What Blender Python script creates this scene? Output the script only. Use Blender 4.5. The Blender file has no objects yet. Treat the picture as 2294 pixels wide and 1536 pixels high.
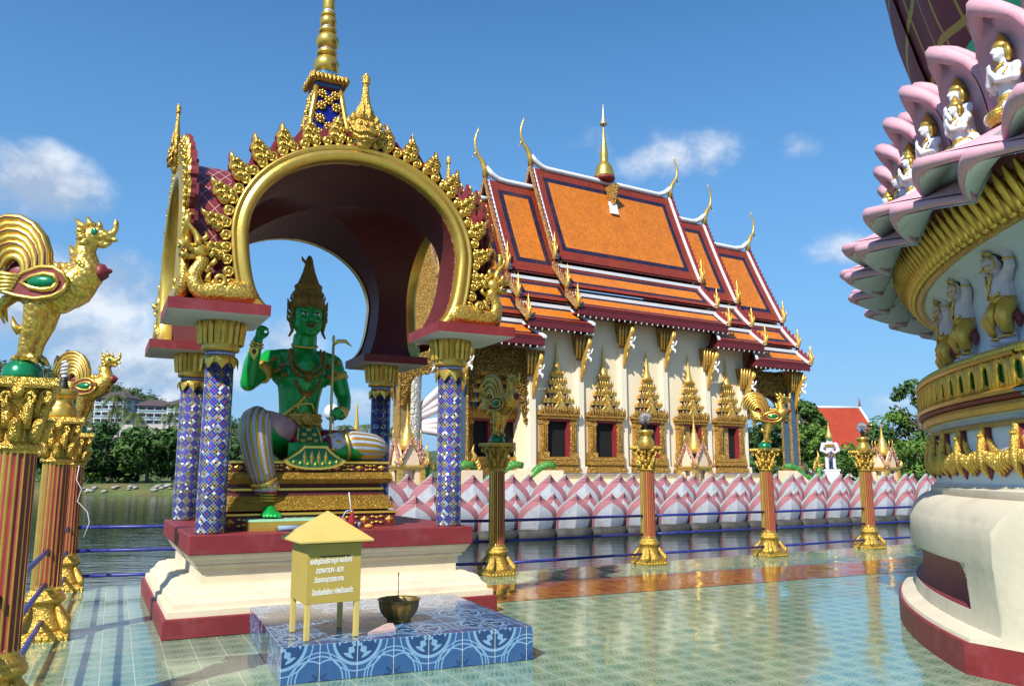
import bpy, math, random
from mathutils import Vector, Matrix
R = math.radians; PI = math.pi; sin = math.sin; cos = math.cos
random.seed(7)
scene = bpy.context.scene
COL = scene.collection
# ---------------------------------------------------------------- camera
cam_d = bpy.data.cameras.new("camera"); cam = bpy.data.objects.new("camera", cam_d); COL.objects.link(cam)
cam.location = (0, 0, 1.65); cam.rotation_euler = (R(90) + math.atan(290 / 1800), 0, 0)
cam_d.sensor_width = 36; cam_d.lens = 36 * 1800 / 2294; cam_d.clip_start = .05; cam_d.clip_end = 4000
scene.camera = cam
# ---------------------------------------------------------------- light
SUN_EL, SUN_X, SUN_Y = R(43), -.425, -.905
sun_dir = Vector((SUN_X * cos(SUN_EL), SUN_Y * cos(SUN_EL), sin(SUN_EL))).normalized()
sl = bpy.data.lights.new("sun", 'SUN'); so = bpy.data.objects.new("sun", sl); COL.objects.link(so)
sl.energy = 5.0; sl.angle = R(.5); sl.color = (1, .95, .86)
so.rotation_euler = sun_dir.to_track_quat('Z', 'Y').to_euler()
scene.view_settings.view_transform = 'Standard'; scene.view_settings.look = 'None'
scene.view_settings.exposure = 0.3; scene.view_settings.gamma = 1
scene.cycles.max_bounces = 6; scene.cycles.glossy_bounces = 3; scene.cycles.diffuse_bounces = 3
scene.cycles.transmission_bounces = 4; scene.cycles.transparent_max_bounces = 4
scene.cycles.sample_clamp_indirect = 3.0; scene.cycles.caustics_reflective = False; scene.cycles.caustics_refractive = False

class G:
    """tiny node-graph helper"""
    def __init__(s, tree): s.t = tree; s.n = tree.nodes; s.l = tree.links
    def node(s, typ, **kw):
        n = s.n.new(typ)
        for k, v in kw.items(): setattr(n, k, v)
        return n
    def put(s, sock, val):
        if val is None: return
        if isinstance(val, bpy.types.NodeSocket): s.l.new(val, sock)
        elif isinstance(val, (tuple, list)) and sock.type == 'RGBA' and len(val) == 3: sock.default_value = (*val, 1)
        else: sock.default_value = val
    def m(s, op, a, b=None, c=None, clamp=False):
        n = s.node('ShaderNodeMath', operation=op, use_clamp=clamp)
        s.put(n.inputs[0], a); s.put(n.inputs[1], b); s.put(n.inputs[2], c)
        return n.outputs[0]
    def vm(s, op, a, b=None, out=0):
        n = s.node('ShaderNodeVectorMath', operation=op)
        s.put(n.inputs[0], a); s.put(n.inputs[1], b)
        return n.outputs[out]
    def scale(s, v, f):
        n = s.node('ShaderNodeVectorMath', operation='SCALE'); s.put(n.inputs[0], v); s.put(n.inputs['Scale'], f); return n.outputs[0]
    def mix(s, f, a, b, typ='MIX'):
        n = s.node('ShaderNodeMix', data_type='RGBA', blend_type=typ)
        s.put(n.inputs[0], f); s.put(n.inputs[6], a); s.put(n.inputs[7], b); return n.outputs[2]
    def xyz(s, v):
        n = s.node('ShaderNodeSeparateXYZ'); s.put(n.inputs[0], v); return n.outputs
    def comb(s, x, y, z=0.0):
        n = s.node('ShaderNodeCombineXYZ'); s.put(n.inputs[0], x); s.put(n.inputs[1], y); s.put(n.inputs[2], z); return n.outputs[0]
    def noise(s, v, sc, det=2.0, rough=.5, out=0):
        n = s.node('ShaderNodeTexNoise'); s.put(n.inputs['Vector'], v); n.inputs['Scale'].default_value = sc
        n.inputs['Detail'].default_value = det; n.inputs['Roughness'].default_value = rough; return n.outputs[out]
    def vor(s, v, sc, feat='F1', out=0):
        n = s.node('ShaderNodeTexVoronoi', feature=feat); s.put(n.inputs['Vector'], v); n.inputs['Scale'].default_value = sc; return n.outputs[out]
    def rng(s, v, a, b, c=0.0, d=1.0, smooth=False):
        n = s.node('ShaderNodeMapRange', interpolation_type='SMOOTHSTEP' if smooth else 'LINEAR'); s.put(n.inputs[0], v)
        for i, q in enumerate((a, b, c, d)): n.inputs[i + 1].default_value = q
        return n.outputs[0]
    def tc(s, k='Object'): return s.node('ShaderNodeTexCoord').outputs[k]
    def white(s, v, out=1):
        n = s.node('ShaderNodeTexWhiteNoise', noise_dimensions='3D'); s.put(n.inputs['Vector'], v); return n.outputs[out]
    def bump(s, h, st, dist=.02, nrm=None):
        n = s.node('ShaderNodeBump'); s.put(n.inputs['Height'], h); n.inputs['Strength'].default_value = st
        n.inputs['Distance'].default_value = dist; s.put(n.inputs['Normal'], nrm); return n.outputs[0]

# ---------------------------------------------------------------- sky: Nishita with cloud banks in fixed directions
w = bpy.data.worlds.new("World"); scene.world = w; w.use_nodes = True
g = G(w.node_tree); bg = w.node_tree.nodes['Background']
sky = g.node('ShaderNodeTexSky', sky_type='NISHITA', sun_disc=False, sun_elevation=SUN_EL, sun_rotation=math.atan2(SUN_X, SUN_Y),
             air_density=1.05, dust_density=.35, ozone_density=3.2, altitude=0)
dirv = g.tc('Generated'); dx, dy, dz = g.xyz(dirv)[0:3]
az = g.m('ARCTAN2', dx, dy); el = g.m('ARCSINE', dz)
def pixdir(px, py):
    th = math.atan(290 / 1800); x = (px - 1147) / 1800; y = -(py - 768) / 1800
    v = Vector((x, cos(th) - y * sin(th), sin(th) + y * cos(th))).normalized()
    return math.atan2(v.x, v.y), math.asin(v.z)
cl = None
for px, py, rx, ry, wt in ((60, 420, 190, 130, .95), (215, 650, 230, 125, 1.0), (60, 750, 420, 140, .95), (330, 830, 300, 110, .75), (170, 560, 110, 60, .6),
                           (1540, 335, 260, 95, .55), (1745, 330, 160, 55, .48), (1890, 552, 120, 60, .5), (1845, 835, 90, 60, .45),
                           (600, 760, 170, 80, .62), (810, 915, 120, 60, .66), (1990, 905, 90, 40, .6), (1330, 320, 120, 80, .4),
                           (-500, 500, 420, 200, .9), (-1300, 700, 500, 200, .8), (2900, 600, 420, 160, .6)):
    a0, e0 = pixdir(px, py); ra, re = rx / 1900, ry / 1900
    da = g.m('DIVIDE', g.m('SUBTRACT', az, a0), ra); de = g.m('DIVIDE', g.m('SUBTRACT', el, e0), re)
    q = g.m('MULTIPLY', g.m('SUBTRACT', 1.0, g.m('ADD', g.m('MULTIPLY', da, da), g.m('MULTIPLY', de, de)), clamp=True), wt)
    cl = q if cl is None else g.m('MAXIMUM', cl, q)
pv = g.comb(az, g.m('MULTIPLY', el, 1.35), .3)
n1 = g.noise(pv, 9.0, 8.0, .56); n2 = g.noise(g.vm('ADD', pv, (.012, .03, 0)), 9.0, 8.0, .56)
dens = g.rng(g.m('ADD', cl, g.m('MULTIPLY', g.m('SUBTRACT', n1, .5), 1.9)), .28, .95, 0, 1, True)
dens = g.m('MULTIPLY', dens, g.rng(cl, 0.0, .35, 0, 1))
lit = g.rng(g.m('SUBTRACT', n1, n2), -.09, .13, 0, 1)
ccol = g.mix(lit, (3.9, 4.7, 6.0), (8.4, 8.7, 9.0))
hz = g.mix(g.rng(el, .0, .62, .88, 0), sky.outputs[0], (1.75, 2.95, 4.7))
hsv = g.node('ShaderNodeHueSaturation'); hsv.inputs['Saturation'].default_value = 1.25; hsv.inputs['Value'].default_value = 1.45; g.put(hsv.inputs['Color'], hz)
g.put(bg.inputs['Color'], g.mix(g.m('MULTIPLY', dens, .8), hsv.outputs[0], ccol)); bg.inputs['Strength'].default_value = .095

# ---------------------------------------------------------------- materials
MATS = {}
def mat(name, col, rough=.6, metal=0.0, var=.12, vscale=3.0, bump=0.0, bscale=20.0, bdist=.01, coat=0.0, spec=.5, dirt=None, fn=None):
    if name in MATS: return MATS[name]
    m = bpy.data.materials.new(name); m.use_nodes = True; t = m.node_tree; g = G(t); b = t.nodes['Principled BSDF']
    oc = g.tc('Object')
    nz = g.noise(oc, vscale, 4.0, .6)
    c = g.mix(g.rng(nz, .3, .7), tuple(x * (1 - var) for x in col), tuple(min(1, x * (1 + var)) for x in col))
    if dirt:      # stains differ from copy to copy
        dv = g.vm('ADD', oc, g.scale((1.0, .7, .4), g.m('MULTIPLY', g.node('ShaderNodeObjectInfo').outputs['Random'], 61.0)))
        c = g.mix(g.m('MULTIPLY', g.rng(g.noise(dv, dirt[1], 6.0, .7), .50, .72), dirt[2]), c, dirt[0])
    nrm = None
    if bump: nrm = g.bump(g.noise(oc, bscale, 3.0, .6), bump, bdist)
    if fn:
        res = fn(g, oc, c, nrm)
        c = res.get('col', c); nrm = res.get('nrm', nrm)
        if 'rough' in res: rough = res['rough']
        if 'metal' in res: metal = res['metal']
    g.put(b.inputs['Base Color'], c); g.put(b.inputs['Roughness'], rough); g.put(b.inputs['Metallic'], metal)
    if nrm is not None: g.put(b.inputs['Normal'], nrm)
    b.inputs['Coat Weight'].default_value = coat; b.inputs['Coat Roughness'].default_value = .1
    b.inputs['Specular IOR Level'].default_value = spec
    MATS[name] = m; return m

def gold_fn(sc, st, dist, kind='noise', dark=(.23, .04, .02), damt=.0):
    def fn(g, oc, c, nrm):
        if kind == 'carve':
            v = g.vm('ADD', oc, g.scale(g.noise(oc, sc * .8, 2.0, .5, 1), .6 / sc * 2))
            e = g.vor(v, sc, 'DISTANCE_TO_EDGE'); h = g.rng(e, 0.0, .22, 0, 1, True)
            h = g.m('ADD', h, g.m('MULTIPLY', g.m('SINE', g.m('MULTIPLY', g.vor(v, sc), 22.0)), .22))
            c2 = g.mix(g.m('MULTIPLY', g.rng(e, .0, .06, 1, 0), damt), c, dark)
            return dict(nrm=g.bump(h, st, dist), col=c2)
        if kind == 'scales':
            e = g.vor(oc, sc, 'F1'); h = g.rng(e, .1, .6, 1, 0)
            return dict(nrm=g.bump(h, st, dist), col=g.mix(g.m('MULTIPLY', g.rng(e, .5, .75), damt), c, dark))
        return dict(nrm=g.bump(g.noise(oc, sc, 4.0, .6), st, dist))
    return fn
GC = (.80, .52, .10)
gold = mat('gold_paint', GC, .30, .78, .10, 6, fn=gold_fn(30, .25, .008))
gold_carve = mat('gold_carved', GC, .30, .74, .10, 5, fn=gold_fn(22, .9, .02, 'carve', damt=.75))
gold_fine = mat('gold_fine_carved', GC, .32, .72, .10, 5, fn=gold_fn(40, .5, .010, 'carve', damt=.55))
gold_scale = mat('gold_scales', GC, .30, .76, .08, 5, fn=gold_fn(34, .5, .010, 'scales', damt=.4))
gold_far = mat('gold_far_carved', (.70, .40, .08), .38, .55, .15, 3, fn=gold_fn(9, 1.0, .06, 'carve', (.16, .03, .01), .8))
gold_far_plain = mat('gold_far', (.74, .46, .10), .35, .6, .12, 2, fn=gold_fn(8, .4, .03))
gold_dark = mat('gold_dark_lace', (.42, .26, .05), .45, .5, .2, 3, fn=gold_fn(5, 1.0, .07, 'carve', (.05, .02, .005), .95))
maroon = mat('maroon_paint', (.215, .022, .026), .5, 0, .14, 2.5, .25, 30, .006, dirt=((.36, .12, .12), 3, .35))
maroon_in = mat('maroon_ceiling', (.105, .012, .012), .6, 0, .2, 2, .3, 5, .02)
maroon_dark = mat('maroon_dark', (.12, .018, .02), .6, 0, .15, 3)
white_slab = mat('white_soffit', (.72, .73, .70), .7, 0, .05, 3)
cream = mat('cream_plaster', (.73, .62, .44), .62, 0, .05, 1.5, .18, 14, .01, dirt=((.52, .43, .30), 3.5, .5))
cream2 = mat('cream_plaster_weathered', (.68, .60, .45), .7, 0, .07, 1.2, .3, 9, .012, dirt=((.46, .40, .30), 2.2, .55))
white = mat('white_paint', (.80, .80, .80), .55, 0, .04, 2, .2, 14, .008, dirt=((.55, .55, .52), 2.5, .35))
green_skin = mat('green_gloss', (.006, .34, .055), .28, .2, .10, 3, .05, 25, .004, coat=.15)
green_gloss = mat('green_ball', (.008, .22, .08), .22, .35, .2, 4, .25, 10, .01, coat=.3)
black = mat('black', (.012, .012, .012), .5, 0, 0)
painted_dark = mat('painted_dark_interior', (.004, .0035, .0035), .9, 0, .1)
lips = mat('lip_red', (.18, .02, .02), .35)
red = mat('bright_red', (.45, .03, .02), .45)
blue_rail = mat('blue_rail_paint', (.018, .025, .22), .4, 0, .3, 9, .2, 40, .004, dirt=((.15, .16, .3), 12, .35))
pink = mat('pink_petal', (.68, .37, .43), .7, 0, .10, 2.5, .4, 9, .015, dirt=((.52, .38, .42), 3, .5))
pink_in = mat('mauve_petal', (.55, .39, .46), .75, 0, .08, 2.5, .35, 8, .015)
glass_globe = None

# ---------------------------------------------------------------- mesh builder
class MB:
    def __init__(s): s.v = []; s.f = []; s.mi = []; s.sm = []; s.uv = []
    def add(s, vs, fs, m=0, smooth=False, M=None, uvs=None):
        o = len(s.v)
        s.v += [tuple(M @ Vector(p)) if M is not None else tuple(p) for p in vs]
        for i, f in enumerate(fs):
            s.f.append([o + k for k in f]); s.mi.append(m if isinstance(m, int) else m[i]); s.sm.append(smooth)
            s.uv.append(uvs[i] if uvs else None)
        return s
    def box(s, x0, x1, y0, y1, z0, z1, m=0, M=None):
        v = [(x, y, z) for z in (z0, z1) for y in (y0, y1) for x in (x0, x1)]
        return s.add(v, [(0, 2, 3, 1), (4, 5, 7, 6), (0, 1, 5, 4), (2, 6, 7, 3), (0, 4, 6, 2), (1, 3, 7, 5)], m, False, M)
    def frustum(s, cx, cy, hx0, hy0, z0, hx1, hy1, z1, m=0, M=None):
        v = [(cx + a * hx0, cy + b * hy0, z0) for b in (-1, 1) for a in (-1, 1)] + [(cx + a * hx1, cy + b * hy1, z1) for b in (-1, 1) for a in (-1, 1)]
        return s.add(v, [(0, 2, 3, 1), (4, 5, 7, 6), (0, 1, 5, 4), (2, 6, 7, 3), (0, 4, 6, 2), (1, 3, 7, 5)], m, False, M)
    def lathe(s, prof, n=24, cx=0, cy=0, m=0, smooth=True, M=None, a0=0, a1=2 * PI, sq=None, cap=True):
        full = abs(a1 - a0 - 2 * PI) < 1e-6; k = n if full else n + 1
        vs = []
        for r, z in prof:
            for i in range(k):
                a = a0 + (a1 - a0) * i / n
                q = 1.0
                if sq: q = 1 + sq(i, r, z)
                vs.append((cx + r * q * cos(a), cy + r * q * sin(a), z))
        fs = []
        for j in range(len(prof) - 1):
            for i in range(n):
                i2 = (i + 1) % k if full else i + 1
                fs.append((j * k + i, j * k + i2, (j + 1) * k + i2, (j + 1) * k + i))
        s.add(vs, fs, m, smooth, M)
        if cap and full:
            o = len(s.v) - len(vs)
            if prof[0][0] > 1e-4: s.f.append([o + i for i in range(n)][::-1]); s.mi.append(m); s.sm.append(False); s.uv.append(None)
            if prof[-1][0] > 1e-4: s.f.append([o + (len(prof) - 1) * k + i for i in range(n)]); s.mi.append(m); s.sm.append(False); s.uv.append(None)
        return s
    def tube(s, pts, rad, n=8, m=0, M=None, cap=True, smooth=True, flat=1.0, up=None):
        pts = [Vector(p) for p in pts]; k = len(pts)
        if not isinstance(rad, (list, tuple)): rad = [rad] * k
        t0 = (pts[1] - pts[0]).normalized()
        nrm = Vector(up) if up else (Vector((0, 0, 1)) if abs(t0.z) < .9 else Vector((0, 1, 0)))
        vs = []; L = 0; Ls = []
        for i, p in enumerate(pts):
            t = (pts[min(i + 1, k - 1)] - pts[max(i - 1, 0)]).normalized()
            nrm = (nrm - t * nrm.dot(t)).normalized(); bn = t.cross(nrm)
            if i: L += (p - pts[i - 1]).length
            Ls.append(L)
            for j in range(n):
                a = 2 * PI * j / n
                vs.append(p + (nrm * cos(a) + bn * sin(a) * flat) * rad[i])
        fs = []; uv = []
        for i in range(k - 1):
            for j in range(n):
                j2 = (j + 1) % n
                fs.append((i * n + j, i * n + j2, (i + 1) * n + j2, (i + 1) * n + j))
                uv.append(((j / n, Ls[i]), ((j + 1) / n, Ls[i]), ((j + 1) / n, Ls[i + 1]), (j / n, Ls[i + 1])))
        if cap:
            fs.append(tuple(range(n))[::-1]); fs.append(tuple((k - 1) * n + j for j in range(n))); uv += [None, None]
        return s.add(vs, fs, m, smooth, M, uv)
    def ell(s, c, r, n=12, m=0, M=None, rot=None):
        vs = []; c = Vector(c); h = max(4, n // 2)
        if not isinstance(r, (tuple, list)): r = (r, r, r)
        for j in range(h + 1):
            ph = PI * j / h
            for i in range(n):
                a = 2 * PI * i / n
                p = Vector((r[0] * sin(ph) * cos(a), r[1] * sin(ph) * sin(a), r[2] * cos(ph)))
                if rot: p = rot @ p
                vs.append(c + p)
        fs = [(j * n + i, (j + 1) * n + i, (j + 1) * n + (i + 1) % n, j * n + (i + 1) % n) for j in range(h) for i in range(n)]
        return s.add(vs, fs, m, True, M)
    def prism(s, outline, y0, y1, m=0, M=None, inset=0.0, mface=None, mside=None):
        """outline in XZ, extruded along Y from y0 (back) to y1 (front); front can be inset for a pillow edge"""
        n = len(outline); cx = sum(p[0] for p in outline) / n; cz = sum(p[1] for p in outline) / n
        vs = [(x, y0, z) for x, z in outline]
        q = 1 - inset
        vs += [(cx + (x - cx) * q, y1, cz + (z - cz) * q) for x, z in outline]
        fs = [tuple(range(n)), tuple(range(2 * n - 1, n - 1, -1))] + [(i, n + i, n + (i + 1) % n, (i + 1) % n) for i in range(n)]
        mf = m if mface is None else mface; ms = m if mside is None else mside
        return s.add(vs, fs, [m, mf] + [ms] * n, False, M)
    def cone_leaf(s): pass
    def build(s, name, mats, parent=None, loc=None, rz=None, bevel=0.0, zoff=None):
        me = bpy.data.meshes.new(name)
        root = parent
        while root is not None and root.parent is not None: root = root.parent
        dz = root.location.z if (root is not None and zoff is None) else (zoff or 0)
        me.from_pydata([(x, y, z - dz) for x, y, z in s.v], [], s.f)
        me.polygons.foreach_set('material_index', s.mi); me.polygons.foreach_set('use_smooth', s.sm)
        if any(u is not None for u in s.uv):
            ul = me.uv_layers.new(name='UVMap'); k = 0; data = []
            for f, u in zip(s.f, s.uv):
                for i in range(len(f)): data += list(u[i]) if u else [0.0, 0.0]
            ul.data.foreach_set('uv', data)
        for m_ in (mats if isinstance(mats, (list, tuple)) else [mats]): me.materials.append(m_)
        me.update()
        o = bpy.data.objects.new(name, me); COL.objects.link(o)
        if parent is not None: o.parent = parent
        if loc: o.location = loc
        if rz is not None: o.rotation_euler.z = rz
        if bevel:
            b = o.modifiers.new('bevel', 'BEVEL'); b.width = bevel; b.segments = 2; b.limit_method = 'ANGLE'; b.angle_limit = R(35)
        return o

def thing(name, label, cat, loc=(0, 0, 0), rz=0.0, group=None):
    o = bpy.data.objects.new(name, None); COL.objects.link(o); o.location = loc; o.rotation_euler.z = rz
    o.empty_display_size = .2
    o['label'] = label; o['category'] = cat
    if group: o['group'] = group
    return o
def tag(o, label, cat, group=None):
    o['label'] = label; o['category'] = cat
    if group: o['group'] = group
    return o
def struct(o): o['kind'] = 'structure'; return o
def dup(root, loc, rz=None, label=None, group=None, scale=None):
    r = root.copy(); COL.objects.link(r); r.location = loc
    if rz is not None: r.rotation_euler.z = rz
    if scale: r.scale = scale
    if label: r['label'] = label
    if group: r['group'] = group
    def rec(src, dst):
        for ch in list(src.children):
            c = ch.copy(); COL.objects.link(c); c.parent = dst; rec(ch, c)
    rec(root, r)
    return r
def copy_part(o, parent, loc=None, rz=None):
    c = o.copy(); COL.objects.link(c); c.parent = parent
    if loc is not None: c.location = loc
    if rz is not None: c.rotation_euler.z = rz
    for ch in list(o.children):
        d = ch.copy(); COL.objects.link(d); d.parent = c
    return c
def bake(o):
    """apply modifiers into a fresh mesh"""
    dg = bpy.context.evaluated_depsgraph_get(); dg.update()
    me = bpy.data.meshes.new_from_object(o.evaluated_get(dg)); old = o.data
    o.modifiers.clear(); o.data = me; bpy.data.meshes.remove(old); return o
def blob(name, mb, voxel, m, parent=None, smooth=4, **kw):
    """overlapping closed shapes fused into one continuous surface"""
    o = mb.build(name, m, parent, **kw)
    r = o.modifiers.new('fuse', 'REMESH'); r.mode = 'VOXEL'; r.voxel_size = voxel; r.use_smooth_shade = True
    if smooth:
        sm = o.modifiers.new('soft', 'SMOOTH'); sm.factor = .5; sm.iterations = smooth
    mats_ = list(o.data.materials); bake(o)
    if len(o.data.materials) == 0:
        for q in mats_: o.data.materials.append(q)
    return o
def limb(mb, pts, rad, n=10, M=None):
    mb.tube(pts, rad, n, M=M)
    for p, r_ in zip(pts, rad if isinstance(rad, (list, tuple)) else [rad] * len(pts)): mb.ell(p, r_, n, M=M)
def spiral(c, r, turns=1.4, k=12, a0=0.0, sgn=1, y=0.0, ys=0.0):
    return [(c[0] + r * (1 - .85 * i / k) * cos(a0 + sgn * turns * 2 * PI * i / k), y + ys * i / k, c[1] + r * (1 - .85 * i / k) * sin(a0 + sgn * turns * 2 * PI * i / k)) for i in range(k + 1)]
def rotz(a): return Matrix.Rotation(a, 4, 'Z')
def TR(x, y, z): return Matrix.Translation((x, y, z))
def bez(p0, p1, p2, p3, k=10):
    out = []
    for i in range(k + 1):
        t = i / k; u = 1 - t
        out.append(tuple(u**3 * a + 3 * u * u * t * b + 3 * u * t * t * c + t**3 * d for a, b, c, d in zip(p0, p1, p2, p3)))
    return out
# ================================================================ SETTING: floor, water, banks, hill
A_FL = R(26)
def tile_floor_fn(kind):
    def fn(g, oc, c, nrm):
        v = g.node('ShaderNodeVectorRotate', rotation_type='Z_AXIS'); g.put(v.inputs['Vector'], oc); v.inputs['Angle'].default_value = -A_FL
        p = g.scale(v.outputs[0], 1 / .26)
        cell = g.vm('FLOOR', p); fr = g.vm('SUBTRACT', g.vm('FRACTION', p), (.5, .5, .5)); fx, fy, _ = g.xyz(fr)[0:3]
        ax = g.m('ABSOLUTE', fx); ay = g.m('ABSOLUTE', fy)
        grout = g.m('GREATER_THAN', g.m('MAXIMUM', ax, ay), .485)
        r = g.m('SQRT', g.m('ADD', g.m('MULTIPLY', fx, fx), g.m('MULTIPLY', fy, fy))); th = g.m('ARCTAN2', fy, fx)
        pet = g.m('ABSOLUTE', g.m('COSINE', g.m('MULTIPLY', th, 4.0)))
        lim = g.m('ADD', .07, g.m('MULTIPLY', g.m('POWER', pet, 1.2), .27))
        fl = g.m('MULTIPLY', g.m('LESS_THAN', r, lim), g.m('GREATER_THAN', r, .075))
        gap = g.m('LESS_THAN', g.m('ABSOLUTE', g.m('SINE', g.m('MULTIPLY', r, 26.0))), .93)
        fl = g.m('MULTIPLY', fl, gap)
        # small corner motif
        cxr = g.m('SUBTRACT', .5, ax); cyr = g.m('SUBTRACT', .5, ay); rc = g.m('ADD', cxr, cyr)
        ring = g.m('LESS_THAN', g.m('ABSOLUTE', g.m('SUBTRACT', rc, .2)), .018)
        if kind == 'green': base, d1 = (.24, .365, .24), (.035, .11, .085)
        else: base, d1 = (.34, .10, .025), (.14, .03, .01)
        rnd = g.white(cell, 1); rv = g.xyz(rnd)[0]
        b2 = g.mix(g.rng(g.noise(oc, 4.0, 4.0, .65), .3, .7), base, tuple(x * .78 for x in base))
        b2 = g.mix(g.m('MULTIPLY', rv, .38), b2, tuple(x * .66 for x in base))
        b2 = g.mix(g.m('MULTIPLY', g.rng(g.noise(oc, .9, 7.0, .75), .5, .72), .38), b2, (.16, .17, .12))
        halo = g.m('MULTIPLY', g.m('LESS_THAN', r, g.m('ADD', lim, .035)), g.m('GREATER_THAN', r, .06))
        b2 = g.mix(g.m('MULTIPLY', halo, .5), b2, tuple(min(1, x * 1.5) for x in base))
        col = g.mix(g.m('MULTIPLY', fl, .9), b2, d1)
        col = g.mix(g.m('MULTIPLY', ring, .55), col, tuple(min(1, x * 1.5) for x in base))
        col = g.mix(g.m('MULTIPLY', grout, .85), col, (.52, .56, .46) if kind == 'green' else (.3, .16, .08))
        tilt = g.scale(g.vm('SUBTRACT', rnd, (.5, .5, .5)), .02)
        geo = g.node('ShaderNodeNewGeometry').outputs['Normal']
        n0 = g.vm('NORMALIZE', g.vm('ADD', geo, tilt))
        nn = g.bump(g.m('ADD', g.m('MULTIPLY', grout, -1.0), g.m('MULTIPLY', g.noise(oc, 5.0, 2.0), .55)), .12, .01, n0)
        return dict(col=col, nrm=nn, rough=g.rng(g.noise(oc, 1.7, 4.0, .7), .3, .75, .05, .17))
    return fn
floor_green = mat('green_floor_tile', (.3, .4, .3), .1, fn=tile_floor_fn('green'), spec=.5)
floor_brown = mat('brown_floor_tile', (.3, .1, .04), .1, fn=tile_floor_fn('brown'), spec=.5)
grey_conc = mat('grey_concrete', (.10, .10, .09), .85, 0, .3, 2, .5, 6, .03)

POST_R = [(-.25, 13.5), (2.5, 15.1), (5.17, 16.56), (7.89, 18.19), (10.6, 19.75)]
POST_L = [(-3.31, 5.4), (-4.73, 8.44), (-6.36, 11.81)]
edge = [(-1.2, .1), (-3.62, 5.3), (-6.6, 11.95), (-6.42, 12.1), (-.35, 13.8), (10.55, 20.05), (20, 25.6), (30, 25), (30, -14), (5, -14)]
mb = MB(); n = len(edge)
mb.add([(x, y, 0) for x, y in edge] + [(x, y, -.22) for x, y in edge], [tuple(range(n))[::-1], tuple(range(n, 2 * n))] + [(i, n + i, n + (i + 1) % n, (i + 1) % n) for i in range(n)], [0] + [1] * (n + 1))
fl = struct(mb.build('floor', [floor_green, grey_conc]))
# the face winding of the top must look up
fl.data.polygons[0].flip() if fl.data.polygons[0].normal.z < 0 else None
mb = MB()
d_ = Vector((cos(R(25.5)), sin(R(25.5)))); n_ = Vector((-d_.y, d_.x)); p_ = Vector((-.21, 10.72))
q = [p_ - d_ * 4.0, p_ + d_ * 15.5, p_ + d_ * 15.5 + n_ * 1.5, p_ - d_ * 4.0 + n_ * 1.5]
mb.add([(a.x, a.y, .004) for a in q], [(0, 1, 2, 3)])
struct(mb.build('floor_strip', floor_brown))
def water_fn(g, oc, c, nrm):
    s1 = g.node('ShaderNodeMapping'); g.put(s1.inputs['Vector'], oc); s1.inputs['Rotation'].default_value = (0, 0, R(20)); s1.inputs['Scale'].default_value = (.9, 2.6, 1)
    h = g.m('ADD', g.noise(s1.outputs[0], 1.3, 4.0, .55), g.m('MULTIPLY', g.noise(s1.outputs[0], .35, 2.0, .5), 1.2))
    return dict(nrm=g.bump(h, .10, .12), col=g.mix(g.noise(oc, .06, 2.0), (.012, .026, .022), (.02, .04, .032)))
water = mat('lake_water', (.015, .03, .025), .045, fn=water_fn, spec=.55)
mb = MB(); mb.add([(-1200, -200, -.6), (1200, -200, -.6), (1200, 1400, -.6), (-1200, 1400, -.6)], [(0, 1, 2, 3)])
struct(mb.build('lake', water))

grass = mat('bank_grass', (.085, .12, .03), .9, 0, .4, .35, .8, 3, .2, dirt=((.24, .15, .07), .22, .9))
earth = mat('hill_earth', (.075, .10, .035), .9, 0, .35, .08, .5, 1, .3, dirt=((.30, .20, .13), .035, .9))
def height_sheet(name, x0, x1, y0, y1, nx, ny, fn_, m):
    mb = MB()
    vs = [(x0 + (x1 - x0) * i / nx, y0 + (y1 - y0) * j / ny) for j in range(ny + 1) for i in range(nx + 1)]
    mb.add([(x, y, fn_(x, y)) for x, y in vs], [(j * (nx + 1) + i, j * (nx + 1) + i + 1, (j + 1) * (nx + 1) + i + 1, (j + 1) * (nx + 1) + i) for j in range(ny) for i in range(nx)], 0, True)
    return struct(mb.build(name, m))
def nz(x, y): return sin(x * .11 + 1.3 * sin(y * .07)) * .5 + sin(y * .13 + x * .05) * .3 + sin(x * .31 + y * .23) * .2
def bank_h(x, y):
    # shoreline on the far left, rising towards the hill
    sh = 86 + 3 * sin(x * .06) + .0 * x
    d = y - sh
    if x > 14: d = min(d, 0) if y < 62 else (y - 62)
    if d < 0: return -.62 + d * .25
    h = -.55 + min(d, 3) * .35 + max(0, d - 3) * .012
    return h + .12 * nz(x * 3, y * 3)
height_sheet('ground', -260, 200, 70, 200, 150, 60, bank_h, grass)
def hill_h(x, y):
    u = x / max(y, 1); r = 0
    K = [(-1.4, .10), (-.9, .15), (-.637, .150), (-.55, .134), (-.47, .112), (-.35, .072), (-.25, .048), (-.15, .02), (-.05, 0)]
    if u <= K[0][0]: r = K[0][1]
    elif u < K[-1][0]:
        for (u0, r0), (u1, r1) in zip(K[:-1], K[1:]):
            if u0 <= u <= u1: r = r0 + (r1 - r0) * (u - u0) / (u1 - u0)
    t = max(0, min(1, (y - 115) / 330)); t = t * t * (3 - 2 * t) * .5 + t * .5
    return -.9 + y * r * t * .94 + 1.0 * nz(x * .4, y * .4) * t
height_sheet('hill', -640, 20, 105, 480, 110, 70, hill_h, earth)
def hill_far(x, y):
    return -5 + 66 * math.exp(-((y - 1150) / 140) ** 2) * (.55 + .3 * sin(x * .004 + 1) + .15 * sin(x * .013))
height_sheet('distant_hills', -1150, 1150, 950, 1350, 80, 12, hill_far, mat('far_woods', (.05, .085, .04), .95, 0, .3, .02, 1, .1, 2))
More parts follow.
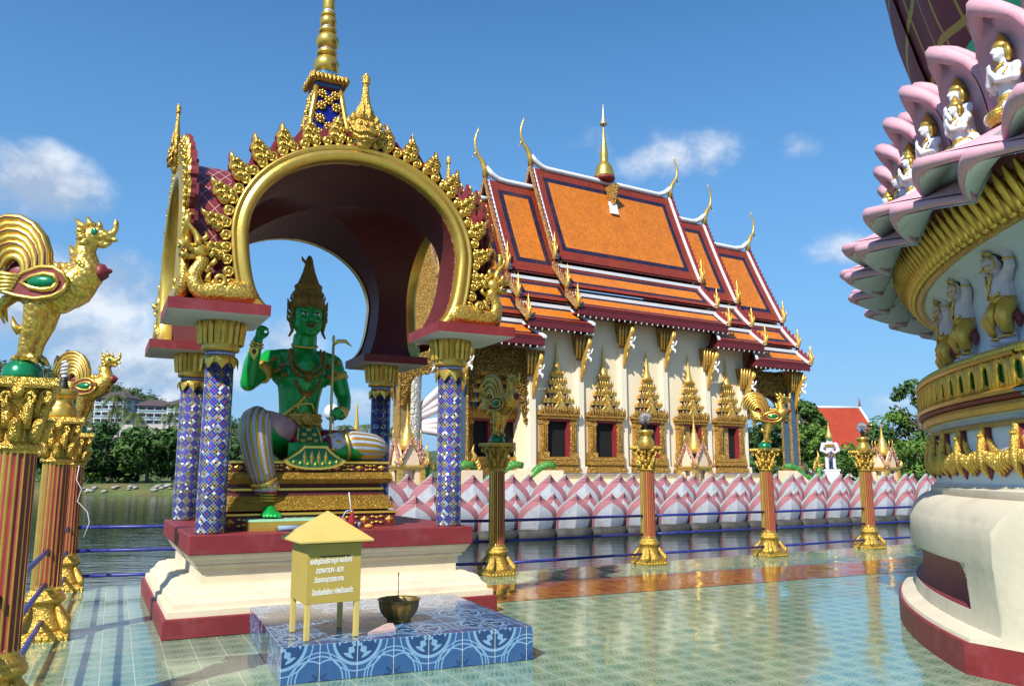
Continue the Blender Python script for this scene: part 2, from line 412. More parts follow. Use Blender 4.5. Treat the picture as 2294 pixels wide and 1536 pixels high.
# temple island: ground behind the petal wall
mb = MB()
ti = Vector((cos(R(29)), sin(R(29)))); tn = Vector((-ti.y, ti.x)); p0 = Vector((3.17, 30.3))
q = [p0 - ti * 8.7, p0 + ti * 40, p0 + ti * 40 + tn * 26, p0 - ti * 8.7 + tn * 26]
mb.add([(a.x, a.y, .95) for a in q] + [(a.x, a.y, -2) for a in q], [(0, 1, 2, 3), (0, 4, 5, 1), (1, 5, 6, 2), (2, 6, 7, 3), (3, 7, 4, 0)])
struct(mb.build('island_ground', mat('island_paving', (.45, .40, .33), .8, 0, .15, 1)))
# ================================================================ PAVILION
PAV = (-2.68, 10.83, 0); PAV_R = R(27.3)
def lattice_fn(g, oc, c, nrm):
    x, y, z = g.xyz(oc)[0:3]
    ang = g.m('ARCTAN2', g.m('SUBTRACT', z, 4.2), x); k = 7.0
    # lattice follows each barrel: one family across the barrel, one along it
    geo = g.xyz(g.node('ShaderNodeNewGeometry').outputs['True Normal'])
    nx = g.m('ABSOLUTE', g.xyz(g.node('ShaderNodeTexCoord').outputs['Normal'])[0]); ny = g.m('ABSOLUTE', g.xyz(g.node('ShaderNodeTexCoord').outputs['Normal'])[1])
    sel = g.m('GREATER_THAN', nx, ny)
    u = g.m('ADD', g.m('MULTIPLY', sel, y), g.m('MULTIPLY', g.m('SUBTRACT', 1.0, sel), x))
    p = g.m('MULTIPLY', g.m('ADD', u, g.m('MULTIPLY', z, .8)), k); q = g.m('MULTIPLY', g.m('SUBTRACT', u, g.m('MULTIPLY', z, .8)), k)
    l1 = g.m('GREATER_THAN', g.m('ABSOLUTE', g.m('SUBTRACT', g.m('FRACT', p), .5)), .468); l2 = g.m('GREATER_THAN', g.m('ABSOLUTE', g.m('SUBTRACT', g.m('FRACT', q), .5)), .468)
    ln = g.m('MAXIMUM', l1, l2)
    return dict(col=g.mix(g.m('MULTIPLY', ln, .8), c, (.62, .56, .50)), nrm=g.bump(ln, .3, .004))
roof_lattice = mat('maroon_lattice_roof', (.22, .028, .028), .4, 0, .12, 3, fn=lattice_fn)
def mosaic_fn(rad, cell):
    def fn(g, oc, c, nrm):
        x, y, z = g.xyz(oc)[0:3]
        n_around = round(2 * PI * rad / (cell * math.sqrt(2) * 3)) * 3
        u = g.m('MULTIPLY', g.m('ARCTAN2', y, x), n_around / (2 * PI)); v = g.m('MULTIPLY', z, 1 / (cell * math.sqrt(2)))
        p = g.m('ADD', u, v); q = g.m('SUBTRACT', u, v)
        ip = g.m('FLOOR', p); iq = g.m('FLOOR', q)
        mp = g.m('FLOORED_MODULO', ip, 3.0); mq = g.m('FLOORED_MODULO', iq, 3.0)
        cp = g.m('LESS_THAN', mp, .5); cq = g.m('LESS_THAN', mq, .5)       # first strip of each 3x3
        both = g.m('MULTIPLY', cp, cq); one = g.m('SUBTRACT', g.m('MAXIMUM', cp, cq), both)
        cell_id = g.comb(ip, iq, 3.0); rnd = g.white(cell_id, 1); r0, r1, r2 = g.xyz(rnd)[0:3]
        blk = g.comb(g.m('FLOOR', g.m('DIVIDE', p, 3.0)), g.m('FLOOR', g.m('DIVIDE', q, 3.0)), 1.0); rb = g.xyz(g.white(blk, 1))[0]
        fp = g.m('SUBTRACT', g.m('FRACT', p), .5); fq = g.m('SUBTRACT', g.m('FRACT', q), .5)
        edge = g.m('GREATER_THAN', g.m('MAXIMUM', g.m('ABSOLUTE', fp), g.m('ABSOLUTE', fq)), .43)
        par = g.m('FLOORED_MODULO', g.m('ADD', g.m('FLOOR', g.m('DIVIDE', p, 3.0)), g.m('FLOOR', g.m('DIVIDE', q, 3.0))), 2.0)
        mid = g.m('MULTIPLY', g.m('COMPARE', mp, 1.0, .1), g.m('COMPARE', mq, 1.0, .1))
        blue = g.mix(g.m('ADD', g.m('MULTIPLY', r0, .35), g.m('MULTIPLY', rb, .65)), (.004, .007, .075), (.018, .04, .42))
        silver = g.mix(r1, (.20, .22, .23), (.78, .80, .80))
        silver = g.mix(g.m('GREATER_THAN', g.m('ADD', g.m('MULTIPLY', r0, .6), g.m('MULTIPLY', rb, .6)), .50), silver, (.13, .14, .065))
        centre = g.mix(par, g.mix(r2, (.10, .008, .03), (.30, .02, .03)), g.mix(r2, (.22, .01, .02), (.50, .03, .03)))
        one = par
        col = g.mix(par, blue, silver); col = g.mix(mid, col, centre)
        col = g.mix(edge, col, g.mix(par, (.08, .10, .24), (.34, .34, .28)))
        n0 = g.vm('NORMALIZE', g.vm('ADD', g.node('ShaderNodeNewGeometry').outputs['Normal'], g.scale(g.vm('SUBTRACT', rnd, (.5, .5, .5)), .28)))
        metal = g.m('MULTIPLY', g.m('MULTIPLY', one, g.m('SUBTRACT', 1.0, edge)), g.m('MULTIPLY', g.m('GREATER_THAN', r2, .3), .8))
        return dict(col=col, nrm=g.bump(edge, -.4, .004, n0), rough=g.m('ADD', .08, g.m('MULTIPLY', edge, .6)), metal=metal)
    return fn
mosaic = mat('mirror_mosaic', (.1, .1, .4), .1, 0, fn=mosaic_fn(.155, .0285))
blue_glass = mat('blue_glass_tile', (.010, .014, .19), .12, 0, .5, 14, .3, 40, .004)
teal_band = mat('turquoise_mosaic', (.03, .16, .32), .2, 0, .7, 60, .4, 80, .004)

pav = thing('pavilion', 'open pavilion with golden arches, mirror mosaic columns and golden spire sheltering the green statue', 'pavilion', PAV, PAV_R)
def ringsteps(mb, prof, half, m=0):
    """square mouldings: prof = [(inset, z)]"""
    for (i0, z0), (i1, z1) in zip(prof[:-1], prof[1:]):
        h0, h1 = half - i0, half - i1
        v = [(-h0, -h0, z0), (h0, -h0, z0), (h0, h0, z0), (-h0, h0, z0), (-h1, -h1, z1), (h1, -h1, z1), (h1, h1, z1), (-h1, h1, z1)]
        mb.add(v, [(0, 1, 5, 4), (1, 2, 6, 5), (2, 3, 7, 6), (3, 0, 4, 7)], m)
HB = 1.86
mb = MB(); mb.box(-HB, HB, -HB, HB, 0, .2); mb.build('plinth', maroon, pav, bevel=.012)
mb = MB()
pr = [(.04, .2), (.045, .262), (.055, .268), (.09, .268), (.095, .30), (.10, .325), (.125, .34), (.15, .365), (.165, .40), (.19, .43), (.235, .448), (.275, .452), (.285, .468), (.385, .474),
      (.385, .635), (.375, .642), (.335, .646), (.325, .672), (.33, .69), (.30, .70), (.285, .735), (.262, .765), (.25, .79)]
ringsteps(mb, pr, HB); mb.build('moulded_base', cream, pav)
mb = MB(); h = HB - .225; mb.box(-h, h, -h, h, .79, 1.0); mb.build('slab', maroon, pav, bevel=.012)

def make_column(parent):
    mb = MB(); mb.lathe([(.157, 1.0), (.155, 1.02), (.153, 2.88)], 36, m=0); col = mb.build('column', mosaic, parent)
    mb = MB()
    mb.lathe([(.16, 2.85), (.175, 2.87), (.18, 2.9), (.17, 2.93), (.158, 2.935)], 24)
    for i in range(8):
        a = 2 * PI * i / 8; M = rotz(a) @ TR(.165, 0, 2.89)
        mb.add([(.012, -.062, .03), (.012, .062, .03), (.04, 0, .0), (.02, -.055, -.03), (.02, .055, -.03), (.032, 0, -.11)], [(0, 2, 3), (1, 4, 2), (3, 2, 5), (2, 4, 5), (0, 1, 2)], 0, False, M)
    mb.build('collar', gold, col, zoff=0)
    mb = MB(); mb.lathe([(.16, 2.935), (.16, 2.985)], 30); mb.build('mosaic_band', blue_white_band, col)
    mb = MB()
    mb.lathe([(.16, 2.985), (.198, 2.99), (.206, 3.015), (.2, 3.035), (.203, 3.05), (.212, 3.16), (.236, 3.28), (.252, 3.335)], 40, sq=lambda i, r, z: (.05 if i % 4 in (0, 1) else -.05) if 3.05 < z else 0)
    for i in range(20):
        a = 2 * PI * i / 20; M = rotz(a) @ TR(.228, 0, 3.20)
        mb.add([(.0, -.026, -.14), (.0, .026, -.14), (.02, -.034, .06), (.02, .034, .06), (.042, 0, .15), (.02, 0, -.14), (.045, 0, .06)], [(0, 5, 6, 2), (5, 1, 3, 6), (2, 6, 4), (6, 3, 4)], 0, False, M)
    mb.build('capital', gold_cap, col)
    return col
def bw_fn(g, oc, c, nrm):
    x, y, z = g.xyz(oc)[0:3]; u = g.m('MULTIPLY', g.m('ARCTAN2', y, x), 36 / (2 * PI)); v = g.m('MULTIPLY', z, 36.0)
    p = g.m('FLOOR', g.m('ADD', u, v)); q = g.m('FLOOR', g.m('SUBTRACT', u, v)); k = g.m('FLOORED_MODULO', g.m('ADD', p, q), 2.0)
    return dict(col=g.mix(k, (.02, .04, .35), (.7, .7, .75)))
blue_white_band = mat('blue_white_mosaic', (.1, .1, .4), .15, 0, fn=bw_fn)
gold_cap = mat('gold_capital', (.74, .46, .08), .38, .62, .18, 8, .4, 30, .01)
c0 = make_column(pav); c0.location = (-1.4, -1.4, 0)
for x, y in ((1.4, -1.4), (-1.4, 1.4), (1.4, 1.4)): copy_part(c0, pav, (x, y, 0))
# corner slabs: red rim, white soffit
for sx in (-1, 1):
    for sy in (-1, 1):
        mb = MB(); x0, x1 = sorted((sx * 2.02, sx * .98)); y0, y1 = sorted((sy * 2.02, sy * .98))
        v = [(x0, y0, 3.33), (x1, y0, 3.33), (x1, y1, 3.33), (x0, y1, 3.33), (x0, y0, 3.45), (x1, y0, 3.45), (x1, y1, 3.45), (x0, y1, 3.45)]
        mb.add(v, [(4, 5, 6, 7), (0, 1, 5, 4), (1, 2, 6, 5), (2, 3, 7, 6), (3, 0, 4, 7)], 0)
        i = .05
        v2 = [(x0, y0, 3.33), (x1, y0, 3.33), (x1, y1, 3.33), (x0, y1, 3.33), (x0 + i, y0 + i, 3.315), (x1 - i, y0 + i, 3.315), (x1 - i, y1 - i, 3.315), (x0 + i, y1 - i, 3.315)]
        mb.add(v2, [(4, 7, 6, 5), (0, 4, 5, 1), (1, 5, 6, 2), (2, 6, 7, 3), (3, 7, 4, 0)], 1)
        mb.build('cornice_slab', [maroon, white_slab], pav)

# horseshoe arch profile
ZF, ZC, RX, RZ = 3.45, 4.28, 1.265, 1.045
def arch_half(off=0.0, k1=8, k2=16):
    """right half from foot to apex, offset outwards by off; returns [(x,z)]"""
    pts = []
    for i in range(k1):
        t = 1 - i / k1; x = RX - .07 * t - .13 * t ** 3.2; pts.append((x, ZC - (ZC - ZF) * t))
    for i in range(k2 + 1):
        a = PI / 2 * i / k2; pts.append((RX * cos(a), ZC + RZ * sin(a)))
    out = []
    for i, (x, z) in enumerate(pts):
        x0, z0 = pts[max(0, i - 1)]; x1, z1 = pts[min(len(pts) - 1, i + 1)]
        tx, tz = x1 - x0, z1 - z0; L = math.hypot(tx, tz); nx, nz_ = tz / L, -tx / L
        if i == len(pts) - 1: nx, nz_ = 0, 1
        if i == 0: nx, nz_ = 1, 0
        out.append((x + nx * off, z + nz_ * off, nx, nz_))
    return out
def arch_full(off=0.0):
    h = arch_half(off); return [(x, z, nx, nz_) for x, z, nx, nz_ in h] + [(-x, z, -nx, nz_) for x, z, nx, nz_ in h[-2::-1]]
def barrel(off, L, zb, axis):
    p = [(x, z) for x, z, _, _ in arch_full(off)]; p = [(p[0][0], zb)] + p + [(p[-1][0], zb)]
    mb = MB(); n = len(p)
    vs = [((x, -L, z) if axis == 'y' else (-L, x, z)) for x, z in p] + [((x, L, z) if axis == 'y' else (L, x, z)) for x, z in p]
    fs = [tuple(range(n)), tuple(range(2 * n - 1, n - 1, -1))] + [(i, n + i, n + (i + 1) % n, (i + 1) % n) for i in range(n)]
    if axis == 'x': fs = [f[::-1] for f in fs]
    mb.add(vs, fs); return mb
def cutter(name, mb, m):
    o = mb.build(name, m); import bmesh as bm_
    b = bm_.new(); b.from_mesh(o.data); bm_.ops.recalc_face_normals(b, faces=b.faces); b.to_mesh(o.data); b.free(); return o
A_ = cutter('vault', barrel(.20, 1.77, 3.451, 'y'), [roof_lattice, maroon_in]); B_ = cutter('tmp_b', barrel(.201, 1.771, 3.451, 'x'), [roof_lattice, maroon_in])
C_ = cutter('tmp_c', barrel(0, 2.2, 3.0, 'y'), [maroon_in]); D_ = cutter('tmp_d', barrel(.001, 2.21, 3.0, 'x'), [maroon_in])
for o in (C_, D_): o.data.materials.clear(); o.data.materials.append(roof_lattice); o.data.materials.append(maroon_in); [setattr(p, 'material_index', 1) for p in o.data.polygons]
for o, op in ((B_, 'UNION'), (C_, 'DIFFERENCE'), (D_, 'DIFFERENCE')):
    bo = A_.modifiers.new('bool', 'BOOLEAN'); bo.operation = op; bo.solver = 'EXACT'; bo.object = o
bake(A_); A_.parent = pav; A_.name = 'vault'; A_.location.x = .02
for o in (B_, C_, D_): me = o.data; bpy.data.objects.remove(o); bpy.data.meshes.remove(me)
for p in A_.data.polygons: p.use_smooth = p.normal.z > -.99 and len(p.vertices) < 9 and False

# ---- ornaments
LEAF = [(-.10, 0), (-.36, .05), (-.46, .2), (-.43, .36), (-.36, .47), (-.38, .58), (-.28, .70), (-.14, .78), (-.06, .90), (.06, 1.0), (.16, 1.04), (.10, .94), (.12, .84), (.20, .76), (.17, .68), (.29, .58), (.27, .48), (.38, .38), (.40, .2), (.30, .04), (.1, 0)]
CURLS = [(-.2, .2, .2, 0), (.16, .17, .17, 1), (-.16, .46, .17, 0), (.12, .42, .15, 1), (-.04, .66, .13, 0), (.1, .63, .1, 1)]
def leaf_mb(h, w, th, mb=None, M=None, flip=1):
    mb = mb or MB(); M = M or Matrix.Identity(4)
    o = [(x * w * flip, z * h) for x, z in LEAF]
    if flip < 0: o = o[::-1]
    mb.prism(o, th, -.005, 0, M, .0)
    mb.prism([(x * .95, z * .97) for x, z in o], -.005, -.035, 1, M, .16)
    for cx, cz, r, s in CURLS:
        k = min(w, h) * 1.05
        mb.ell((cx * w * flip, -.028, cz * h), (r * k * .9, .024, r * k * .9), 10, 1, M)
        mb.tube(spiral((cx * w * flip, cz * h), r * k * .92, 1.35, 11, PI * .5 * (1 + s), (1 if s else -1) * flip, -.045, -.03), [.017 * k / .3] * 9 + [.02, .02, .024], 5, 1, M)
    mb.tube([(0.05 * w * flip, -.03, .62 * h), (.03 * w * flip, -.045, .8 * h), (.08 * w * flip, -.03, .93 * h), (.15 * w * flip, -.01, 1.03 * h)], [.03 * h / .4, .03 * h / .4, .02 * h / .4, .006], 6, 1, M)
    return mb
fr = MB(); path = arch_full(0); n = len(path)
CS = [(0, -1.60), (0, -1.73), (.02, -1.765), (.06, -1.785), (.10, -1.775), (.125, -1.745), (.14, -1.745), (.155, -1.765), (.18, -1.76), (.19, -1.73), (.195, -1.60)]
vs = []; k = len(CS)
for x, z, nx, nz_ in path:
    kick = .05 * max(0, (3.62 - z) / .17) ** 1.5
    for o_, y in CS: vs.append((x + nx * o_ - kick * (1 if nx > 0 else -1), y, max(3.453, z + nz_ * o_)))
fr.add(vs, [(i * k + j, (i + 1) * k + j, (i + 1) * k + j + 1, i * k + j + 1) for i in range(n - 1) for j in range(k - 1)], 0, True)
# small scrolls riding on the frame
half = arch_half(.19, 16, 40)
acc = [0]
for i in range(1, len(half)): acc.append(acc[-1] + math.hypot(half[i][0] - half[i - 1][0], half[i][1] - half[i - 1][1]))
def at_len(L):
    for i in range(1, len(half)):
        if acc[i] >= L:
            t = (L - acc[i - 1]) / (acc[i] - acc[i - 1]); a, b = half[i - 1], half[i]
            return tuple(a[q] + (b[q] - a[q]) * t for q in range(4))
    return half[-1]
TOT = acc[-1]
def orient(x, z, nx, nz_, up):
    d = Vector((nx, 0, nz_ + up)).normalized(); X = Vector((d.z, 0, -d.x))
    M = Matrix((( X.x, 0, d.x, x), (0, 1, 0, 0), (X.z, 0, d.z, z), (0, 0, 0, 1))); return M
nsc = 21
for s in (1, -1):
    for i in range(nsc):
        L = .34 + (TOT - .36) * i / (nsc - 1); x, z, nx, nz_ = at_len(L); x, z = x + nx * .055, z + nz_ * .055
        Mx = Matrix.Scale(s, 4, (1, 0, 0))
        fr.ell((x * s, -1.715, z), (.062, .03, .062), 8, 0)
        fr.tube(spiral((x * s, z), .066, 1.4, 10, 2.0 * s, -s, -1.735, -.015), .0125, 5, 0)
# maroon backing strip with stepped teeth
bk = [(x, z) for x, z, _, _ in arch_half(.12, 6, 14)]; teeth = []
for i in range(10):
    L0 = .25 + (TOT - .3) * i / 10; L1 = .25 + (TOT - .3) * (i + .72) / 10
    a = at_len(L0); b = at_len(L1)
    teeth += [(a[0] + a[2] * .10, a[1] + a[3] * .10), (b[0] + b[2] * .20, b[1] + b[3] * .20 + .04)]
for s in (1, -1):
    out = [(x * s, z) for x, z in bk[1:]] + [(x * s, z) for x, z in teeth[::-1]]
    fr.prism(out if s < 0 else out[::-1], -1.60, -1.655, 1)
front = fr.build('arch_frame', [gold, maroon], pav)
lf = None
NL = 8
leafm = leaf_mb(.40, .34, .06); leafm2 = leaf_mb(.40, .34, .06, flip=-1)
lr = leafm.build('flame_leaf', [maroon, gold], front); ll = leafm2.build('flame_leaf', [maroon, gold], front)
def place_leaf(src, first, x, z, nx, nz_, s, sc):
    o = src if first else src.copy()
    if not first: COL.objects.link(o); o.parent = front
    M = orient(x * s, z, nx * s, nz_, .38); M = TR(0, -1.70, 0) @ M @ Matrix.Scale(sc, 4)
    o.matrix_local = M
for i in range(NL):
    L = .68 + (TOT - .68 - .28) * i / (NL - 1); x, z, nx, nz_ = at_len(L)
    x, z = x + nx * .045, z + nz_ * .045
    place_leaf(ll, i == 0, x, z, nx, nz_, 1, .74 + .05 * (i in (2, 3, 4)) + .012 * i); place_leaf(lr, i == 0, x, z, nx, nz_, -1, .74 + .05 * (i in (2, 3, 4)) + .012 * i)
# naga at each foot
def naga_mb(s):
    mb = MB()
    body = bez((1.18, -1.72, 3.62), (1.38, -1.74, 3.42), (1.78, -1.74, 3.46), (1.80, -1.73, 3.70), 12) + bez((1.80, -1.73, 3.70), (1.81, -1.73, 3.80), (1.72, -1.73, 3.84), (1.73, -1.73, 3.93), 5)[1:]
    rad = [.16, .165, .17, .165, .16, .15, .145, .14, .135, .13, .12, .11, .10, .095, .09, .09, .095, .10]
    rad = [r * .78 for r in rad]
    mb.tube([(x * s, y, max(z, 3.455 + r)) for (x, y, z), r in zip(body, rad)], rad, 10, 0, flat=.75)
    H_ = Vector((1.76, -1.73, 4.0))
    mb.ell((H_.x * s, H_.y, H_.z), (.105, .075, .085), 10, 1)
    mb.tube([((H_.x + a) * s, H_.y, H_.z + b) for a, b in ((.04, .02), (.12, .03), (.19, .06), (.22, .11))], [.06, .05, .035, .012], 8, 1)   # upper jaw
    mb.tube([((H_.x + a) * s, H_.y, H_.z + b) for a, b in ((.03, -.05), (.10, -.07), (.16, -.06), (.19, -.02))], [.045, .038, .028, .008], 8, 1)  # lower jaw
    mb.tube([((H_.x + a) * s, H_.y, H_.z + b) for a, b in ((.08, -.02), (.17, -.0), (.2, -.02))], [.02, .014, .004], 6, 2)
    mb.ell(((H_.x + .05) * s, H_.y - .065, H_.z + .045), .02, 8, 1)
    # crest sweeping up and back, with side flames
    cr = bez((H_.x + .02, H_.y, H_.z + .06), (H_.x + .0, H_.y, H_.z + .22), (H_.x + .15, H_.y, H_.z + .22), (H_.x + .14, H_.y, H_.z + .36), 9) + [(H_.x + .10, H_.y, H_.z + .41), (H_.x + .05, H_.y, H_.z + .39)]
    mb.tube([(x * s, y, z) for x, y, z in cr], [.07, .066, .06, .055, .05, .045, .042, .038, .034, .03, .026, .01], 8, 1, flat=.6)
    for a, b, l in ((-.07, .02, .12), (-.10, -.05, .12), (-.02, .12, .10), (-.12, -.14, .1)):
        mb.tube([((H_.x + a) * s, H_.y, H_.z + b), ((H_.x + a - .05) * s, H_.y, H_.z + b + l * .5), ((H_.x + a - .03) * s, H_.y, H_.z + b + l)], [.035, .03, .006], 6, 1)
    for i in range(5):                                                   # breast curl and dorsal flames
        a, b = ((1.47, 3.60), (1.55, 3.60), (1.62, 3.63), (1.67, 3.70), (1.68, 3.80))[i]
        mb.tube([(a * s, -1.73, b - .03), ((a - .02) * s, -1.73, b + .05), ((a - .05) * s, -1.73, b + .10)], [.035, .028, .005], 6, 0)
    mb.tube([(x * s, -1.79, z) for x, _, z in spiral((1.55, 3.69), .075, 1.3, 11, -1.2, -1)], [.03] * 6 + [.025, .02, .02, .018, .016, .016], 6, 1)
    return mb
naga_mb(1).build('naga_head', [gold_scale, gold, maroon], front); naga_mb(-1).build('naga_head', [gold_scale, gold, maroon], front)
# crowned mask finial over the apex
mb = MB(); fx, fz, fy = 0.0, 5.70, -1.78
mb.ell((fx, fy, fz), (.19, .13, .17), 14, 0)
mb.tube([(fx - .17, fy - .07, fz - .0), (fx - .09, fy - .14, fz - .05), (fx, fy - .16, fz - .02), (fx + .09, fy - .14, fz - .05), (fx + .17, fy - .07, fz - .0)], .022, 6, 0)
mb.tube([(fx - .15, fy - .07, fz - .07), (fx - .07, fy - .13, fz - .12), (fx, fy - .14, fz - .1), (fx + .07, fy - .13, fz - .12), (fx + .15, fy - .07, fz - .07)], .02, 6, 0)
for s in (-1, 1):
    mb.ell((fx + s * .075, fy - .11, fz + .07), .035, 8, 0); mb.ell((fx + s * .15, fy - .05, fz + .05), .045, 8, 0)
    mb.tube(spiral((fx + s * .15, fz - .02), .06, 1.3, 10, 0, s, fy - .08, -.02), .014, 5, 0)
    for a, b, l in ((.06, .13, .16), (.12, .10, .13), (.17, .04, .12), (.19, -.05, .1)):
        mb.tube([(fx + s * a, fy - .02, fz + b), (fx + s * (a + .03), fy - .02, fz + b + l * .5), (fx + s * (a + .01), fy, fz + b + l)], [.04, .035, .006], 6, 0)
mb.ell((fx, fy - .13, fz + .06), .03, 8, 0); mb.ell((fx, fy, fz - .15), (.1, .08, .08), 10, 0)
mb.tube([(fx, fy, fz + .12), (fx, fy, fz + .24), (fx, fy, fz + .40), (fx, fy, fz + .52), (fx, fy, fz + .60)], [.105, .085, .055, .038, .034], 10, 0)
for i in range(6):
    a = i * PI / 3; mb.tube([(fx + .09 * cos(a), fy + .09 * sin(a), fz + .14), (fx + .085 * cos(a), fy + .085 * sin(a), fz + .25), (fx + .05 * cos(a), fy + .05 * sin(a), fz + .37)], [.035, .03, .005], 6, 0)
mb.lathe([(.034, fz + .60), (.052, fz + .61), (.055, fz + .625), (.04, fz + .635), (.052, fz + .66), (.05, fz + .69), (.02, fz + .73), (.0, fz + .75)], 12, fx, fy)
mb.v = [(x, fy + (y - fy) * .6, z) for x, y, z in mb.v]; mb.build('finial', gold_fine, front)
for i in range(1, 4): copy_part(front, pav, tuple(rotz(i * PI / 2) @ Vector((0, -.14, 0))), i * PI / 2)
front.location = (0.03, -.14, 0)

# ---- spire
mb = MB()
def hw(z): t = (z - 5.45) / (7.02 - 5.45); return .50 - .335 * t + .035 * sin(PI * t) * -1
zs = [5.45 + (7.02 - 5.45) * i / 8 for i in range(9)]
for z0, z1 in zip(zs[:-1], zs[1:]):
    h0, h1 = hw(z0), hw(z1)
    mb.add([(-h0, -h0, z0), (h0, -h0, z0), (h0, h0, z0), (-h0, h0, z0), (-h1, -h1, z1), (h1, -h1, z1), (h1, h1, z1), (-h1, h1, z1)], [(0, 1, 5, 4), (1, 2, 6, 5), (2, 3, 7, 6), (3, 0, 4, 7)], 0)
sp = mb.build('spire_base', blue_glass, pav)
mb = MB()
for q in range(4):
    M = rotz(q * PI / 2)
    def P(u, z, d=.012): h = hw(z); return (u * h, -h - d, z)
    mb.tube([(-hw(z) - .005, -hw(z) - .005, z) for z in zs], .042, 8, 0, M)
    def bar(u0, z0, u1, z1): mb.tube([P(u0 + (u1 - u0) * t, z0 + (z1 - z0) * t, .008) for t in (0, .25, .5, .75, 1)], .017, 5, 0, M)
    rows = [5.6, 5.88, 6.15, 6.4, 6.62, 6.82, 7.0]
    for i in range(len(rows) - 1):
        a, b = rows[i], rows[i + 1]
        if i % 2 == 0: bar(-1, a, 0, b); bar(1, a, 0, b)
        else: bar(0, a, -1, b); bar(0, a, 1, b)
    for i, z in enumerate(rows[:-1]):
        for u in ((-.5, .5) if i % 1 == 0 and False else ((0,) if i % 2 else (-.93, .93))):
            pass
        cs = (0.0,) if i % 2 else ()
        mids = [(-.5, (rows[i] + rows[i + 1]) / 2), (.5, (rows[i] + rows[i + 1]) / 2)]
        for u, zz in [(c_, z) for c_ in cs] + mids:
            p = P(u, zz, .02); sz = .055 + .02 * hw(zz) / .4
            for kk in range(8):
                a = kk * PI / 4; mb.ell((p[0] + cos(a) * sz * .75, p[1] - .012, p[2] + sin(a) * sz * .75), (sz * .33, .016, sz * .33), 6, 0, M)
            mb.ell((p[0], p[1] - .02, p[2]), (sz * .4, .03, sz * .4), 8, 0, M)
mb.build('gold_lattice', gold, sp)
mb = MB(); mb.box(-.19, .19, -.19, .19, 7.0, 7.10, 0); mb.box(-.195, .195, -.195, .195, 7.035, 7.085, 1); mb.build('spire_collar', [maroon, teal_band], pav)
mb = MB(); mb.frustum(0, 0, .215, .215, 7.10, .245, .245, 7.15); mb.box(-.25, .25, -.25, .25, 7.15, 7.2)
for q in range(4):
    for i in range(9): mb.tube([(-.23 + i * .0575, -.25, 7.10), (-.23 + i * .0575, -.265, 7.15), (-.23 + i * .0575, -.255, 7.215)], [.02, .028, .008], 5, 0, rotz(q * PI / 2))
mb.build('spire_crown', gold_fine, pav)
mb = MB(); mb.lathe([(.21, 7.2), (.2, 7.235), (.165, 7.26), (.165, 7.30)], 24); mb.build('spire_band', teal_band, pav)
mb = MB()
def ball(z, r, zl, zr, rr, zn, rn):
    out = [(rn * 1.05, zl)]
    for i in range(13):
        a = -PI / 2 * .72 + (PI * .5 * .72 + PI * .36) * i / 12; out.append((r * cos(a), z + r * .92 * sin(a)))
    out += [(rr * .9, zr - .035), (rr, zr - .02), (rr, zr + .02), (rr * .88, zr + .035), (rn, zn)]
    return out
prf = ball(7.44, .182, 7.30, 7.63, .145, 7.685, .10) + ball(7.81, .165, 7.70, 7.98, .13, 8.03, .085) + ball(8.12, .125, 8.04, 8.235, .108, 8.28, .07) + [(.075, 8.30), (.088, 8.33), (.085, 8.5), (.092, 8.8), (.05, 9.05), (.06, 9.1), (.03, 9.4), (.0, 9.8)]
mb.lathe(prf, 28); mb.build('spire', gold, pav)
for z, r in ((7.69, .108), (8.035, .092), (8.285, .078)):
    mb = MB(); mb.lathe([(r - .01, z - .022), (r, z - .018), (r, z + .018), (r - .01, z + .022)], 20); mb.build('mirror_ring', blue_white_band, pav)
# ================================================================ GREEN SEATED STATUE, THRONE, OFFERINGS
def pl(a, b, z): return (PAV[0] + a * cos(PAV_R) - b * sin(PAV_R), PAV[1] + a * sin(PAV_R) + b * cos(PAV_R), z)   # pavilion coords (centre) -> world
thr = thing('throne', 'tiered gold and maroon throne under the green seated statue', 'throne', pl(-.2, -.05, 1.003), PAV_R)
def tiers(mb, prof, hx, hy):
    for (i0, z0, _), (i1, z1, m) in zip(prof[:-1], prof[1:]):
        a0, b0, a1, b1 = hx - i0, hy - i0, hx - i1, hy - i1
        v = [(-a0, -b0, z0), (a0, -b0, z0), (a0, b0, z0), (-a0, b0, z0), (-a1, -b1, z1), (a1, -b1, z1), (a1, b1, z1), (-a1, b1, z1)]
        mb.add(v, [(0, 1, 5, 4), (1, 2, 6, 5), (2, 3, 7, 6), (3, 0, 4, 7)], m)
    i, z, m = prof[-1]; a, b = hx - i, hy - i; mb.add([(-a, -b, z), (a, -b, z), (a, b, z), (-a, b, z)], [(0, 1, 2, 3)], m)
TX, TY = 1.03, 1.0
mb = MB()
tiers(mb, [(.0, 1.003, 0), (0, 1.16, 0), (.0, 1.163, 0), (.03, 1.175, 0), (.11, 1.21, 0), (.115, 1.40, 0), (.16, 1.405, 0), (.165, 1.51, 0), (.13, 1.515, 0), (.12, 1.66, 0), (.10, 1.665, 0), (.085, 1.765, 0), (.085, 1.772, 0)], TX, TY)
tb = mb.build('throne_body', maroon_dark, thr)
def band(name, prof, m):
    mb = MB(); tiers(mb, [(i, z, 0) for i, z in prof], TX, TY); return mb.build(name, m, thr)
lotus_gold = mat('gold_lotus_band', (.72, .44, .07), .36, .66, .2, 8, fn=gold_fn(34, 1.0, .02, 'carve', damt=.6))
band('gold_band', [(-.012, 1.155), (-.02, 1.16), (-.02, 1.18), (-.01, 1.184)], gold)
band('lotus_band', [(.01, 1.21), (.02, 1.25), (.06, 1.31), (.085, 1.36), (.105, 1.378), (.112, 1.378)], lotus_gold)
band('gold_band', [(.15, 1.43), (.125, 1.44), (.125, 1.465), (.15, 1.472)], gold)
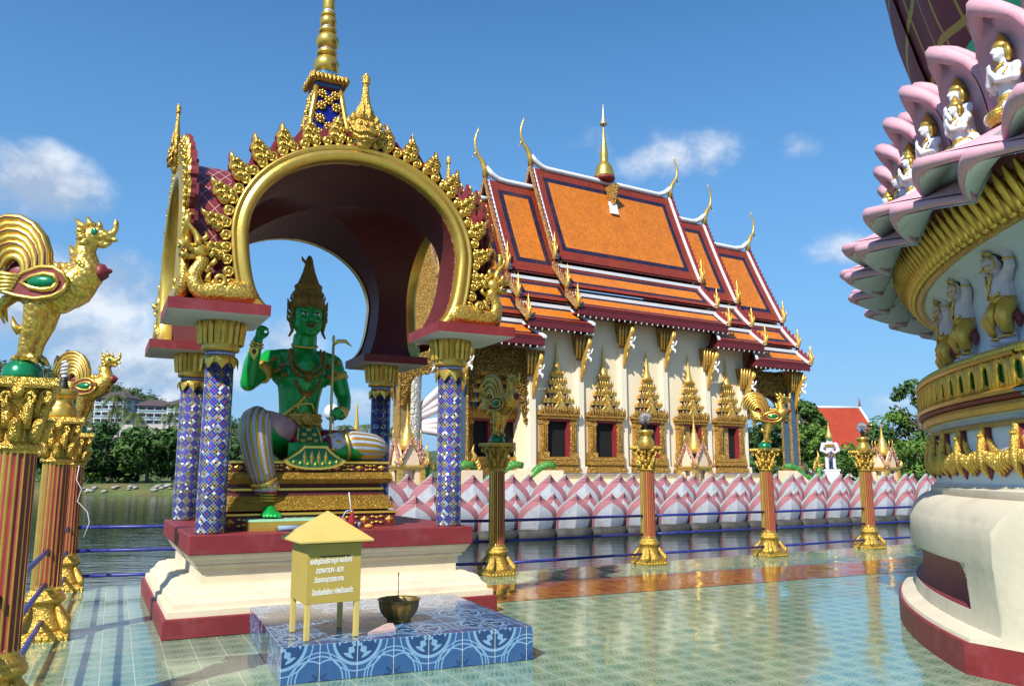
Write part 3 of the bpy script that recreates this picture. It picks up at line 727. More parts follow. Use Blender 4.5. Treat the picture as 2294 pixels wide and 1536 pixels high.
band('lotus_band', [(.12, 1.515), (.06, 1.53), (.03, 1.575), (.045, 1.63), (.07, 1.655), (.115, 1.657)], lotus_gold)
band('gold_band', [(.09, 1.757), (.068, 1.76), (.066, 1.785), (.09, 1.788)], gold)
# diamond and floret appliques on the top and bottom friezes
def frieze(z, ins, hz, name):
    mb = MB()
    for q in range(4):
        hx = (TX if q % 2 == 0 else TY) - ins; hy = (TY if q % 2 == 0 else TX) - ins; M = rotz(q * PI / 2); k = 13
        for i in range(k):
            x = -hx + 2 * hx * (i + .5) / k; w_ = hx / k
            if i % 2 == 0: mb.add([(x - w_ * .75, -hy - .003, z), (x, -hy - .003, z - hz), (x + w_ * .75, -hy - .003, z), (x, -hy - .003, z + hz), (x, -hy - .022, z)], [(0, 1, 4), (1, 2, 4), (2, 3, 4), (3, 0, 4)], 0, False, M)
            else:
                for s in (-1, 1):
                    for dx in (-.7, 0, .7): mb.ell((x + dx * w_, -hy - .006, z + s * hz * (.55 + .25 * abs(dx))), (w_ * .42, .012, hz * .33), 6, 0, M)
    return mb.build(name, gold, thr)
frieze(1.712, .092, .036, 'diamond_frieze'); frieze(1.08, 0.0, .05, 'diamond_frieze')

st = thing('statue', 'green skinned seated deity statue with golden pointed crown, raised hand and striped trousers', 'statue', pl(-.2, -.15, 1.772), PAV_R)
b = MB()
# torso (local x right, -y front; z absolute)
limb(b, [(-.02, .02, 1.98), (-.02, .0, 2.2), (-.03, -.02, 2.45), (-.03, -.03, 2.62), (-.02, -.03, 2.82), (0, -.01, 3.0), (0, .02, 3.12)], [.30, .27, .25, .265, .30, .29, .2], 14)
for s in (-1, 1):
    b.ell((s * .14 - .02, -.10, 2.9), (.19, .16, .17), 12); b.ell((s * .22, 0, 2.95), (.2, .17, .2), 12); b.ell((s * .36, .02, 3.12), (.15, .14, .13), 10)
b.tube([(0, .02, 3.04), (.005, .01, 3.16), (.01, .0, 3.27), (.02, -.02, 3.46)], [.30, .215, .165, .155], 16)
for s in (-1, 1): b.ell((s * .22, .02, 3.17), (.22, .13, .10), 10)
limb(b, [(-.42, .02, 3.11), (-.55, -.1, 2.92), (-.72, -.25, 2.76)], [.135, .125, .105], 12)                # right upper arm
limb(b, [(-.72, -.25, 2.76), (-.71, -.33, 2.98), (-.66, -.40, 3.28)], [.105, .098, .066], 12)
limb(b, [(.42, .02, 3.09), (.50, -.02, 2.84), (.56, -.05, 2.64)], [.13, .118, .098], 12)                    # left upper arm
limb(b, [(.56, -.05, 2.64), (.53, -.18, 2.50), (.42, -.38, 2.38)], [.098, .09, .062], 12)
# right leg hanging: hip - knee - foot; left leg folded
limb(b, [(-.18, -.05, 2.02), (-.46, -.5, 2.10), (-.68, -.83, 2.12)], [.24, .2, .16], 12)
limb(b, [(-.68, -.83, 2.12), (-.62, -.80, 1.75), (-.52, -.76, 1.36), (-.51, -.76, 1.2)], [.16, .15, .085, .08], 12)
limb(b, [(.2, -.05, 2.0), (.55, -.3, 1.98), (.86, -.45, 1.95)], [.23, .2, .15], 12)
limb(b, [(.86, -.45, 1.95), (.4, -.58, 1.93), (-.05, -.62, 1.92)], [.15, .14, .08], 12)
# right foot on stand
b.ell((-.51, -.84, 1.205), (.09, .16, .075), 10); b.ell((-.51, -.95, 1.18), (.105, .11, .05), 10)
for i in range(5): limb(b, [(-.590 + i * .040, -1.0, 1.17), (-.595 + i * .042, -1.08 + .014 * abs(i - 3.2), 1.155)], [.026 if i < 4 else .034, .021 if i < 4 else .03], 8)
# left foot sole turned up
b.ell((-.12, -.68, 1.93), (.13, .07, .1), 10); b.ell((-.20, -.70, 1.93), (.08, .05, .10), 10)
for i in range(5): limb(b, [(-.22, -.70, 1.85 + i * .036), (-.285, -.72, 1.855 + i * .036)], [.022, .018], 8)
# head
HX, HY, HZ = .03, -.05, 3.66
b.ell((HX, HY, HZ + .08), (.205, .22, .21), 16); b.ell((HX, HY - .03, HZ - .06), (.192, .19, .18), 16); b.ell((HX, HY - .08, HZ - .155), (.128, .12, .09), 12)
b.ell((HX, HY - .19, HZ - .20), (.05, .035, .035), 8)
b.tube([(HX, HY - .20, HZ + .10), (HX, HY - .225, HZ + .02), (HX, HY - .25, HZ - .03)], [.022, .026, .034], 8); b.ell((HX, HY - .235, HZ - .035), (.045, .03, .025), 8)
for s in (-1, 1):
    b.ell((HX + s * .085, HY - .175, HZ - .03), (.07, .05, .06), 8); b.ell((HX + s * .08, HY - .18, HZ + .105), (.08, .045, .025), 8)
    b.ell((HX + s * .198, HY + .0, HZ - .0), (.02, .05, .09), 8); b.ell((HX + s * .2, HY, HZ - .09), (.02, .03, .06), 8)
b.ell((HX, HY - .195, HZ - .105), (.062, .04, .03), 8)
def hand(b, M, curl=1.0, r=.02, thumb=1):
    """palm along +Z, palm faces -Y; fingers bend towards -Y"""
    b.ell((0, 0, .06), (.062, .032, .08), 10, 0, M)
    for i, (x, L) in enumerate(((-.045, .085), (-.016, .1), (.014, .095), (.042, .075))):
        p = [(x, 0, .12), (x * 1.08, -.03 * curl, .12 + L * .5), (x * 1.05, -.085 * curl, .12 + L * (.75 - .3 * curl)), (x, -.095 * curl - .01, .12 + L * (.95 - .85 * curl))]
        limb(b, [tuple(M @ Vector(q)) for q in p], [r, r * .95, r * .85, r * .7], 8)
    p = [(-.05 * thumb, -.01, .03), (-.085 * thumb, -.035, .075), (-.07 * thumb, -.075, .115)]
    limb(b, [tuple(M @ Vector(q)) for q in p], [r * 1.15, r, r * .85], 8)
hand(b, TR(-.655, -.41, 3.30) @ Matrix.Rotation(R(8), 4, 'Y') @ Matrix.Rotation(R(15), 4, 'X') @ rotz(R(25)), .9, .021, -1)
hand(b, TR(.41, -.40, 2.375) @ Matrix.Rotation(R(-62), 4, 'Y') @ Matrix.Rotation(R(35), 4, 'X') @ rotz(R(0)), 1.0, .021, 1)
body = blob('body', b, .0135, green_skin, st, 3)
# painted face
eye_w = mat('eye_white', (.8, .8, .78), .25)
for s in (-1, 1):
    mb = MB(); mb.ell((HX + s * .078, HY - .205, HZ + .052), (.046, .014, .017), 12); e_ = mb.build('eye', eye_w, body)
    mb = MB(); mb.ell((HX + s * .076, HY - .2165, HZ + .052), (.017, .006, .015), 10); mb.build('pupil', black, body)
    mb = MB(); mb.tube([(HX + s * .03, HY - .215, HZ + .063), (HX + s * .075, HY - .218, HZ + .075), (HX + s * .13, HY - .185, HZ + .055)], [.004, .006, .003], 6); mb.build('eyelid_line', black, body)
    mb = MB(); mb.tube([(HX + s * .022, HY - .226, HZ + .095), (HX + s * .07, HY - .226, HZ + .137), (HX + s * .12, HY - .195, HZ + .13), (HX + s * .155, HY - .16, HZ + .09)], [.006, .009, .008, .003], 6)
    mb.build('eyebrow', mat('brow_green_gold', (.10, .22, .05), .4), body)
    mb = MB(); mb.tube([(HX + s * .01, HY - .247, HZ - .068), (HX + s * .06, HY - .232, HZ - .072), (HX + s * .11, HY - .2, HZ - .055)], [.004, .006, .003], 6); mb.build('moustache', black, body)
mb = MB(); mb.ell((HX, HY - .226, HZ - .098), (.062, .016, .014), 12); mb.ell((HX, HY - .224, HZ - .118), (.05, .018, .015), 12); mb.build('lips', lips, body)
# crown
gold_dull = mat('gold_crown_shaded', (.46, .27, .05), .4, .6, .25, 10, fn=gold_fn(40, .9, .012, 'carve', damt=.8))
cx, cy = HX, HY + .02
mb = MB()
mb.lathe([(.215, 3.80), (.235, 3.81), (.24, 3.845), (.228, 3.86), (.232, 3.90), (.22, 3.93), (.205, 3.945), (.2, 3.99), (.215, 4.0), (.21, 4.03), (.185, 4.05), (.175, 4.10), (.188, 4.11), (.18, 4.135), (.15, 4.155), (.125, 4.21), (.085, 4.32), (.055, 4.44), (.045, 4.5), (.02, 4.55), (0, 4.56)], 28, cx, cy)
for i in range(28): a = i * 2 * PI / 28; mb.ell((cx + .238 * cos(a), cy + .238 * sin(a), 3.828), .013, 6)
for i in range(16): a = i * 2 * PI / 16; mb.add([(cx + .21 * cos(a - .15), cy + .21 * sin(a - .15), 3.93), (cx + .21 * cos(a + .15), cy + .21 * sin(a + .15), 3.93), (cx + .225 * cos(a), cy + .225 * sin(a), 4.01), (cx + .24 * cos(a), cy + .24 * sin(a), 3.95)], [(0, 3, 2), (3, 1, 2), (0, 1, 3)], 0)
mb.tube([(cx - .03, cy, 4.44), (cx - .09, cy, 4.49), (cx - .105, cy, 4.535)], [.025, .02, .006], 6)
mb.ell((cx, cy - .235, 3.9), (.045, .03, .05), 8)
mb.build('crown', gold_dull, st)
for s in (-1, 1):      # ear guards
    mb = MB()
    mb.tube([(cx + s * .2, cy - .09, 3.86), (cx + s * .215, cy - .08, 3.74), (cx + s * .225, cy - .04, 3.62), (cx + s * .2, cy - .05, 3.5), (cx + s * .24, cy - .05, 3.42)], [.022, .03, .024, .022, .014], 8)
    for q, z in enumerate((3.84, 3.78, 3.70, 3.62)): mb.tube([(cx + s * .215, cy - .03, z), (cx + s * .255, cy - .01, z + .04), (cx + s * .27, cy - .0, z + .1)], [.028, .022, .004], 6)
    mb.build('ear_ornament', gold_dull, st)
# jewellery
def ringpath(c, rx, ry, z, k=24, tilt=0.0): return [(c[0] + rx * cos(2 * PI * i / k), c[1] + ry * sin(2 * PI * i / k), z + tilt * sin(2 * PI * i / k)) for i in range(k + 1)]
mb = MB()
for i in range(20): a = PI + PI * i / 19; mb.ell((.01 + .16 * cos(a), -.02 + .17 * sin(a), 3.32 + .05 * sin(a)), .02, 8)
mb.build('bead_necklace', gold, st)
def collar(mb, pts, rad): mb.tube(pts, rad, 8, flat=.5); [mb.ell(p, (rad * .6, rad * .6, rad * .6), 6) for p in pts[::1]]
mb = MB()
chest = lambda x, z: -.02 - math.sqrt(max(.002, .315 ** 2 - (x * .72) ** 2)) * (1.0 if z < 3.0 else 1 - (z - 3.0) * 1.2)
for w_, z0, zt, rad in ((.235, 2.86, 3.22, .036), (.185, 2.93, 3.24, .024)):
    pts = []
    for i in range(15):
        t = -1 + 2 * i / 14; x = w_ * math.sin(t * PI / 2) * (1 if abs(t) < .99 else .95); z = z0 + (zt - z0) * abs(t) ** 2.4; pts.append((x, chest(x, z) - .012, z))
    mb.tube(pts, rad, 8, flat=.6)
    for p in pts: mb.ell((p[0], p[1] - .02, p[2]), rad * .55, 6)
for k in range(8): a = k * PI / 4; mb.tube([(0, chest(0, 2.86) - .03, 2.86), (.075 * cos(a), chest(0, 2.86) - .025, 2.86 + .075 * sin(a))], [.03, .006], 6)
mb.ell((0, chest(0, 2.86) - .04, 2.86), (.038, .025, .038), 8)
pts = [(-.16 + .32 * i / 12, chest(.1, 2.7) - .015, 2.62 + .20 * abs(-1 + 2 * i / 12) ** 1.7) for i in range(13)]
mb.tube(pts, .022, 8, flat=.6); [mb.ell((p[0], p[1] - .018, p[2]), .02, 6) for p in pts]
mb.ell((0, chest(0, 2.62) - .02, 2.64), (.05, .03, .055), 8)
for s in (-1, 1):
    for x, z in ((.28, 3.03), (.33, 2.96), (.25, 2.9), (.38, 3.1)):
        mb.tube([(s * x, chest(x * .6, 2.9) + .04, z), (s * (x + .05), chest(x * .6, 2.9) + .07, z - .015), (s * (x + .1), chest(x * .6, 2.9) + .12, z - .05)], [.034, .026, .004], 6)
mb.build('breast_collar', gold_dull, st)
mb = MB(); pts = [(-.04, chest(0, 2.62) - .01, 2.6), (-.10, -.30, 2.52), (-.2, -.24, 2.42), (-.29, -.12, 2.32), (-.31, -.02, 2.22)]
mb.tube(pts, .026, 8, flat=.6)
for i in range(len(pts) - 1):
    for t in (0, .33, .66): p = [pts[i][q] + (pts[i + 1][q] - pts[i][q]) * t for q in range(3)]; mb.ell((p[0], p[1] - .015, p[2]), .024, 6)
mb.build('shoulder_sash', gold, st)
mb = MB(); mb.lathe([(.262, 2.24), (.29, 2.245), (.30, 2.27), (.285, 2.29), (.285, 2.36), (.30, 2.38), (.29, 2.405), (.258, 2.41)], 32, -.02, -.005)
for i in range(36): a = i * 2 * PI / 36; mb.ell((-.02 + .29 * cos(a), -.005 + .29 * sin(a), 2.325), (.017, .017, .03), 6)
mb.ell((.02, -.305, 2.33), (.085, .035, .085), 12); mb.ell((.02, -.335, 2.33), (.04, .02, .04), 8)
for k in range(10): a = k * PI / 5; mb.ell((.02 + .07 * cos(a), -.33, 2.33 + .07 * sin(a)), .018, 6)
for i in range(9): a = PI + PI * (i + .5) / 9; mb.tube([(-.02 + .285 * cos(a), -.005 + .285 * sin(a), 2.24), (-.02 + .295 * cos(a), -.005 + .295 * sin(a), 2.19), (-.02 + .29 * cos(a), -.005 + .29 * sin(a), 2.12)], [.022, .032, .005], 6)
mb.build('belt', gold_fine, st)
mb = MB()
for s, p0, p1 in ((-1, (-.50, -.055, 2.98), (-.58, -.13, 2.88)), (1, (.455, 0, 2.95), (.49, -.02, 2.86))):
    a, c_ = Vector(p0), Vector(p1)
    mb.tube([a, a + (c_ - a) * .1, a + (c_ - a) * .5, a + (c_ - a) * .9, c_], [.125, .15, .143, .148, .12], 16)
    mb = mb if False else mb
    mb.build('arm_band', gold_fine, st); mb = MB()
mb.tube([(-.672, -.385, 3.20), (-.667, -.39, 3.225)], .088, 16); mb.tube([(-.665, -.395, 3.235), (-.66, -.4, 3.26)], .083, 16); mb.build('bracelet', gold, st)
mb = MB(); mb.prism([(-.05, .05), (-.055, 0), (-.03, -.06), (0, -.11), (.03, -.06), (.055, 0), (.05, .05)], 0, -.02, 0, TR(-.71, -.47, 3.13)); mb.ell((-.71, -.495, 3.13), (.025, .015, .035), 8, 1); mb.build('arm_pendant', [gold, maroon], st)
mb = MB(); mb.tube([(.475, -.29, 2.43), (.455, -.325, 2.415)], .088, 16); mb.tube([(.45, -.335, 2.41), (.432, -.36, 2.398)], .082, 16); mb.build('bracelet', gold, st)
mb = MB()
for z in (1.325, 1.36, 1.395): mb.lathe([(.07, z - .015), (.112, z - .01), (.116, z), (.112, z + .01), (.07, z + .015)], 20, -.515, -.76)
mb.build('anklet', gold, st)
# striped trousers over both legs
def stripe_fn(g, oc, c, nrm):
    uv = g.xyz(g.node('ShaderNodeUVMap').outputs[0]); k = g.m('FRACT', g.m('MULTIPLY', uv[0], 16.0))
    nzv = g.m('ADD', k, g.m('MULTIPLY', g.m('SUBTRACT', g.noise(oc, 30, 2), .5), .16))
    a = g.m('GREATER_THAN', nzv, .52); b_ = g.m('GREATER_THAN', g.m('ABSOLUTE', g.m('SUBTRACT', nzv, .26)), .235)
    col = g.mix(a, (.42, .50, .62), (.62, .36, .05)); col = g.mix(g.m('MULTIPLY', b_, g.m('SUBTRACT', 1.0, a)), col, (.16, .03, .05))
    h = g.m('ADD', a, g.m('MULTIPLY', g.noise(oc, 45, 3), .6))
    return dict(col=col, nrm=g.bump(h, .7, .012), metal=g.m('MULTIPLY', a, .6), rough=.35)
stripes = mat('striped_silk', (.5, .5, .6), .4, fn=stripe_fn)
white_cloth = mat('white_painted_cloth', (.62, .62, .68), .45, 0, .06, 4)
def leaf_drop(mb, p, n_, up, L, w_, m=0):
    n_, up = Vector(n_).normalized(), Vector(up).normalized(); s = up.cross(n_); p = Vector(p)
    mb.add([p - up * L * .5, p + s * w_, p + up * L * .5, p - s * w_, p + n_ * .02], [(0, 1, 4), (1, 2, 4), (2, 3, 4), (3, 0, 4)], m)
def legcloth(mb, pts, rad): mb.tube(pts, rad, 24)
mb = MB(); legcloth(mb, bez((-.60, -.72, 2.26), (-.80, -.92, 2.36), (-.72, -.93, 1.98), (-.58, -.812, 1.57), 12), [.07, .13, .165, .18, .19, .192, .19, .185, .18, .172, .165, .158, .15]); t1 = mb.build('trouser_leg', stripes, st)
mb = MB(); mb.tube([(-.585, -.815, 1.585), (-.57, -.80, 1.545)], [.168, .168], 20); mb.build('hem_band', gold, t1)
mb = MB(); mb.tube([(-.565, -.80, 1.56), (-.545, -.79, 1.49), (-.535, -.785, 1.425)], [.15, .145, .138], 20)
mb.tube([(-.535, -.785, 1.43), (-.535, -.785, 1.41)], [.148, .145], 20, 1)
for i in range(7):
    a = PI + PI * (i - .0) / 6; nn = (cos(a), sin(a), 0); leaf_drop(mb, (-.545 + .146 * cos(a), -.792 + .148 * sin(a), 1.49), nn, (0, 0, 1), .10, .028, 2)
mb.build('trouser_cuff', [white_cloth, maroon, gold], t1)
mb = MB(); legcloth(mb, [(-.26, -.2, 2.1), (-.42, -.42, 2.16), (-.56, -.66, 2.2), (-.64, -.78, 2.22)], [.26, .235, .2, .13])
for i in range(10): a = random.uniform(PI * 1.0, PI * 1.9); t = random.random(); p = Vector((-.3, -.26, 2.12)).lerp(Vector((-.6, -.7, 2.2)), t); r_ = .25 - .06 * t; nn = Vector((cos(a) * .6, sin(a) * .6, .6 * random.random() + .2)).normalized(); leaf_drop(mb, p + nn * r_, nn, (.4, .5, -.1), .12, .035, 1)
mb.build('thigh_cloth', [mat('red_white_cloth', (.55, .30, .30), .5, 0, .25, 7), gold], st)
mb = MB(); legcloth(mb, [(.42, -.50, 1.97), (.55, -.48, 1.985), (.70, -.46, 1.98), (.84, -.45, 1.97), (.95, -.44, 1.95), (1.03, -.43, 1.93)], [.20, .205, .2, .185, .15, .08]); t2 = mb.build('trouser_leg', stripes, st)
mb = MB(); mb.tube([(.42, -.505, 1.97), (.46, -.50, 1.975)], [.222, .222], 22); mb.build('hem_band', gold, t2)
mb = MB(); mb.tube([(.20, -.555, 1.95), (.32, -.53, 1.96), (.43, -.505, 1.97)], [.165, .185, .198], 22); mb.tube([(.19, -.556, 1.95), (.215, -.552, 1.95)], [.175, .177], 22, 1)
for i in range(8): a = -PI * .9 + PI * 1.2 * i / 7; t = .28 if i % 2 else .6; nn = Vector((0, -cos(a), sin(a))); leaf_drop(mb, Vector((.22 + .2 * t, -.55 + .05 * t, 1.955)) + nn * (.178 + .02 * t), nn, (1, .2, 0), .11, .034, 2)
mb.build('trouser_cuff', [white_cloth, maroon, gold], t2)
# maroon waist flaps
mb = MB(); mb.tube([(.22, -.28, 2.14), (.4, -.42, 2.16), (.62, -.5, 2.20)], [.05, .03, .008], 8); mb.tube([(-.2, -.28, 2.16), (-.42, -.6, 2.34), (-.66, -.85, 2.33)], [.05, .035, .01], 8); mb.tube([(-.2, -.33, 2.2), (-.16, -.5, 2.06), (-.14, -.62, 1.96)], [.03, .04, .012], 8); mb.build('sash_edge', red, st)
# front apron: panel then fan
def apron(mb, out, y0, y1, m): mb.prism(out, y0, y1, m)
gp = mat('green_panel', (.01, .15, .05), .35, .2, .2, 5)
fan = [(-.13, 1.97), (-.20, 1.90), (-.30, 1.83), (-.37, 1.795), (-.33, 1.745), (-.22, 1.705), (-.06, 1.685), (.08, 1.685), (.24, 1.705), (.35, 1.745), (.39, 1.795), (.30, 1.83), (.21, 1.90), (.15, 1.97)]
mb = MB(); mb.prism(fan, -.60, -.865, 0); mb.prism([(x * .87 + .0, 1.825 + (z - 1.825) * .80) for x, z in fan], -.86, -.872, 1)
for i, x in enumerate((-.12, -.035, .05, .135)): leaf_drop(mb, (x, -.872, 1.83), (0, -1, 0), (.25 * x, 0, 1), .17, .028, 2)
for x in (-.25, -.17, -.08, .01, .1, .19, .27): leaf_drop(mb, (x * 1.0, -.872, 1.745 + .25 * abs(x) ** 1.6), (0, -1, 0), (0, 0, 1), .055, .02, 2)
fo = mb.build('apron_fan', [gold, gp, gold], st)
pn = [(-.13, 2.23), (-.15, 2.1), (-.16, 1.98), (.17, 1.98), (.16, 2.1), (.13, 2.23)]
mb = MB(); M = TR(0, -.49, 2.1) @ Matrix.Rotation(R(-30), 4, 'X') @ TR(0, 0, -2.1) @ TR(0, 0, -.02)
mb.prism(pn, .2, -.03, 0, M); mb.prism([(x * .84, 2.105 + (z - 2.105) * .95) for x, z in pn], -.025, -.036, 1, M)
for x, z in ((0, 2.19), (-.06, 2.12), (.07, 2.12), (0, 2.06), (-.08, 2.03), (.08, 2.03)):
    for k in range(6): a = k * PI / 3; mb.ell((x + .022 * cos(a), -.04, z + .016 * sin(a)), (.016, .012, .012), 6, 2, M)
for i in range(9): mb.ell((-.13 + .0325 * i, -.04, 1.99), .013, 6, 2, M)
mb.build('apron_panel', [gold, gp, gold], st)
mb = MB(); v = [(-.11, 2.24), (-.1, 2.16), (0.01, 2.04), (.12, 2.16), (.13, 2.24)]; mb.tube([(x, -.34 - .2 * (2.24 - z), z) for x, z in v], .018, 6); mb.ell((.01, -.38, 2.17), (.03, .02, .05), 8); mb.build('belt_pendant', gold, st)
mb = MB(); mb.tube([(-.10, -.30, 2.41), (-.10, -.31, 2.50), (-.02, -.32, 2.53), (.07, -.32, 2.52), (.12, -.30, 2.40)], .016, 6); mb.build('belt_hook', gold, st)
# staff held by the left hand
sf = MB(); sf.tube([(0, 0, 1.98), (0.0, 0, 2.5), (.0, 0, 3.3)], [.016, .018, .017], 8); sf.tube([(0, 0, 3.28), (.06, 0, 3.34), (.16, 0, 3.345), (.25, 0, 3.28)], [.012, .028, .026, .003], 8, flat=.35); sf.ell((0, 0, 3.36), (.022, .022, .06), 8)
pl_gold = mat('staff_gold', (.62, .50, .14), .4, .4)
s_ = sf.build('staff', pl_gold, None, loc=pl(.085, -.615, 0), rz=PAV_R); tag(s_, 'slim golden staff with leaf blade tip held by the green statue', 'staff')
# foot stand
fs_ = MB(); out = [(-.32, -.22), (-.34, .2), (.6, .2), (.62, -.05), (.45, -.22)]
n = len(out); fs_.add([(x, y, 1.0) for x, y in out] + [(x, y, 1.105) for x, y in out] + [(x * .97, y * .95, 1.125) for x, y in out], [tuple(range(n))[::-1], tuple(range(2 * n, 3 * n))] + [(i, (i + 1) % n, n + (i + 1) % n, n + i) for i in range(n)] + [(n + i, n + (i + 1) % n, 2 * n + (i + 1) % n, 2 * n + i) for i in range(n)], [0, 1] + [0] * n + [1] * n)
o = fs_.build('footstool', [gold, mat('mint_top', (.25, .52, .34), .6)], None, loc=pl(-.66, -1.13, 0), rz=PAV_R); tag(o, 'low gold footstool with mint green top under the statue foot', 'footstool')
# offerings on the red slab
def item(mb, name, mats, label, cat, a, b_, group=None): return tag(mb.build(name, mats, None, loc=pl(a, b_, 1.0), rz=PAV_R, zoff=0), label, cat, group)
mb = MB(); mb.tube([(-.16, 0, .03), (.16, 0.02, .03)], .03, 12); item(mb, 'paper_roll', mat('blue_paper', (.22, .32, .45), .6), 'rolled blue paper lying on the red slab beside the footstool', 'paper roll', -.52, -1.42)
bt = thing('drink_bottle', 'small bottle of red drink with a tilted white straw before the throne', 'bottle', pl(.18, -1.38, 1.0), PAV_R)
mb = MB(); mb.lathe([(.0, 0), (.032, .0), (.036, .02), (.034, .07), (.036, .12), (.022, .16), (.016, .19), (.018, .21)], 16); mb.build('bottle', mat('red_drink', (.35, .01, .03), .12, 0, .3, 20, coat=.5), bt, zoff=0)
mb = MB(); mb.tube([(0, 0, .12), (-.05, -.01, .42)], .006, 6); mb.build('straw', white, bt, zoff=0)
bt = thing('drink_bottle', 'orange drink bag with a bent blue straw before the throne', 'drink', pl(.05, -1.33, 1.0), PAV_R)
mb = MB(); mb.ell((0, 0, .05), (.085, .06, .055), 12); mb.ell((.04, 0, .08), (.05, .04, .05), 10); mb.build('bag', mat('orange_bag', (.45, .14, .07), .4, 0, .3, 12), bt, zoff=0)
mb = MB(); mb.tube([(0, 0, .08), (.07, 0, .2), (.15, 0, .215)], .008, 6); mb.build('straw', mat('straw_blue', (.25, .45, .65), .4), bt, zoff=0)
mb = MB(); mb.ell((0, 0, .028), (.055, .03, .028), 10); item(mb, 'fruit', mat('orange_fruit', (.7, .32, .06), .5, 0, .2, 12), 'small orange fruit on the red slab, farthest right of the offerings', 'fruit', .36, -1.46)
mb = MB(); mb.lathe([(0, 0), (.028, 0), (.034, .07), (.03, .07), (.026, .01)], 14); item(mb, 'cup', mat('grey_cup', (.35, .38, .42), .3), 'little grey cup standing between the red bottle and the fruit', 'cup', .27, -1.33)
# ================================================================ POSTS, BIRDS, LAMPS, RAILINGS
PH = 2.17
flute = mat('flute_red', (.30, .04, .035), .5, 0, .2, 8)
def post_parts(t):
    mb = MB()
    mb.box(-.235, .235, -.235, .235, 0, .07); mb.box(-.22, .22, -.22, .22, .07, .095)
    mb.lathe([(.225, .095), (.20, .13), (.165, .2), (.15, .28), (.152, .33), (.16, .345), (.185, .36), (.195, .385), (.185, .41), (.165, .418), (.172, .43), (.172, .445), (.145, .46), (.140, .475)], 28, sq=lambda i, r, z: .03 * (1 if i % 2 else -1) if .1 < z < .34 else 0)
    for q in range(4):
        a = PI / 4 + q * PI / 2; M = rotz(a)
        mb.tube([(.30, 0, .09), (.29, 0, .15), (.245, 0, .2), (.20, 0, .26), (.165, 0, .33)], [.036, .048, .042, .034, .016], 8, 0, M)
        mb.tube([(x, y + .0, z) for x, y, z in spiral((.285, .12), .04, 1.2, 9, 0, 1)], .016, 5, 0, M)
        M = rotz(q * PI / 2)
        for k in range(-3, 4): mb.ell((k * .062, -.235, .035), (.022, .014, .024), 6, 0, M)
    mb.build('base', gold_fine, t)
    n = 80
    mb = MB()
    def ff(i, r, z): return -.075 if i % 4 in (0, 1) and .50 < z < 1.70 else 0
    zs = [.47, .499, .52, 1.0, 1.67, 1.699, 1.72]; rr = [.138, .138, .137, .134, .130, .130, .130]
    vs = []; k = n
    for r, z in zip(rr, zs):
        for i in range(n):
            a = 2 * PI * i / n; q = 1 + (ff(i, r, z)); vs.append((r * q * cos(a), r * q * sin(a), z))
    fs = []; ms = []
    for j in range(len(zs) - 1):
        for i in range(n):
            fs.append((j * n + i, j * n + (i + 1) % n, (j + 1) * n + (i + 1) % n, (j + 1) * n + i)); ms.append(1 if i % 4 in (0, 1, 3) and i % 4 != 3 and 1 <= j <= 4 else 0)
    mb.add(vs, fs, ms, False); mb.build('shaft', [gold, flute], t)
    mb = MB()
    mb.lathe([(.128, 1.715), (.15, 1.72), (.158, 1.74), (.15, 1.76), (.135, 1.765), (.137, 1.80), (.142, 1.88), (.155, 1.97), (.19, 2.06), (.225, 2.10)], 28)
    for ring, (k, z0, L, r0, w_) in enumerate(((8, 1.775, .13, .142, .05), (8, 1.86, .15, .15, .05))):
        for i in range(k):
            a = 2 * PI * (i + .5 * ring) / k; M = rotz(a)
            mb.tube([(r0, 0, z0), (r0 + .02, 0, z0 + L * .5), (r0 + .055, 0, z0 + L * .88), (r0 + .09, 0, z0 + L * .92), (r0 + .095, 0, z0 + L * .78)], [.04, .045, .038, .028, .012], 6, 0, M)
    for q in range(4):
        M = rotz(PI / 4 + q * PI / 2)
        mb.tube([(.16, 0, 1.93), (.2, 0, 2.02), (.25, 0, 2.08), (.31, 0, 2.09), (.325, 0, 2.05), (.30, 0, 2.02), (.28, 0, 2.045)], [.028, .03, .03, .03, .028, .024, .02], 6, 0, M)
        M = rotz(q * PI / 2)
        mb.ell((.225, 0, 2.09), (.04, .055, .045), 8, 0, M)
        for s in (-1, 1): mb.tube([(.215 + .0 * i, s * y, z) for i, (y, _, z) in enumerate(spiral((.09, 2.04), .045, 1.2, 9, PI, -1))], .016, 5, 0, M)
    # abacus with concave sides
    out = []
    for q in range(4):
        for u in (-1, -.86, -.5, 0, .5, .86):
            d = .285 if abs(u) > .8 else (.262 if abs(u) > .3 else .248); x, y = u * .285, -d; a = q * PI / 2
            out.append((x * cos(a) - y * sin(a), x * sin(a) + y * cos(a)))
    m_ = len(out)
    mb.add([(x * .94, y * .94, 2.105) for x, y in out] + [(x, y, 2.125) for x, y in out] + [(x, y, 2.165) for x, y in out] + [(x * .97, y * .97, 2.17) for x, y in out],
           [tuple(range(m_))[::-1], tuple(range(3 * m_, 4 * m_))] + [(j * m_ + i, j * m_ + (i + 1) % m_, (j + 1) * m_ + (i + 1) % m_, (j + 1) * m_ + i) for j in range(3) for i in range(m_)])
    kf = lambda z: 1 - .20 * max(0, min(1, (z - 1.78) / .2))
    mb.v = [(x * kf(z), y * kf(z), z) for x, y, z in mb.v]; mb.build('capital', gold_cap2, t)
gold_cap2 = mat('gold_acanthus', GC, .3, .78, .15, 6, fn=gold_fn(40, .55, .012, 'carve', damt=.25))
p0_ = thing('column', 'gold and red fluted column nearest the viewer at the left edge, carrying a gold bird', 'column', (*POST_L[0], 0), R(27), 'fluted columns along the terrace edge')
post_parts(p0_); p0_.scale = (1, 1, 1.045)
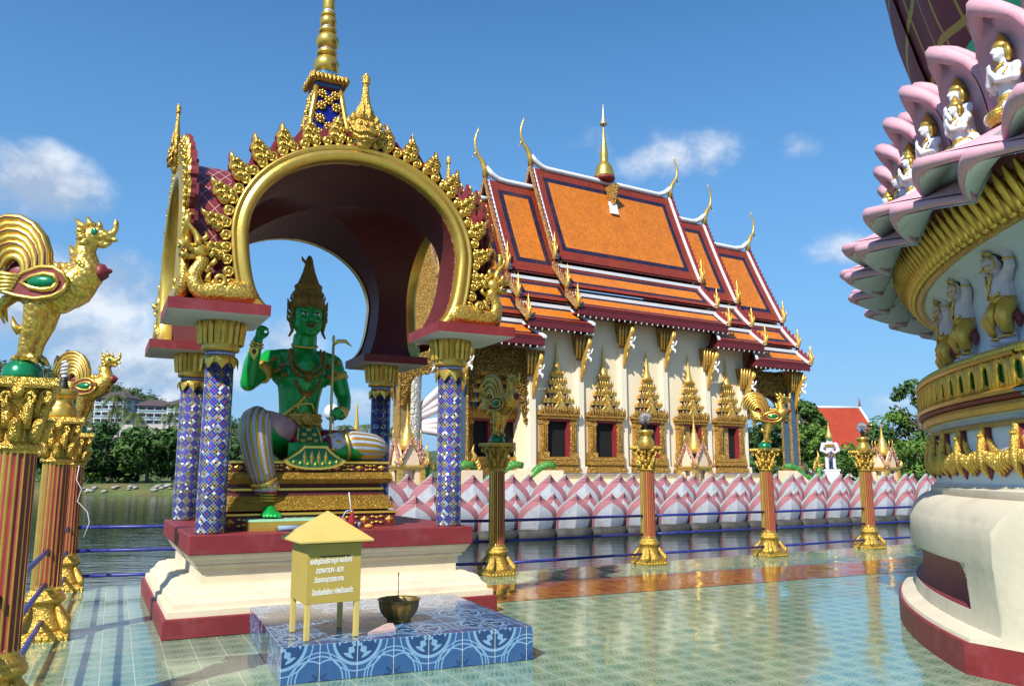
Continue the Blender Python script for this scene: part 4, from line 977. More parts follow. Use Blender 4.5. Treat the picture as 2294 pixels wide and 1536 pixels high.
LAB = ['gold and red fluted column with a bare lamp bulb on its capital, on the left edge', 'gold and red fluted column at the far left corner carrying a gold bird with a white cable',
       'shaded gold fluted column just right of the pavilion carrying a dark gold bird', 'gold and red fluted column carrying the nearer glass globe lamp', 'gold and red fluted column carrying a gold bird in front of the temple end',
       'gold and red fluted column carrying the farther glass globe lamp, in front of the trees', 'gold and red fluted column hidden mostly behind the lotus pedestal']
for (x, y), lb in zip(POST_L[1:] + POST_R[:4], LAB): dup(p0_, (x, y, 0), R(30 if x > -1 else 27), lb, None, (1, 1, 1.02 if x < -1 else .985))

# ---- mythical bird
def make_bird(loc, rz, label):
    t = thing('bird_statue', label, 'bird statue', (loc[0], loc[1], 0), rz, 'gold mythical birds on the columns')
    mb = MB(); mb.lathe([(.118, 0), (.12, .03), (.11, .075), (.08, .11), (.04, .128), (0, .132)], 24); mb.build('ball', green_gloss, t)
    b = MB()
    limb(b, [(-.03, 0, .60), (.06, 0, .575), (.18, 0, .57), (.29, 0, .62), (.36, 0, .69)], [.085, .13, .145, .13, .105], 14)
    limb(b, [(.36, 0, .69), (.335, 0, .78), (.33, 0, .86), (.365, 0, .945)], [.105, .085, .068, .066], 12)
    b.ell((.39, 0, .955), (.082, .058, .06), 12); b.ell((.44, 0, .95), (.07, .045, .045), 10)
    limb(b, [(.43, 0, .945), (.49, 0, .93), (.545, 0, .915)], [.035, .026, .008], 8)
    limb(b, [(.47, 0, .945), (.505, 0, .965), (.525, 0, 1.0), (.522, 0, 1.045)], [.025, .024, .02, .017], 8)
    limb(b, [(.40, 0, .905), (.455, 0, .885), (.50, 0, .895)], [.032, .024, .008], 8)
    for s in (-1, 1):
        limb(b, [(.09, s * .06, .47), (.075, s * .058, .36), (.04, s * .055, .24), (.03, s * .055, .15)], [.082, .068, .05, .042], 10)
        limb(b, [(.03, s * .055, .15), (.09, s * .06, .135), (.125, s * .065, .10)], [.035, .026, .012], 8)
        limb(b, [(.03, s * .055, .15), (-.04, s * .06, .13)], [.03, .014], 8)
    bd = blob('body', b, .0085, gold_scale, t, 2)
    mb = MB()       # crest, ruff and spurs
    for x, z, dx_, dz_, r_ in ((.345, 1.0, -.10, .07, .028), (.375, 1.015, -.05, .07, .024), (.42, 1.01, -.01, .045, .02), (.33, .95, -.075, .03, .028), (.335, .90, -.06, .0, .024), (.30, .80, -.075, .09, .03), (.285, .77, -.045, .06, .028), (.27, .74, -.06, .03, .024)):
        mb.tube([(x, 0, z), (x + dx_ * .6, 0, z + dz_ * .35), (x + dx_, 0, z + dz_)], [r_, r_ * .85, .004], 7)
    mb.build('head_crest', gold, bd)
    for s in (-1, 1):
        mb = MB()
        for x, z, dx_, dz_ in ((.36, .93, -.06, -.02), (.37, .90, -.05, -.04), (.35, .96, -.06, .03)): mb.tube([(x, s * .05, z), (x + dx_ * .6, s * .065, z + dz_ * .4), (x + dx_, s * .06, z + dz_)], [.02, .016, .004], 6)
        mb.build('cheek_ruff', gold, bd); mb = MB()
        mb.tube([(.0, s * .075, .30), (-.04, s * .075, .34), (-.06, s * .07, .40)], [.03, .022, .004], 6); mb.build('leg_spur', gold, bd)
    mb = MB()
    for i in range(7): mb.tube([(.22 - i * .045, 0, .70 - .004 * i), (.20 - i * .045, 0, .75), (.165 - i * .045, 0, .775 + .01 * i)], [.026, .02, .003], 6)
    mb.build('back_flames', gold, bd)
    mb = MB()
    for i in range(20): a = 2 * PI * i / 20; mb.ell((.36 + .10 * cos(a) * .5, .098 * sin(a), .735 - .05 * cos(a)), .017, 6)
    mb.build('neck_band', gold, bd)
    mb = MB(); mb.lathe([(.055, 0), (.06, .02), (.05, .045), (.025, .055), (.012, .085), (0, .09)], 6, M=TR(.435, 0, .70) @ Matrix.Rotation(R(82), 4, 'Y')); mb.build('breast_boss', maroon, bd)
    for s in (-1, 1):
        mb = MB(); mb.ell((.408, s * .055, .965), (.022, .008, .026), 10); mb.build('eye', green_gloss, bd)
        # wing: teardrop plate with jewel and trailing feathers
        mb = MB(); out = [(.32, .60), (.29, .66), (.22, .70), (.13, .70), (.04, .665), (-.03, .62), (-.10, .60), (-.16, .585), (-.10, .545), (0, .515), (.12, .495), (.23, .51), (.30, .55)]
        Mw = TR(0, 0, 0); y0, y1 = s * .10, s * .155
        mb.prism(out if s < 0 else out[::-1], y0, y1, 1, Mw, .06)
        edge_ = [(x, s * .152, z) for x, z in out] + [(out[0][0], s * .152, out[0][1])]; mb.tube(edge_, .014, 6, 0)
        inn = [(.265, .60), (.235, .645), (.17, .655), (.09, .635), (.03, .60), (.09, .565), (.17, .55), (.235, .56), (.265, .60)]; mb.tube([(x, s * .160, z) for x, z in inn], .017, 6, 0)
        for k in range(5): mb.tube([(.02 - .01 * k, s * .155, .64 - k * .02), (-.10, s * .15, .655 - k * .026), (-.2, s * .12, .69 - k * .034), (-.27 + .012 * k, s * .09, .76 - .05 * k)], [.014, .018, .017, .004], 6, 0)
        wg = mb.build('wing', [gold, maroon], t)
        mb = MB(); mb.ell((.155, s * .155, .603), (.095, .03, .042), 14); mb.build('jewel', green_gloss, wg)
    mb = MB()       # tail: sickle plumes
    for k in range(7):
        rr = .085 + .034 * k
        for s in (-1, 1):
            c_ = (-.10 - .010 * k, .70 + .008 * k); pts = []
            for i in range(11): a = R(-25) + R(205) * i / 10; pts.append((c_[0] + rr * cos(a) * .9, s * (.018 + .012 * (6 - k) * .5), c_[1] + rr * sin(a) * 1.12))
            mb.tube(pts, [.020] * 3 + [.022] * 5 + [.018, .012, .004], 7, 0, flat=1.2)
            if k in (2, 4, 6): mb.tube([(x, y + s * .02, z) for x, y, z in pts[1:9]], .006, 5, 1)
    for k in range(6): mb.tube([(-.05, 0, .58), (-.14 - .012 * k, (-1) ** k * .02, .53 - .012 * k), (-.24 + .022 * k, (-1) ** k * .03, .47 - .022 * k)], [.04, .03, .005], 6, 0)
    mb.ell((-.10, 0, .68), (.08, .035, .10), 10, 1)
    mb.build('tail', [gold, maroon], t)
    t.location.z = loc[2]; return t
bA = make_bird((*POST_L[0], PH * 1.045), R(0), 'largest gold mythical bird, on the nearest column at the left edge')
dup(bA, (*POST_L[2], PH * 1.02), R(-8), 'gold mythical bird on the far left corner column with two swallows on its tail', None, (1.12, 1.12, 1.12))
dup(bA, (*POST_R[0], PH * .985), R(-48), 'gold mythical bird standing in the pavilion shade on the dark fluted column', None, (1.06, 1.06, 1.06))
dup(bA, (*POST_R[2], PH * .985), R(-8), 'gold mythical bird on the column in front of the right end of the temple', None, (1.06, 1.06, 1.06))
bA.scale = (1.05, 1.05, 1.06)

# ---- globe lamps and bare bulb lamp
def glass_fn(g, oc, c, nrm): return {}
globe = bpy.data.materials.new('smoked_glass'); globe.use_nodes = True
_b = globe.node_tree.nodes['Principled BSDF']; _b.inputs['Base Color'].default_value = (.75, .76, .80, 1); _b.inputs['Roughness'].default_value = .04
_b.inputs['Transmission Weight'].default_value = .82; _b.inputs['IOR'].default_value = 1.12; _b.inputs['Specular IOR Level'].default_value = .8
MATS['smoked_glass'] = globe
lampbase = [(.15, 0), (.16, .03), (.15, .06), (.152, .08), (.13, .12), (.105, .15), (.098, .19), (.12, .215), (.145, .24), (.148, .28), (.12, .30), (.0, .305)]
def globe_lamp(loc, label):
    t = thing('globe_lamp', label, 'lamp', (loc[0], loc[1], 0), 0, 'globe lamps on the columns')
    mb = MB(); mb.lathe(lampbase, 28); mb.build('lamp_base', gold, t)
    mb = MB(); mb.lathe([(.03, .29), (.034, .36), (.05, .40), (.052, .42), (.0, .425)], 16); mb.build('socket', black, t)
    mb = MB(); mb.ell((0, 0, .52), .115, 28); mb.build('globe', globe, t)
    mb = MB(); mb.lathe([(.018, .42), (.02, .47), (.04, .52), (.038, .55), (.0, .575)], 14); mb.build('bulb', white, t)
    t.location.z = loc[2]; return t
gl = globe_lamp((*POST_R[1], PH * .985), 'clear glass globe lamp on the nearer lamp column, before the temple windows')
dup(gl, (*POST_R[3], PH * .985), 0, 'clear glass globe lamp on the farther lamp column, before the red roofed hall')
t = thing('bulb_lamp', 'gold lamp stand with a bare white spiral bulb on the left edge column', 'lamp', (*POST_L[1], 0))
mb = MB(); mb.lathe(lampbase, 28); mb.build('lamp_base', gold, t)
mb = MB(); mb.lathe([(.055, .29), (.06, .31), (.045, .35), (.035, .39), (.035, .43), (0, .435)], 16); mb.build('socket', black, t)
mb = MB(); mb.tube([(.033 * cos(a * .7), .033 * sin(a * .7), .45 + .0042 * a) for a in range(36)], .011, 6); mb.lathe([(.025, .42), (.03, .45), (.0, .455)], 12); mb.build('bulb', white, t); t.location.z = PH * 1.02

# ---- swallows perched on the far bird's tail, cables
t0 = Vector(POST_L[2])
for i, (dx_, dz_, lb) in enumerate(((-.44, 1.08, 'small dark swallow perched leftmost on the tail of the far gold bird'), (-.28, 1.16, 'small dark swallow perched right of its mate on the tail of the far gold bird'))):
    b = MB(); b.ell((0, 0, .04), (.03, .026, .05), 10); b.ell((.01, 0, .095), (.024, .022, .024), 10); b.tube([(.025, 0, .095), (.045, 0, .09)], [.01, .002], 6); b.tube([(-.01, 0, .03), (-.03, 0, -.05)], [.02, .006], 6)
    a = R(-8); o = blob('swallow', b, .006, mat('swallow_feathers', (.05, .05, .06), .6), None, 1, loc=(t0.x + dx_ * cos(a), t0.y + dx_ * sin(a), PH + dz_ + .01), rz=R(30)); tag(o, lb, 'swallow', 'swallows on the bird tail')
cab = mat('white_cable', (.7, .7, .68), .5)
def cable(pts, label, r=.006):
    mb = MB(); mb.tube(pts, r, 6); tag(mb.build('cable', cab), label, 'cable')
cable([(POST_L[2][0] + .18, POST_L[2][1] - .2, 1.75), (POST_L[2][0] + .16, POST_L[2][1] - .21, 1.55), (POST_L[2][0] + .24, POST_L[2][1] - .2, 1.42), (POST_L[2][0] + .2, POST_L[2][1] - .21, 1.25), (POST_L[2][0] + .34, POST_L[2][1] - .18, 1.1), (POST_L[2][0] + .38, POST_L[2][1] - .18, .95), (POST_L[2][0] + .32, POST_L[2][1] - .19, .75)], 'loose white cable hanging down the far left corner column')
cable([(POST_L[2][0] + .57, POST_L[2][1] - .08, PH + 1.05), (POST_L[2][0] + .61, POST_L[2][1] - .08, PH + .95), (POST_L[2][0] + .59, POST_L[2][1] - .08, PH + .86), (POST_L[2][0] + .54, POST_L[2][1] - .08, PH + .79)], 'thin white cable hanging from the beak of the far left bird', .004)
px_, py_ = POST_R[2]; cable([(px_ + .50, py_ - .07, PH + .90), (px_ + .53, py_ - .07, PH + .82), (px_ + .47, py_ - .06, PH + .74)], 'thin white cable hanging from the beak of the bird before the temple end', .006)
# ---- railings: three pipes per bay
def railing(a, b_, label):
    a, b_ = Vector(a), Vector(b_); d = (b_ - a); L = d.length; d.normalize(); t = thing('railing', label, 'railing', (a.x, a.y, 0), math.atan2(d.y, d.x), 'blue pipe railings between the columns')
    for z in (.19, .54, .87):
        mb = MB(); mb.tube([(.10, 0, z), (L * .33, 0, z - .003), (L * .66, 0, z + .002), (L - .10, 0, z)], .024, 10); mb.build('rail', blue_rail, t)
railing((-2.3, 2.8), POST_L[0], 'blue pipe railing running out of the frame from the nearest left column')
railing(POST_L[0], POST_L[1], 'blue pipe railing between the nearest left column and the bulb lamp column')
railing(POST_L[1], POST_L[2], 'blue pipe railing between the bulb lamp column and the far left corner column')
mid = ((POST_L[2][0] + POST_R[0][0]) / 2, (POST_L[2][1] + POST_R[0][1]) / 2 + .1)
railing(POST_L[2], mid, 'blue pipe railing along the lake left of and behind the pavilion')
railing(mid, POST_R[0], 'blue pipe railing behind the pavilion up to the shaded column')
railing(POST_R[0], POST_R[1], 'blue pipe railing between the shaded column and the nearer globe lamp column')
railing(POST_R[1], POST_R[2], 'blue pipe railing between the nearer globe lamp and the bird before the temple end')
railing(POST_R[2], POST_R[3], 'blue pipe railing between the bird column and the farther globe lamp column')
railing(POST_R[3], POST_R[4], 'blue pipe railing running behind the lotus pedestal at the right')

# ================================================================ BLUE TILED STEP, DONATION BOX, BOWL
STEP_R = R(24.1)
def step_fn(g, oc, c, nrm):
    x, y, z = g.xyz(oc)[0:3]
    n3 = g.xyz(g.node('ShaderNodeTexCoord').outputs['Normal']); top = g.m('GREATER_THAN', n3[2], .6); sidex = g.m('GREATER_THAN', g.m('ABSOLUTE', n3[0]), .6)
    T = .305
    u0 = g.mix(sidex, g.comb(x, 0, 0), g.comb(y, 0, 0)); u = g.m('DIVIDE', g.xyz(u0)[0], T)
    v = g.m('ADD', g.m('MULTIPLY', g.m('SUBTRACT', 1.0, top), g.m('DIVIDE', g.m('SUBTRACT', z, .005), T)), g.m('MULTIPLY', top, g.m('DIVIDE', g.m('ADD', y, 5.0 * T), T)))
    fu = g.m('FRACT', u); fv = g.m('FRACT', v)
    grout = g.m('MAXIMUM', g.m('GREATER_THAN', g.m('ABSOLUTE', g.m('SUBTRACT', fu, .5)), .492), g.m('MULTIPLY', top, g.m('GREATER_THAN', g.m('ABSOLUTE', g.m('SUBTRACT', fv, .5)), .492)))
    # rosette centred on every second seam at the tile top
    U = g.m('SUBTRACT', g.m('MULTIPLY', g.m('FRACT', g.m('MULTIPLY', g.m('ADD', u, 1.0), .5)), 2.0), 1.0)
    V = g.m('SUBTRACT', 1.0, g.m('ADD', g.m('MULTIPLY', g.m('SUBTRACT', 1.0, top), g.m('MINIMUM', v, 1.0)), g.m('MULTIPLY', top, g.m('ABSOLUTE', g.m('SUBTRACT', g.m('MULTIPLY', g.m('FRACT', g.m('MULTIPLY', v, .5)), 2.0), 1.0)))))
    r = g.m('SQRT', g.m('ADD', g.m('MULTIPLY', U, U), g.m('MULTIPLY', V, V))); th = g.m('ARCTAN2', V, U)
    def band(a, b_): return g.m('MULTIPLY', g.m('GREATER_THAN', a, b_[0]), g.m('LESS_THAN', a, b_[1]))
    ring = band(r, (.60, .68)); ins = g.m('LESS_THAN', r, .60)
    pet = g.m('ABSOLUTE', g.m('COSINE', g.m('MULTIPLY', th, 3.0)))
    fleur = g.m('MULTIPLY', band(r, (.14, .52)), g.m('GREATER_THAN', pet, g.m('ADD', .80, g.m('MULTIPLY', g.m('SINE', g.m('MULTIPLY', r, 34.0)), .17))))
    eye = g.m('MULTIPLY', band(r, (.05, .2)), g.m('GREATER_THAN', g.m('SINE', g.m('MULTIPLY', th, 6.0)), .1))
    # outer lattice of arcs about the tile corners
    U2 = g.m('SUBTRACT', 1.0, g.m('ABSOLUTE', U)); V2 = g.m('SUBTRACT', 1.0, V)
    r2 = g.m('SQRT', g.m('ADD', g.m('MULTIPLY', U2, U2), g.m('MULTIPLY', V2, V2))); th2 = g.m('ARCTAN2', V2, U2)
    outm = g.m('GREATER_THAN', r, .68)
    arcs = g.m('MAXIMUM', band(g.m('ABSOLUTE', g.m('SUBTRACT', r2, .62)), (-1, .018)), band(g.m('ABSOLUTE', g.m('SUBTRACT', r2, .72)), (-1, .014)))
    r3 = g.m('SQRT', g.m('ADD', g.m('POWER', g.m('SUBTRACT', g.m('ABSOLUTE', U), .72), 2.0), g.m('POWER', g.m('SUBTRACT', V, 1.0), 2.0)))
    arcs = g.m('MAXIMUM', arcs, band(g.m('ABSOLUTE', g.m('SUBTRACT', r3, .52)), (-1, .018)))
    arcs = g.m('MAXIMUM', arcs, band(g.m('ABSOLUTE', g.m('SUBTRACT', r, .82)), (-1, .016)))
    fl2 = g.m('MULTIPLY', band(r2, (.07, .30)), g.m('GREATER_THAN', g.m('ADD', g.m('MULTIPLY', g.m('COSINE', g.m('MULTIPLY', th2, 8.0)), .09), .20), r2))
    ring2 = band(r2, (.30, .325))
    deep, midb, pale = (.008, .028, .12), (.030, .095, .26), (.24, .42, .62)
    hatch = g.m('MULTIPLY', g.m('GREATER_THAN', g.m('SINE', g.m('MULTIPLY', g.m('ADD', U, V), 90.0)), .2), .35)
    col = g.mix(ins, g.mix(hatch, midb, deep), g.mix(hatch, deep, midb))
    pl_ = g.m('MAXIMUM', ring, g.m('MAXIMUM', g.m('MULTIPLY', ins, g.m('MAXIMUM', fleur, eye)), g.m('MULTIPLY', outm, arcs)))
    col = g.mix(g.m('MULTIPLY', pl_, .9), col, pale)
    col = g.mix(g.m('MULTIPLY', g.m('MULTIPLY', outm, fl2), .95), col, deep); col = g.mix(g.m('MULTIPLY', ring2, outm), col, midb)
    col = g.mix(g.m('MULTIPLY', g.noise(oc, 9, 4), .25), col, (.10, .20, .34))
    col = g.mix(grout, col, (.55, .58, .58))
    return dict(col=col, nrm=g.bump(grout, -.3, .003), rough=g.rng(g.noise(oc, 3, 4), .3, .7, .05, .16))
blue_tile = mat('blue_pattern_tile', (.05, .1, .3), .1, fn=step_fn, spec=.6)
sx_, sy_ = -1.82, 6.64
def stp(u, v, z): return (sx_ + u * cos(STEP_R) - v * sin(STEP_R), sy_ + u * sin(STEP_R) + v * cos(STEP_R), z)
mb = MB(); mb.box(0, 2.2, 0, 2.13, 0.002, .29)
o = mb.build('tiled_step', [blue_tile], None, loc=(sx_, sy_, 0), rz=STEP_R, bevel=.004); tag(o, 'low step clad in blue and white patterned tiles in front of the pavilion', 'step')
ybox = mat('box_ochre_paint', (.45, .33, .065), .5, 0, .06, 5, .2, 40, .003, dirt=((.40, .30, .08), 4, .4))
yroof = mat('box_roof_paint', (.60, .46, .13), .45, 0, .06, 5, .15, 40, .003)
BX = thing('donation_box', 'ochre wooden donation box on four legs with hipped roof and white hand lettering', 'donation box', (-1.61, 7.165, .29), R(29.5))
hx, hy = .232, .245
mb = MB(); mb.box(-hx, hx, -hy, hy, .58, 1.065); mb.box(-.13, .13, -hy - .001, -hy + .004, .952, .964, 1); mb.build('body', [ybox, black], BX, bevel=.004)
mb = MB(); e = .315
v = [(-e, -e - .01, 1.075), (e, -e - .01, 1.075), (e, e, 1.075), (-e, e, 1.075), (-e, -e - .01, 1.092), (e, -e - .01, 1.092), (e, e, 1.092), (-e, e, 1.092), (0, 0, 1.325)]
mb.add(v, [(0, 3, 2, 1), (0, 1, 5, 4), (1, 2, 6, 5), (2, 3, 7, 6), (3, 0, 4, 7), (4, 5, 8), (5, 6, 8), (6, 7, 8), (7, 4, 8)]); mb.build('roof', yroof, BX, bevel=.003)
for sx in (-1, 1):
    for sy in (-1, 1):
        mb = MB(); mb.box(*sorted((sx * (hx - .002), sx * (hx - .044))), *sorted((sy * (hy - .002), sy * (hy - .044))), .293, .579); mb.build('leg', yroof, BX, bevel=.003)
white_ink = mat('white_lettering', (.88, .88, .86), .6)
def text_part(body, width, height, x, z, parent, y, shear=0.2, name='lettering', m=None):
    cu = bpy.data.curves.new(name, 'FONT'); cu.body = body; cu.size = 1.0; cu.align_x = 'CENTER'; cu.extrude = .01; cu.shear = shear; cu.resolution_u = 3; cu.offset = .022
    o = bpy.data.objects.new(name, cu); COL.objects.link(o)
    dg = bpy.context.evaluated_depsgraph_get(); dg.update(); me = bpy.data.meshes.new_from_object(o.evaluated_get(dg)); bpy.data.objects.remove(o)
    xs = [v.co.x for v in me.vertices]; wd = max(xs) - min(xs); cx_ = (max(xs) + min(xs)) / 2
    for v in me.vertices: v.co.x = (v.co.x - cx_) * width / wd; v.co.y *= height; v.co.z *= .08; v.co.y += .03 * v.co.x
    o = bpy.data.objects.new(name, me); COL.objects.link(o); me.materials.clear(); me.materials.append(m or white_ink)
    o.parent = parent; o.location = (x, y, z - parent.location.z); o.rotation_euler = (PI / 2, 0, 0); return o
yT = -hy - .0012
text_part("\u0e02\u0e2d\u0e40\u0e0a\u0e34\u0e0d\u0e23\u0e48\u0e27\u0e21\u0e1a\u0e23\u0e34\u0e08\u0e32\u0e04\u0e1a\u0e39\u0e0a\u0e32 \u0e1e\u0e23\u0e30\u0e2d\u0e34\u0e19\u0e17\u0e23\u0e4c", .36, .058, -.026, .905, BX, yT, .1)
text_part("DONATION - BOX", .24, .056, -.034, .828, BX, yT, .3)
text_part("\u0e27\u0e31\u0e14\u0e41\u0e2b\u0e25\u0e21\u0e2a\u0e38\u0e27\u0e23\u0e23\u0e13\u0e32\u0e23\u0e32\u0e21", .255, .058, -.04, .755, BX, yT, .3)
text_part("\u0e42\u0e1b\u0e23\u0e14\u0e0a\u0e48\u0e27\u0e22\u0e01\u0e31\u0e19\u0e23\u0e31\u0e01\u0e29\u0e32 \u0e17\u0e23\u0e31\u0e1e\u0e22\u0e4c\u0e2a\u0e34\u0e19\u0e02\u0e2d\u0e07\u0e27\u0e31\u0e14.", .355, .058, -.004, .655, BX, yT, .1)
# incense bowl
BW = thing('incense_bowl', 'dark gold lotus rimmed ceramic bowl standing right of the donation box', 'bowl', (-1.05, 7.76, .29))
bowlm = mat('bowl_glaze', (.22, .13, .025), .28, .35, .3, 12, .4, 30, .006)
mb = MB()
pr = [(.0, .29), (.105, .29), (.115, .30), (.108, .315), (.125, .335), (.155, .375), (.172, .42), (.175, .455), (.178, .478), (.19, .492), (.182, .497), (.168, .485), (.16, .455), (.12, .42), (0, .415)]
mb.lathe(pr, 60, sq=lambda i, r, z: (.07 * abs(sin(PI * i / 5)) if .32 < z < .48 else 0) + (.075 * abs(sin(PI * i / 5)) if z > .478 else 0)); mb.build('bowl', bowlm, BW)
mb = MB(); mb.lathe([(0, .45), (.155, .445)], 20); mb.build('ash', mat('incense_ash', (.42, .40, .36), .9, 0, .2, 20, .6, 40, .01), BW)
mb = MB(); mb.tube([(.0, .0, .44), (.003, 0, .6), (.0, .0, .70)], .004, 6); mb.lathe([(.003, .70), (.007, .705), (.007, .72), (0, .735)], 8, m=1); o = mb.build('incense_stick', [mat('incense_brown', (.12, .06, .03), .8), maroon_dark], None, loc=(-1.06, 7.75, 0)); tag(o, 'single thin incense stick standing in the dark gold bowl', 'incense stick')
mb = MB(); mb.prism([(-.03, .44), (.03, .44), (.05, .50), (.02, .51), (-.02, .5)], -.004, .004); o = mb.build('offering_note', mat('pale_note', (.55, .45, .25), .7), None, loc=(-.99, 7.77, 0), rz=R(30)); tag(o, 'folded pale paper note lying in the incense bowl', 'note')
mb = MB(); out = [(-.15, -.12), (.12, -.06), (.15, .12), (.1, .15)]
n = len(out); mb.add([(x, y, .292) for x, y in out] + [(x, y, .315 if i < 2 else .33) for i, (x, y) in enumerate(out)], [tuple(range(n))[::-1], tuple(range(n, 2 * n))] + [(i, (i + 1) % n, n + (i + 1) % n, n + i) for i in range(n)])
o = mb.build('broken_tile', mat('pink_marble', (.62, .45, .42), .4, 0, .15, 14), None, loc=(-1.14, 7.28, 0), rz=R(26)); tag(o, 'broken wedge of pink tile lying on the blue tiled step', 'tile piece')
# ================================================================ TEMPLE HALL
TA = R(31); TP0 = (2.13, 39.2)
def tw(a, c, z=0): return (TP0[0] + a * cos(TA) - c * sin(TA), TP0[1] + a * sin(TA) + c * cos(TA), z)
TZ = 1.0
tem = thing('temple_hall', 'large temple hall with tiered orange roofs, cream walls and gold framed windows', 'temple', (*TP0, TZ), TA)
def rooftile_fn(g, oc, c, nrm):
    uv = g.node('ShaderNodeUVMap').outputs[0]; u, v = g.xyz(uv)[0:2]
    row = g.m('MULTIPLY', v, 6.2); rr = g.m('FLOOR', row); fr = g.m('FRACT', row)
    cu = g.m('ADD', g.m('MULTIPLY', u, 6.6), g.m('MULTIPLY', g.m('FLOORED_MODULO', rr, 2.0), .5)); ci = g.m('FLOOR', cu); fc = g.m('SUBTRACT', g.m('FRACT', cu), .5)
    rnd = g.xyz(g.white(g.comb(ci, rr, 1.0), 1))
    tip = g.m('ADD', fr, g.m('MULTIPLY', g.m('ABSOLUTE', fc), .55))
    h = g.m('ADD', g.m('MULTIPLY', fr, .8), g.m('MULTIPLY', g.m('ABSOLUTE', fc), -.5))
    c2 = g.mix(g.m('MULTIPLY', rnd[0], .45), c, g.mix(.5, c, (.08, .02, .01)))
    c2 = g.mix(g.rng(tip, .9, 1.15, 0, .5), c2, (.06, .015, .01))
    c2 = g.mix(g.m('MULTIPLY', g.rng(g.noise(oc, .8, 6, .75), .50, .78), .28), c2, (.30, .09, .02))
    return dict(col=c2, nrm=g.bump(h, .6, .05), rough=g.m('ADD', .3, g.m('MULTIPLY', rnd[1], .25)))
t_or = mat('orange_roof_tile', (.76, .215, .014), .38, 0, .10, 1.2, fn=rooftile_fn)
t_red = mat('red_roof_tile', (.30, .038, .014), .4, 0, .14, 1.2, fn=rooftile_fn)
t_navy = mat('navy_roof_tile', (.012, .014, .045), .4, 0, .2, 1.2, fn=rooftile_fn)
fascia_m = mat('maroon_fascia', (.15, .016, .018), .5, 0, .12, 1)
wall_cream = mat('temple_wall', (.90, .76, .50), .75, 0, .035, .5, .15, 4, .01, dirt=((.66, .56, .40), .8, .25))
pil_cream = mat('temple_pilaster', (.88, .77, .57), .7, 0, .03, 1)
blue_gold = mat('blue_gold_carving', (.55, .34, .07), .4, .5, .2, 3, fn=gold_fn(7, 1.0, .06, 'carve', (.02, .03, .12), .95))
tan_gold = mat('tan_gilding', (.62, .40, .14), .45, .35, .2, 3, fn=gold_fn(7, 1.0, .05, 'carve', (.20, .03, .02), .9))
TC = 3.2
def resample(prof, S):
    acc = [0]
    for p, q in zip(prof[:-1], prof[1:]): acc.append(acc[-1] + math.hypot(q[0] - p[0], q[1] - p[1]))
    out = []
    for s in S:
        s = min(max(s, 0), acc[-1])
        for i in range(1, len(acc)):
            if acc[i] >= s - 1e-9:
                t = (s - acc[i - 1]) / (acc[i] - acc[i - 1]); out.append((prof[i - 1][0] + (prof[i][0] - prof[i - 1][0]) * t, prof[i - 1][1] + (prof[i][1] - prof[i - 1][1]) * t)); break
    return out, acc[-1]
def curve_prof(c0, z0, c1, z1, sag=.05, k=8):
    L = math.hypot(c1 - c0, z1 - z0); nx, nz_ = (z1 - z0) / L, -(c1 - c0) / L
    if nz_ > 0: nx, nz_ = nx, nz_
    out = []
    for i in range(k + 1):
        t = i / k; d = -sag * L * 4 * t * (1 - t)
        out.append((c0 + (c1 - c0) * t - abs(nx) * d * -1 * 0 + d * .0, z0 + (z1 - z0) * t + d))
    return out
def panel(mb, a0, a1, prof, r, n, sgn, sl0=0.0, sl1=0.0, thick=.12):
    _, S = resample(prof, [0])
    al = [0, r, r + n]; ks = max(2, int((S - 2 * (r + n)) / .6))
    sl = [0, r * .9, r * .9 + n] + [r * .9 + n + (S - 2 * (r * .9 + n)) * i / ks for i in range(1, ks)] + [S - r * .9 - n, S - r * .9, S]
    pts, _ = resample(prof, sl)
    A = [a0, a0 + r, a0 + r + n, a1 - r - n, a1 - r, a1]
    vs = []; uv = []
    for j, (c, z) in enumerate(pts):
        t = sl[j] / S; y = c if sgn < 0 else 2 * TC - c
        for i, a in enumerate(A):
            sh = sl0 * (1 - t) * (1 - i / 5) + sl1 * (1 - t) * (i / 5)
            vs.append((a + sh, y, z)); uv.append((a + sh, S - sl[j]))
    fs = []; ms = []; us = []; J = len(pts)
    for j in range(J - 1):
        for i in range(5):
            f = (j * 6 + i, (j + 1) * 6 + i, (j + 1) * 6 + i + 1, j * 6 + i + 1)
            if sgn > 0: f = f[::-1]
            ring = 0 if (i in (0, 4) or j in (0, J - 2)) else (1 if (i in (1, 3) or j in (1, J - 3)) else 2)
            fs.append(f); ms.append(ring); us.append(tuple(uv[q] for q in f))
    mb.add(vs, fs, ms, False, None, us)
    # underside
    vs2 = [(x, y + (.0), z - thick) for x, y, z in vs]
    mb.add(vs2, [tuple(reversed(f)) for f in fs], 3)
    return S
def strip(mb, prof, a0, a1, up, m, sgn):
    """band lying on the slope between a0 and a1, raised by up"""
    k = len(prof); vs = []
    for c, z in prof:
        y = c if sgn < 0 else 2 * TC - c
        for a, dz in ((a0, -.05), (a0, up), (a1, up), (a1, -.05)): vs.append((a, y - (.03 if sgn < 0 else -.03), z + dz))
    mb.add(vs, [(i * 4 + j, (i + 1) * 4 + j, (i + 1) * 4 + (j + 1) % 4, i * 4 + (j + 1) % 4) for i in range(k - 1) for j in range(4)], m)
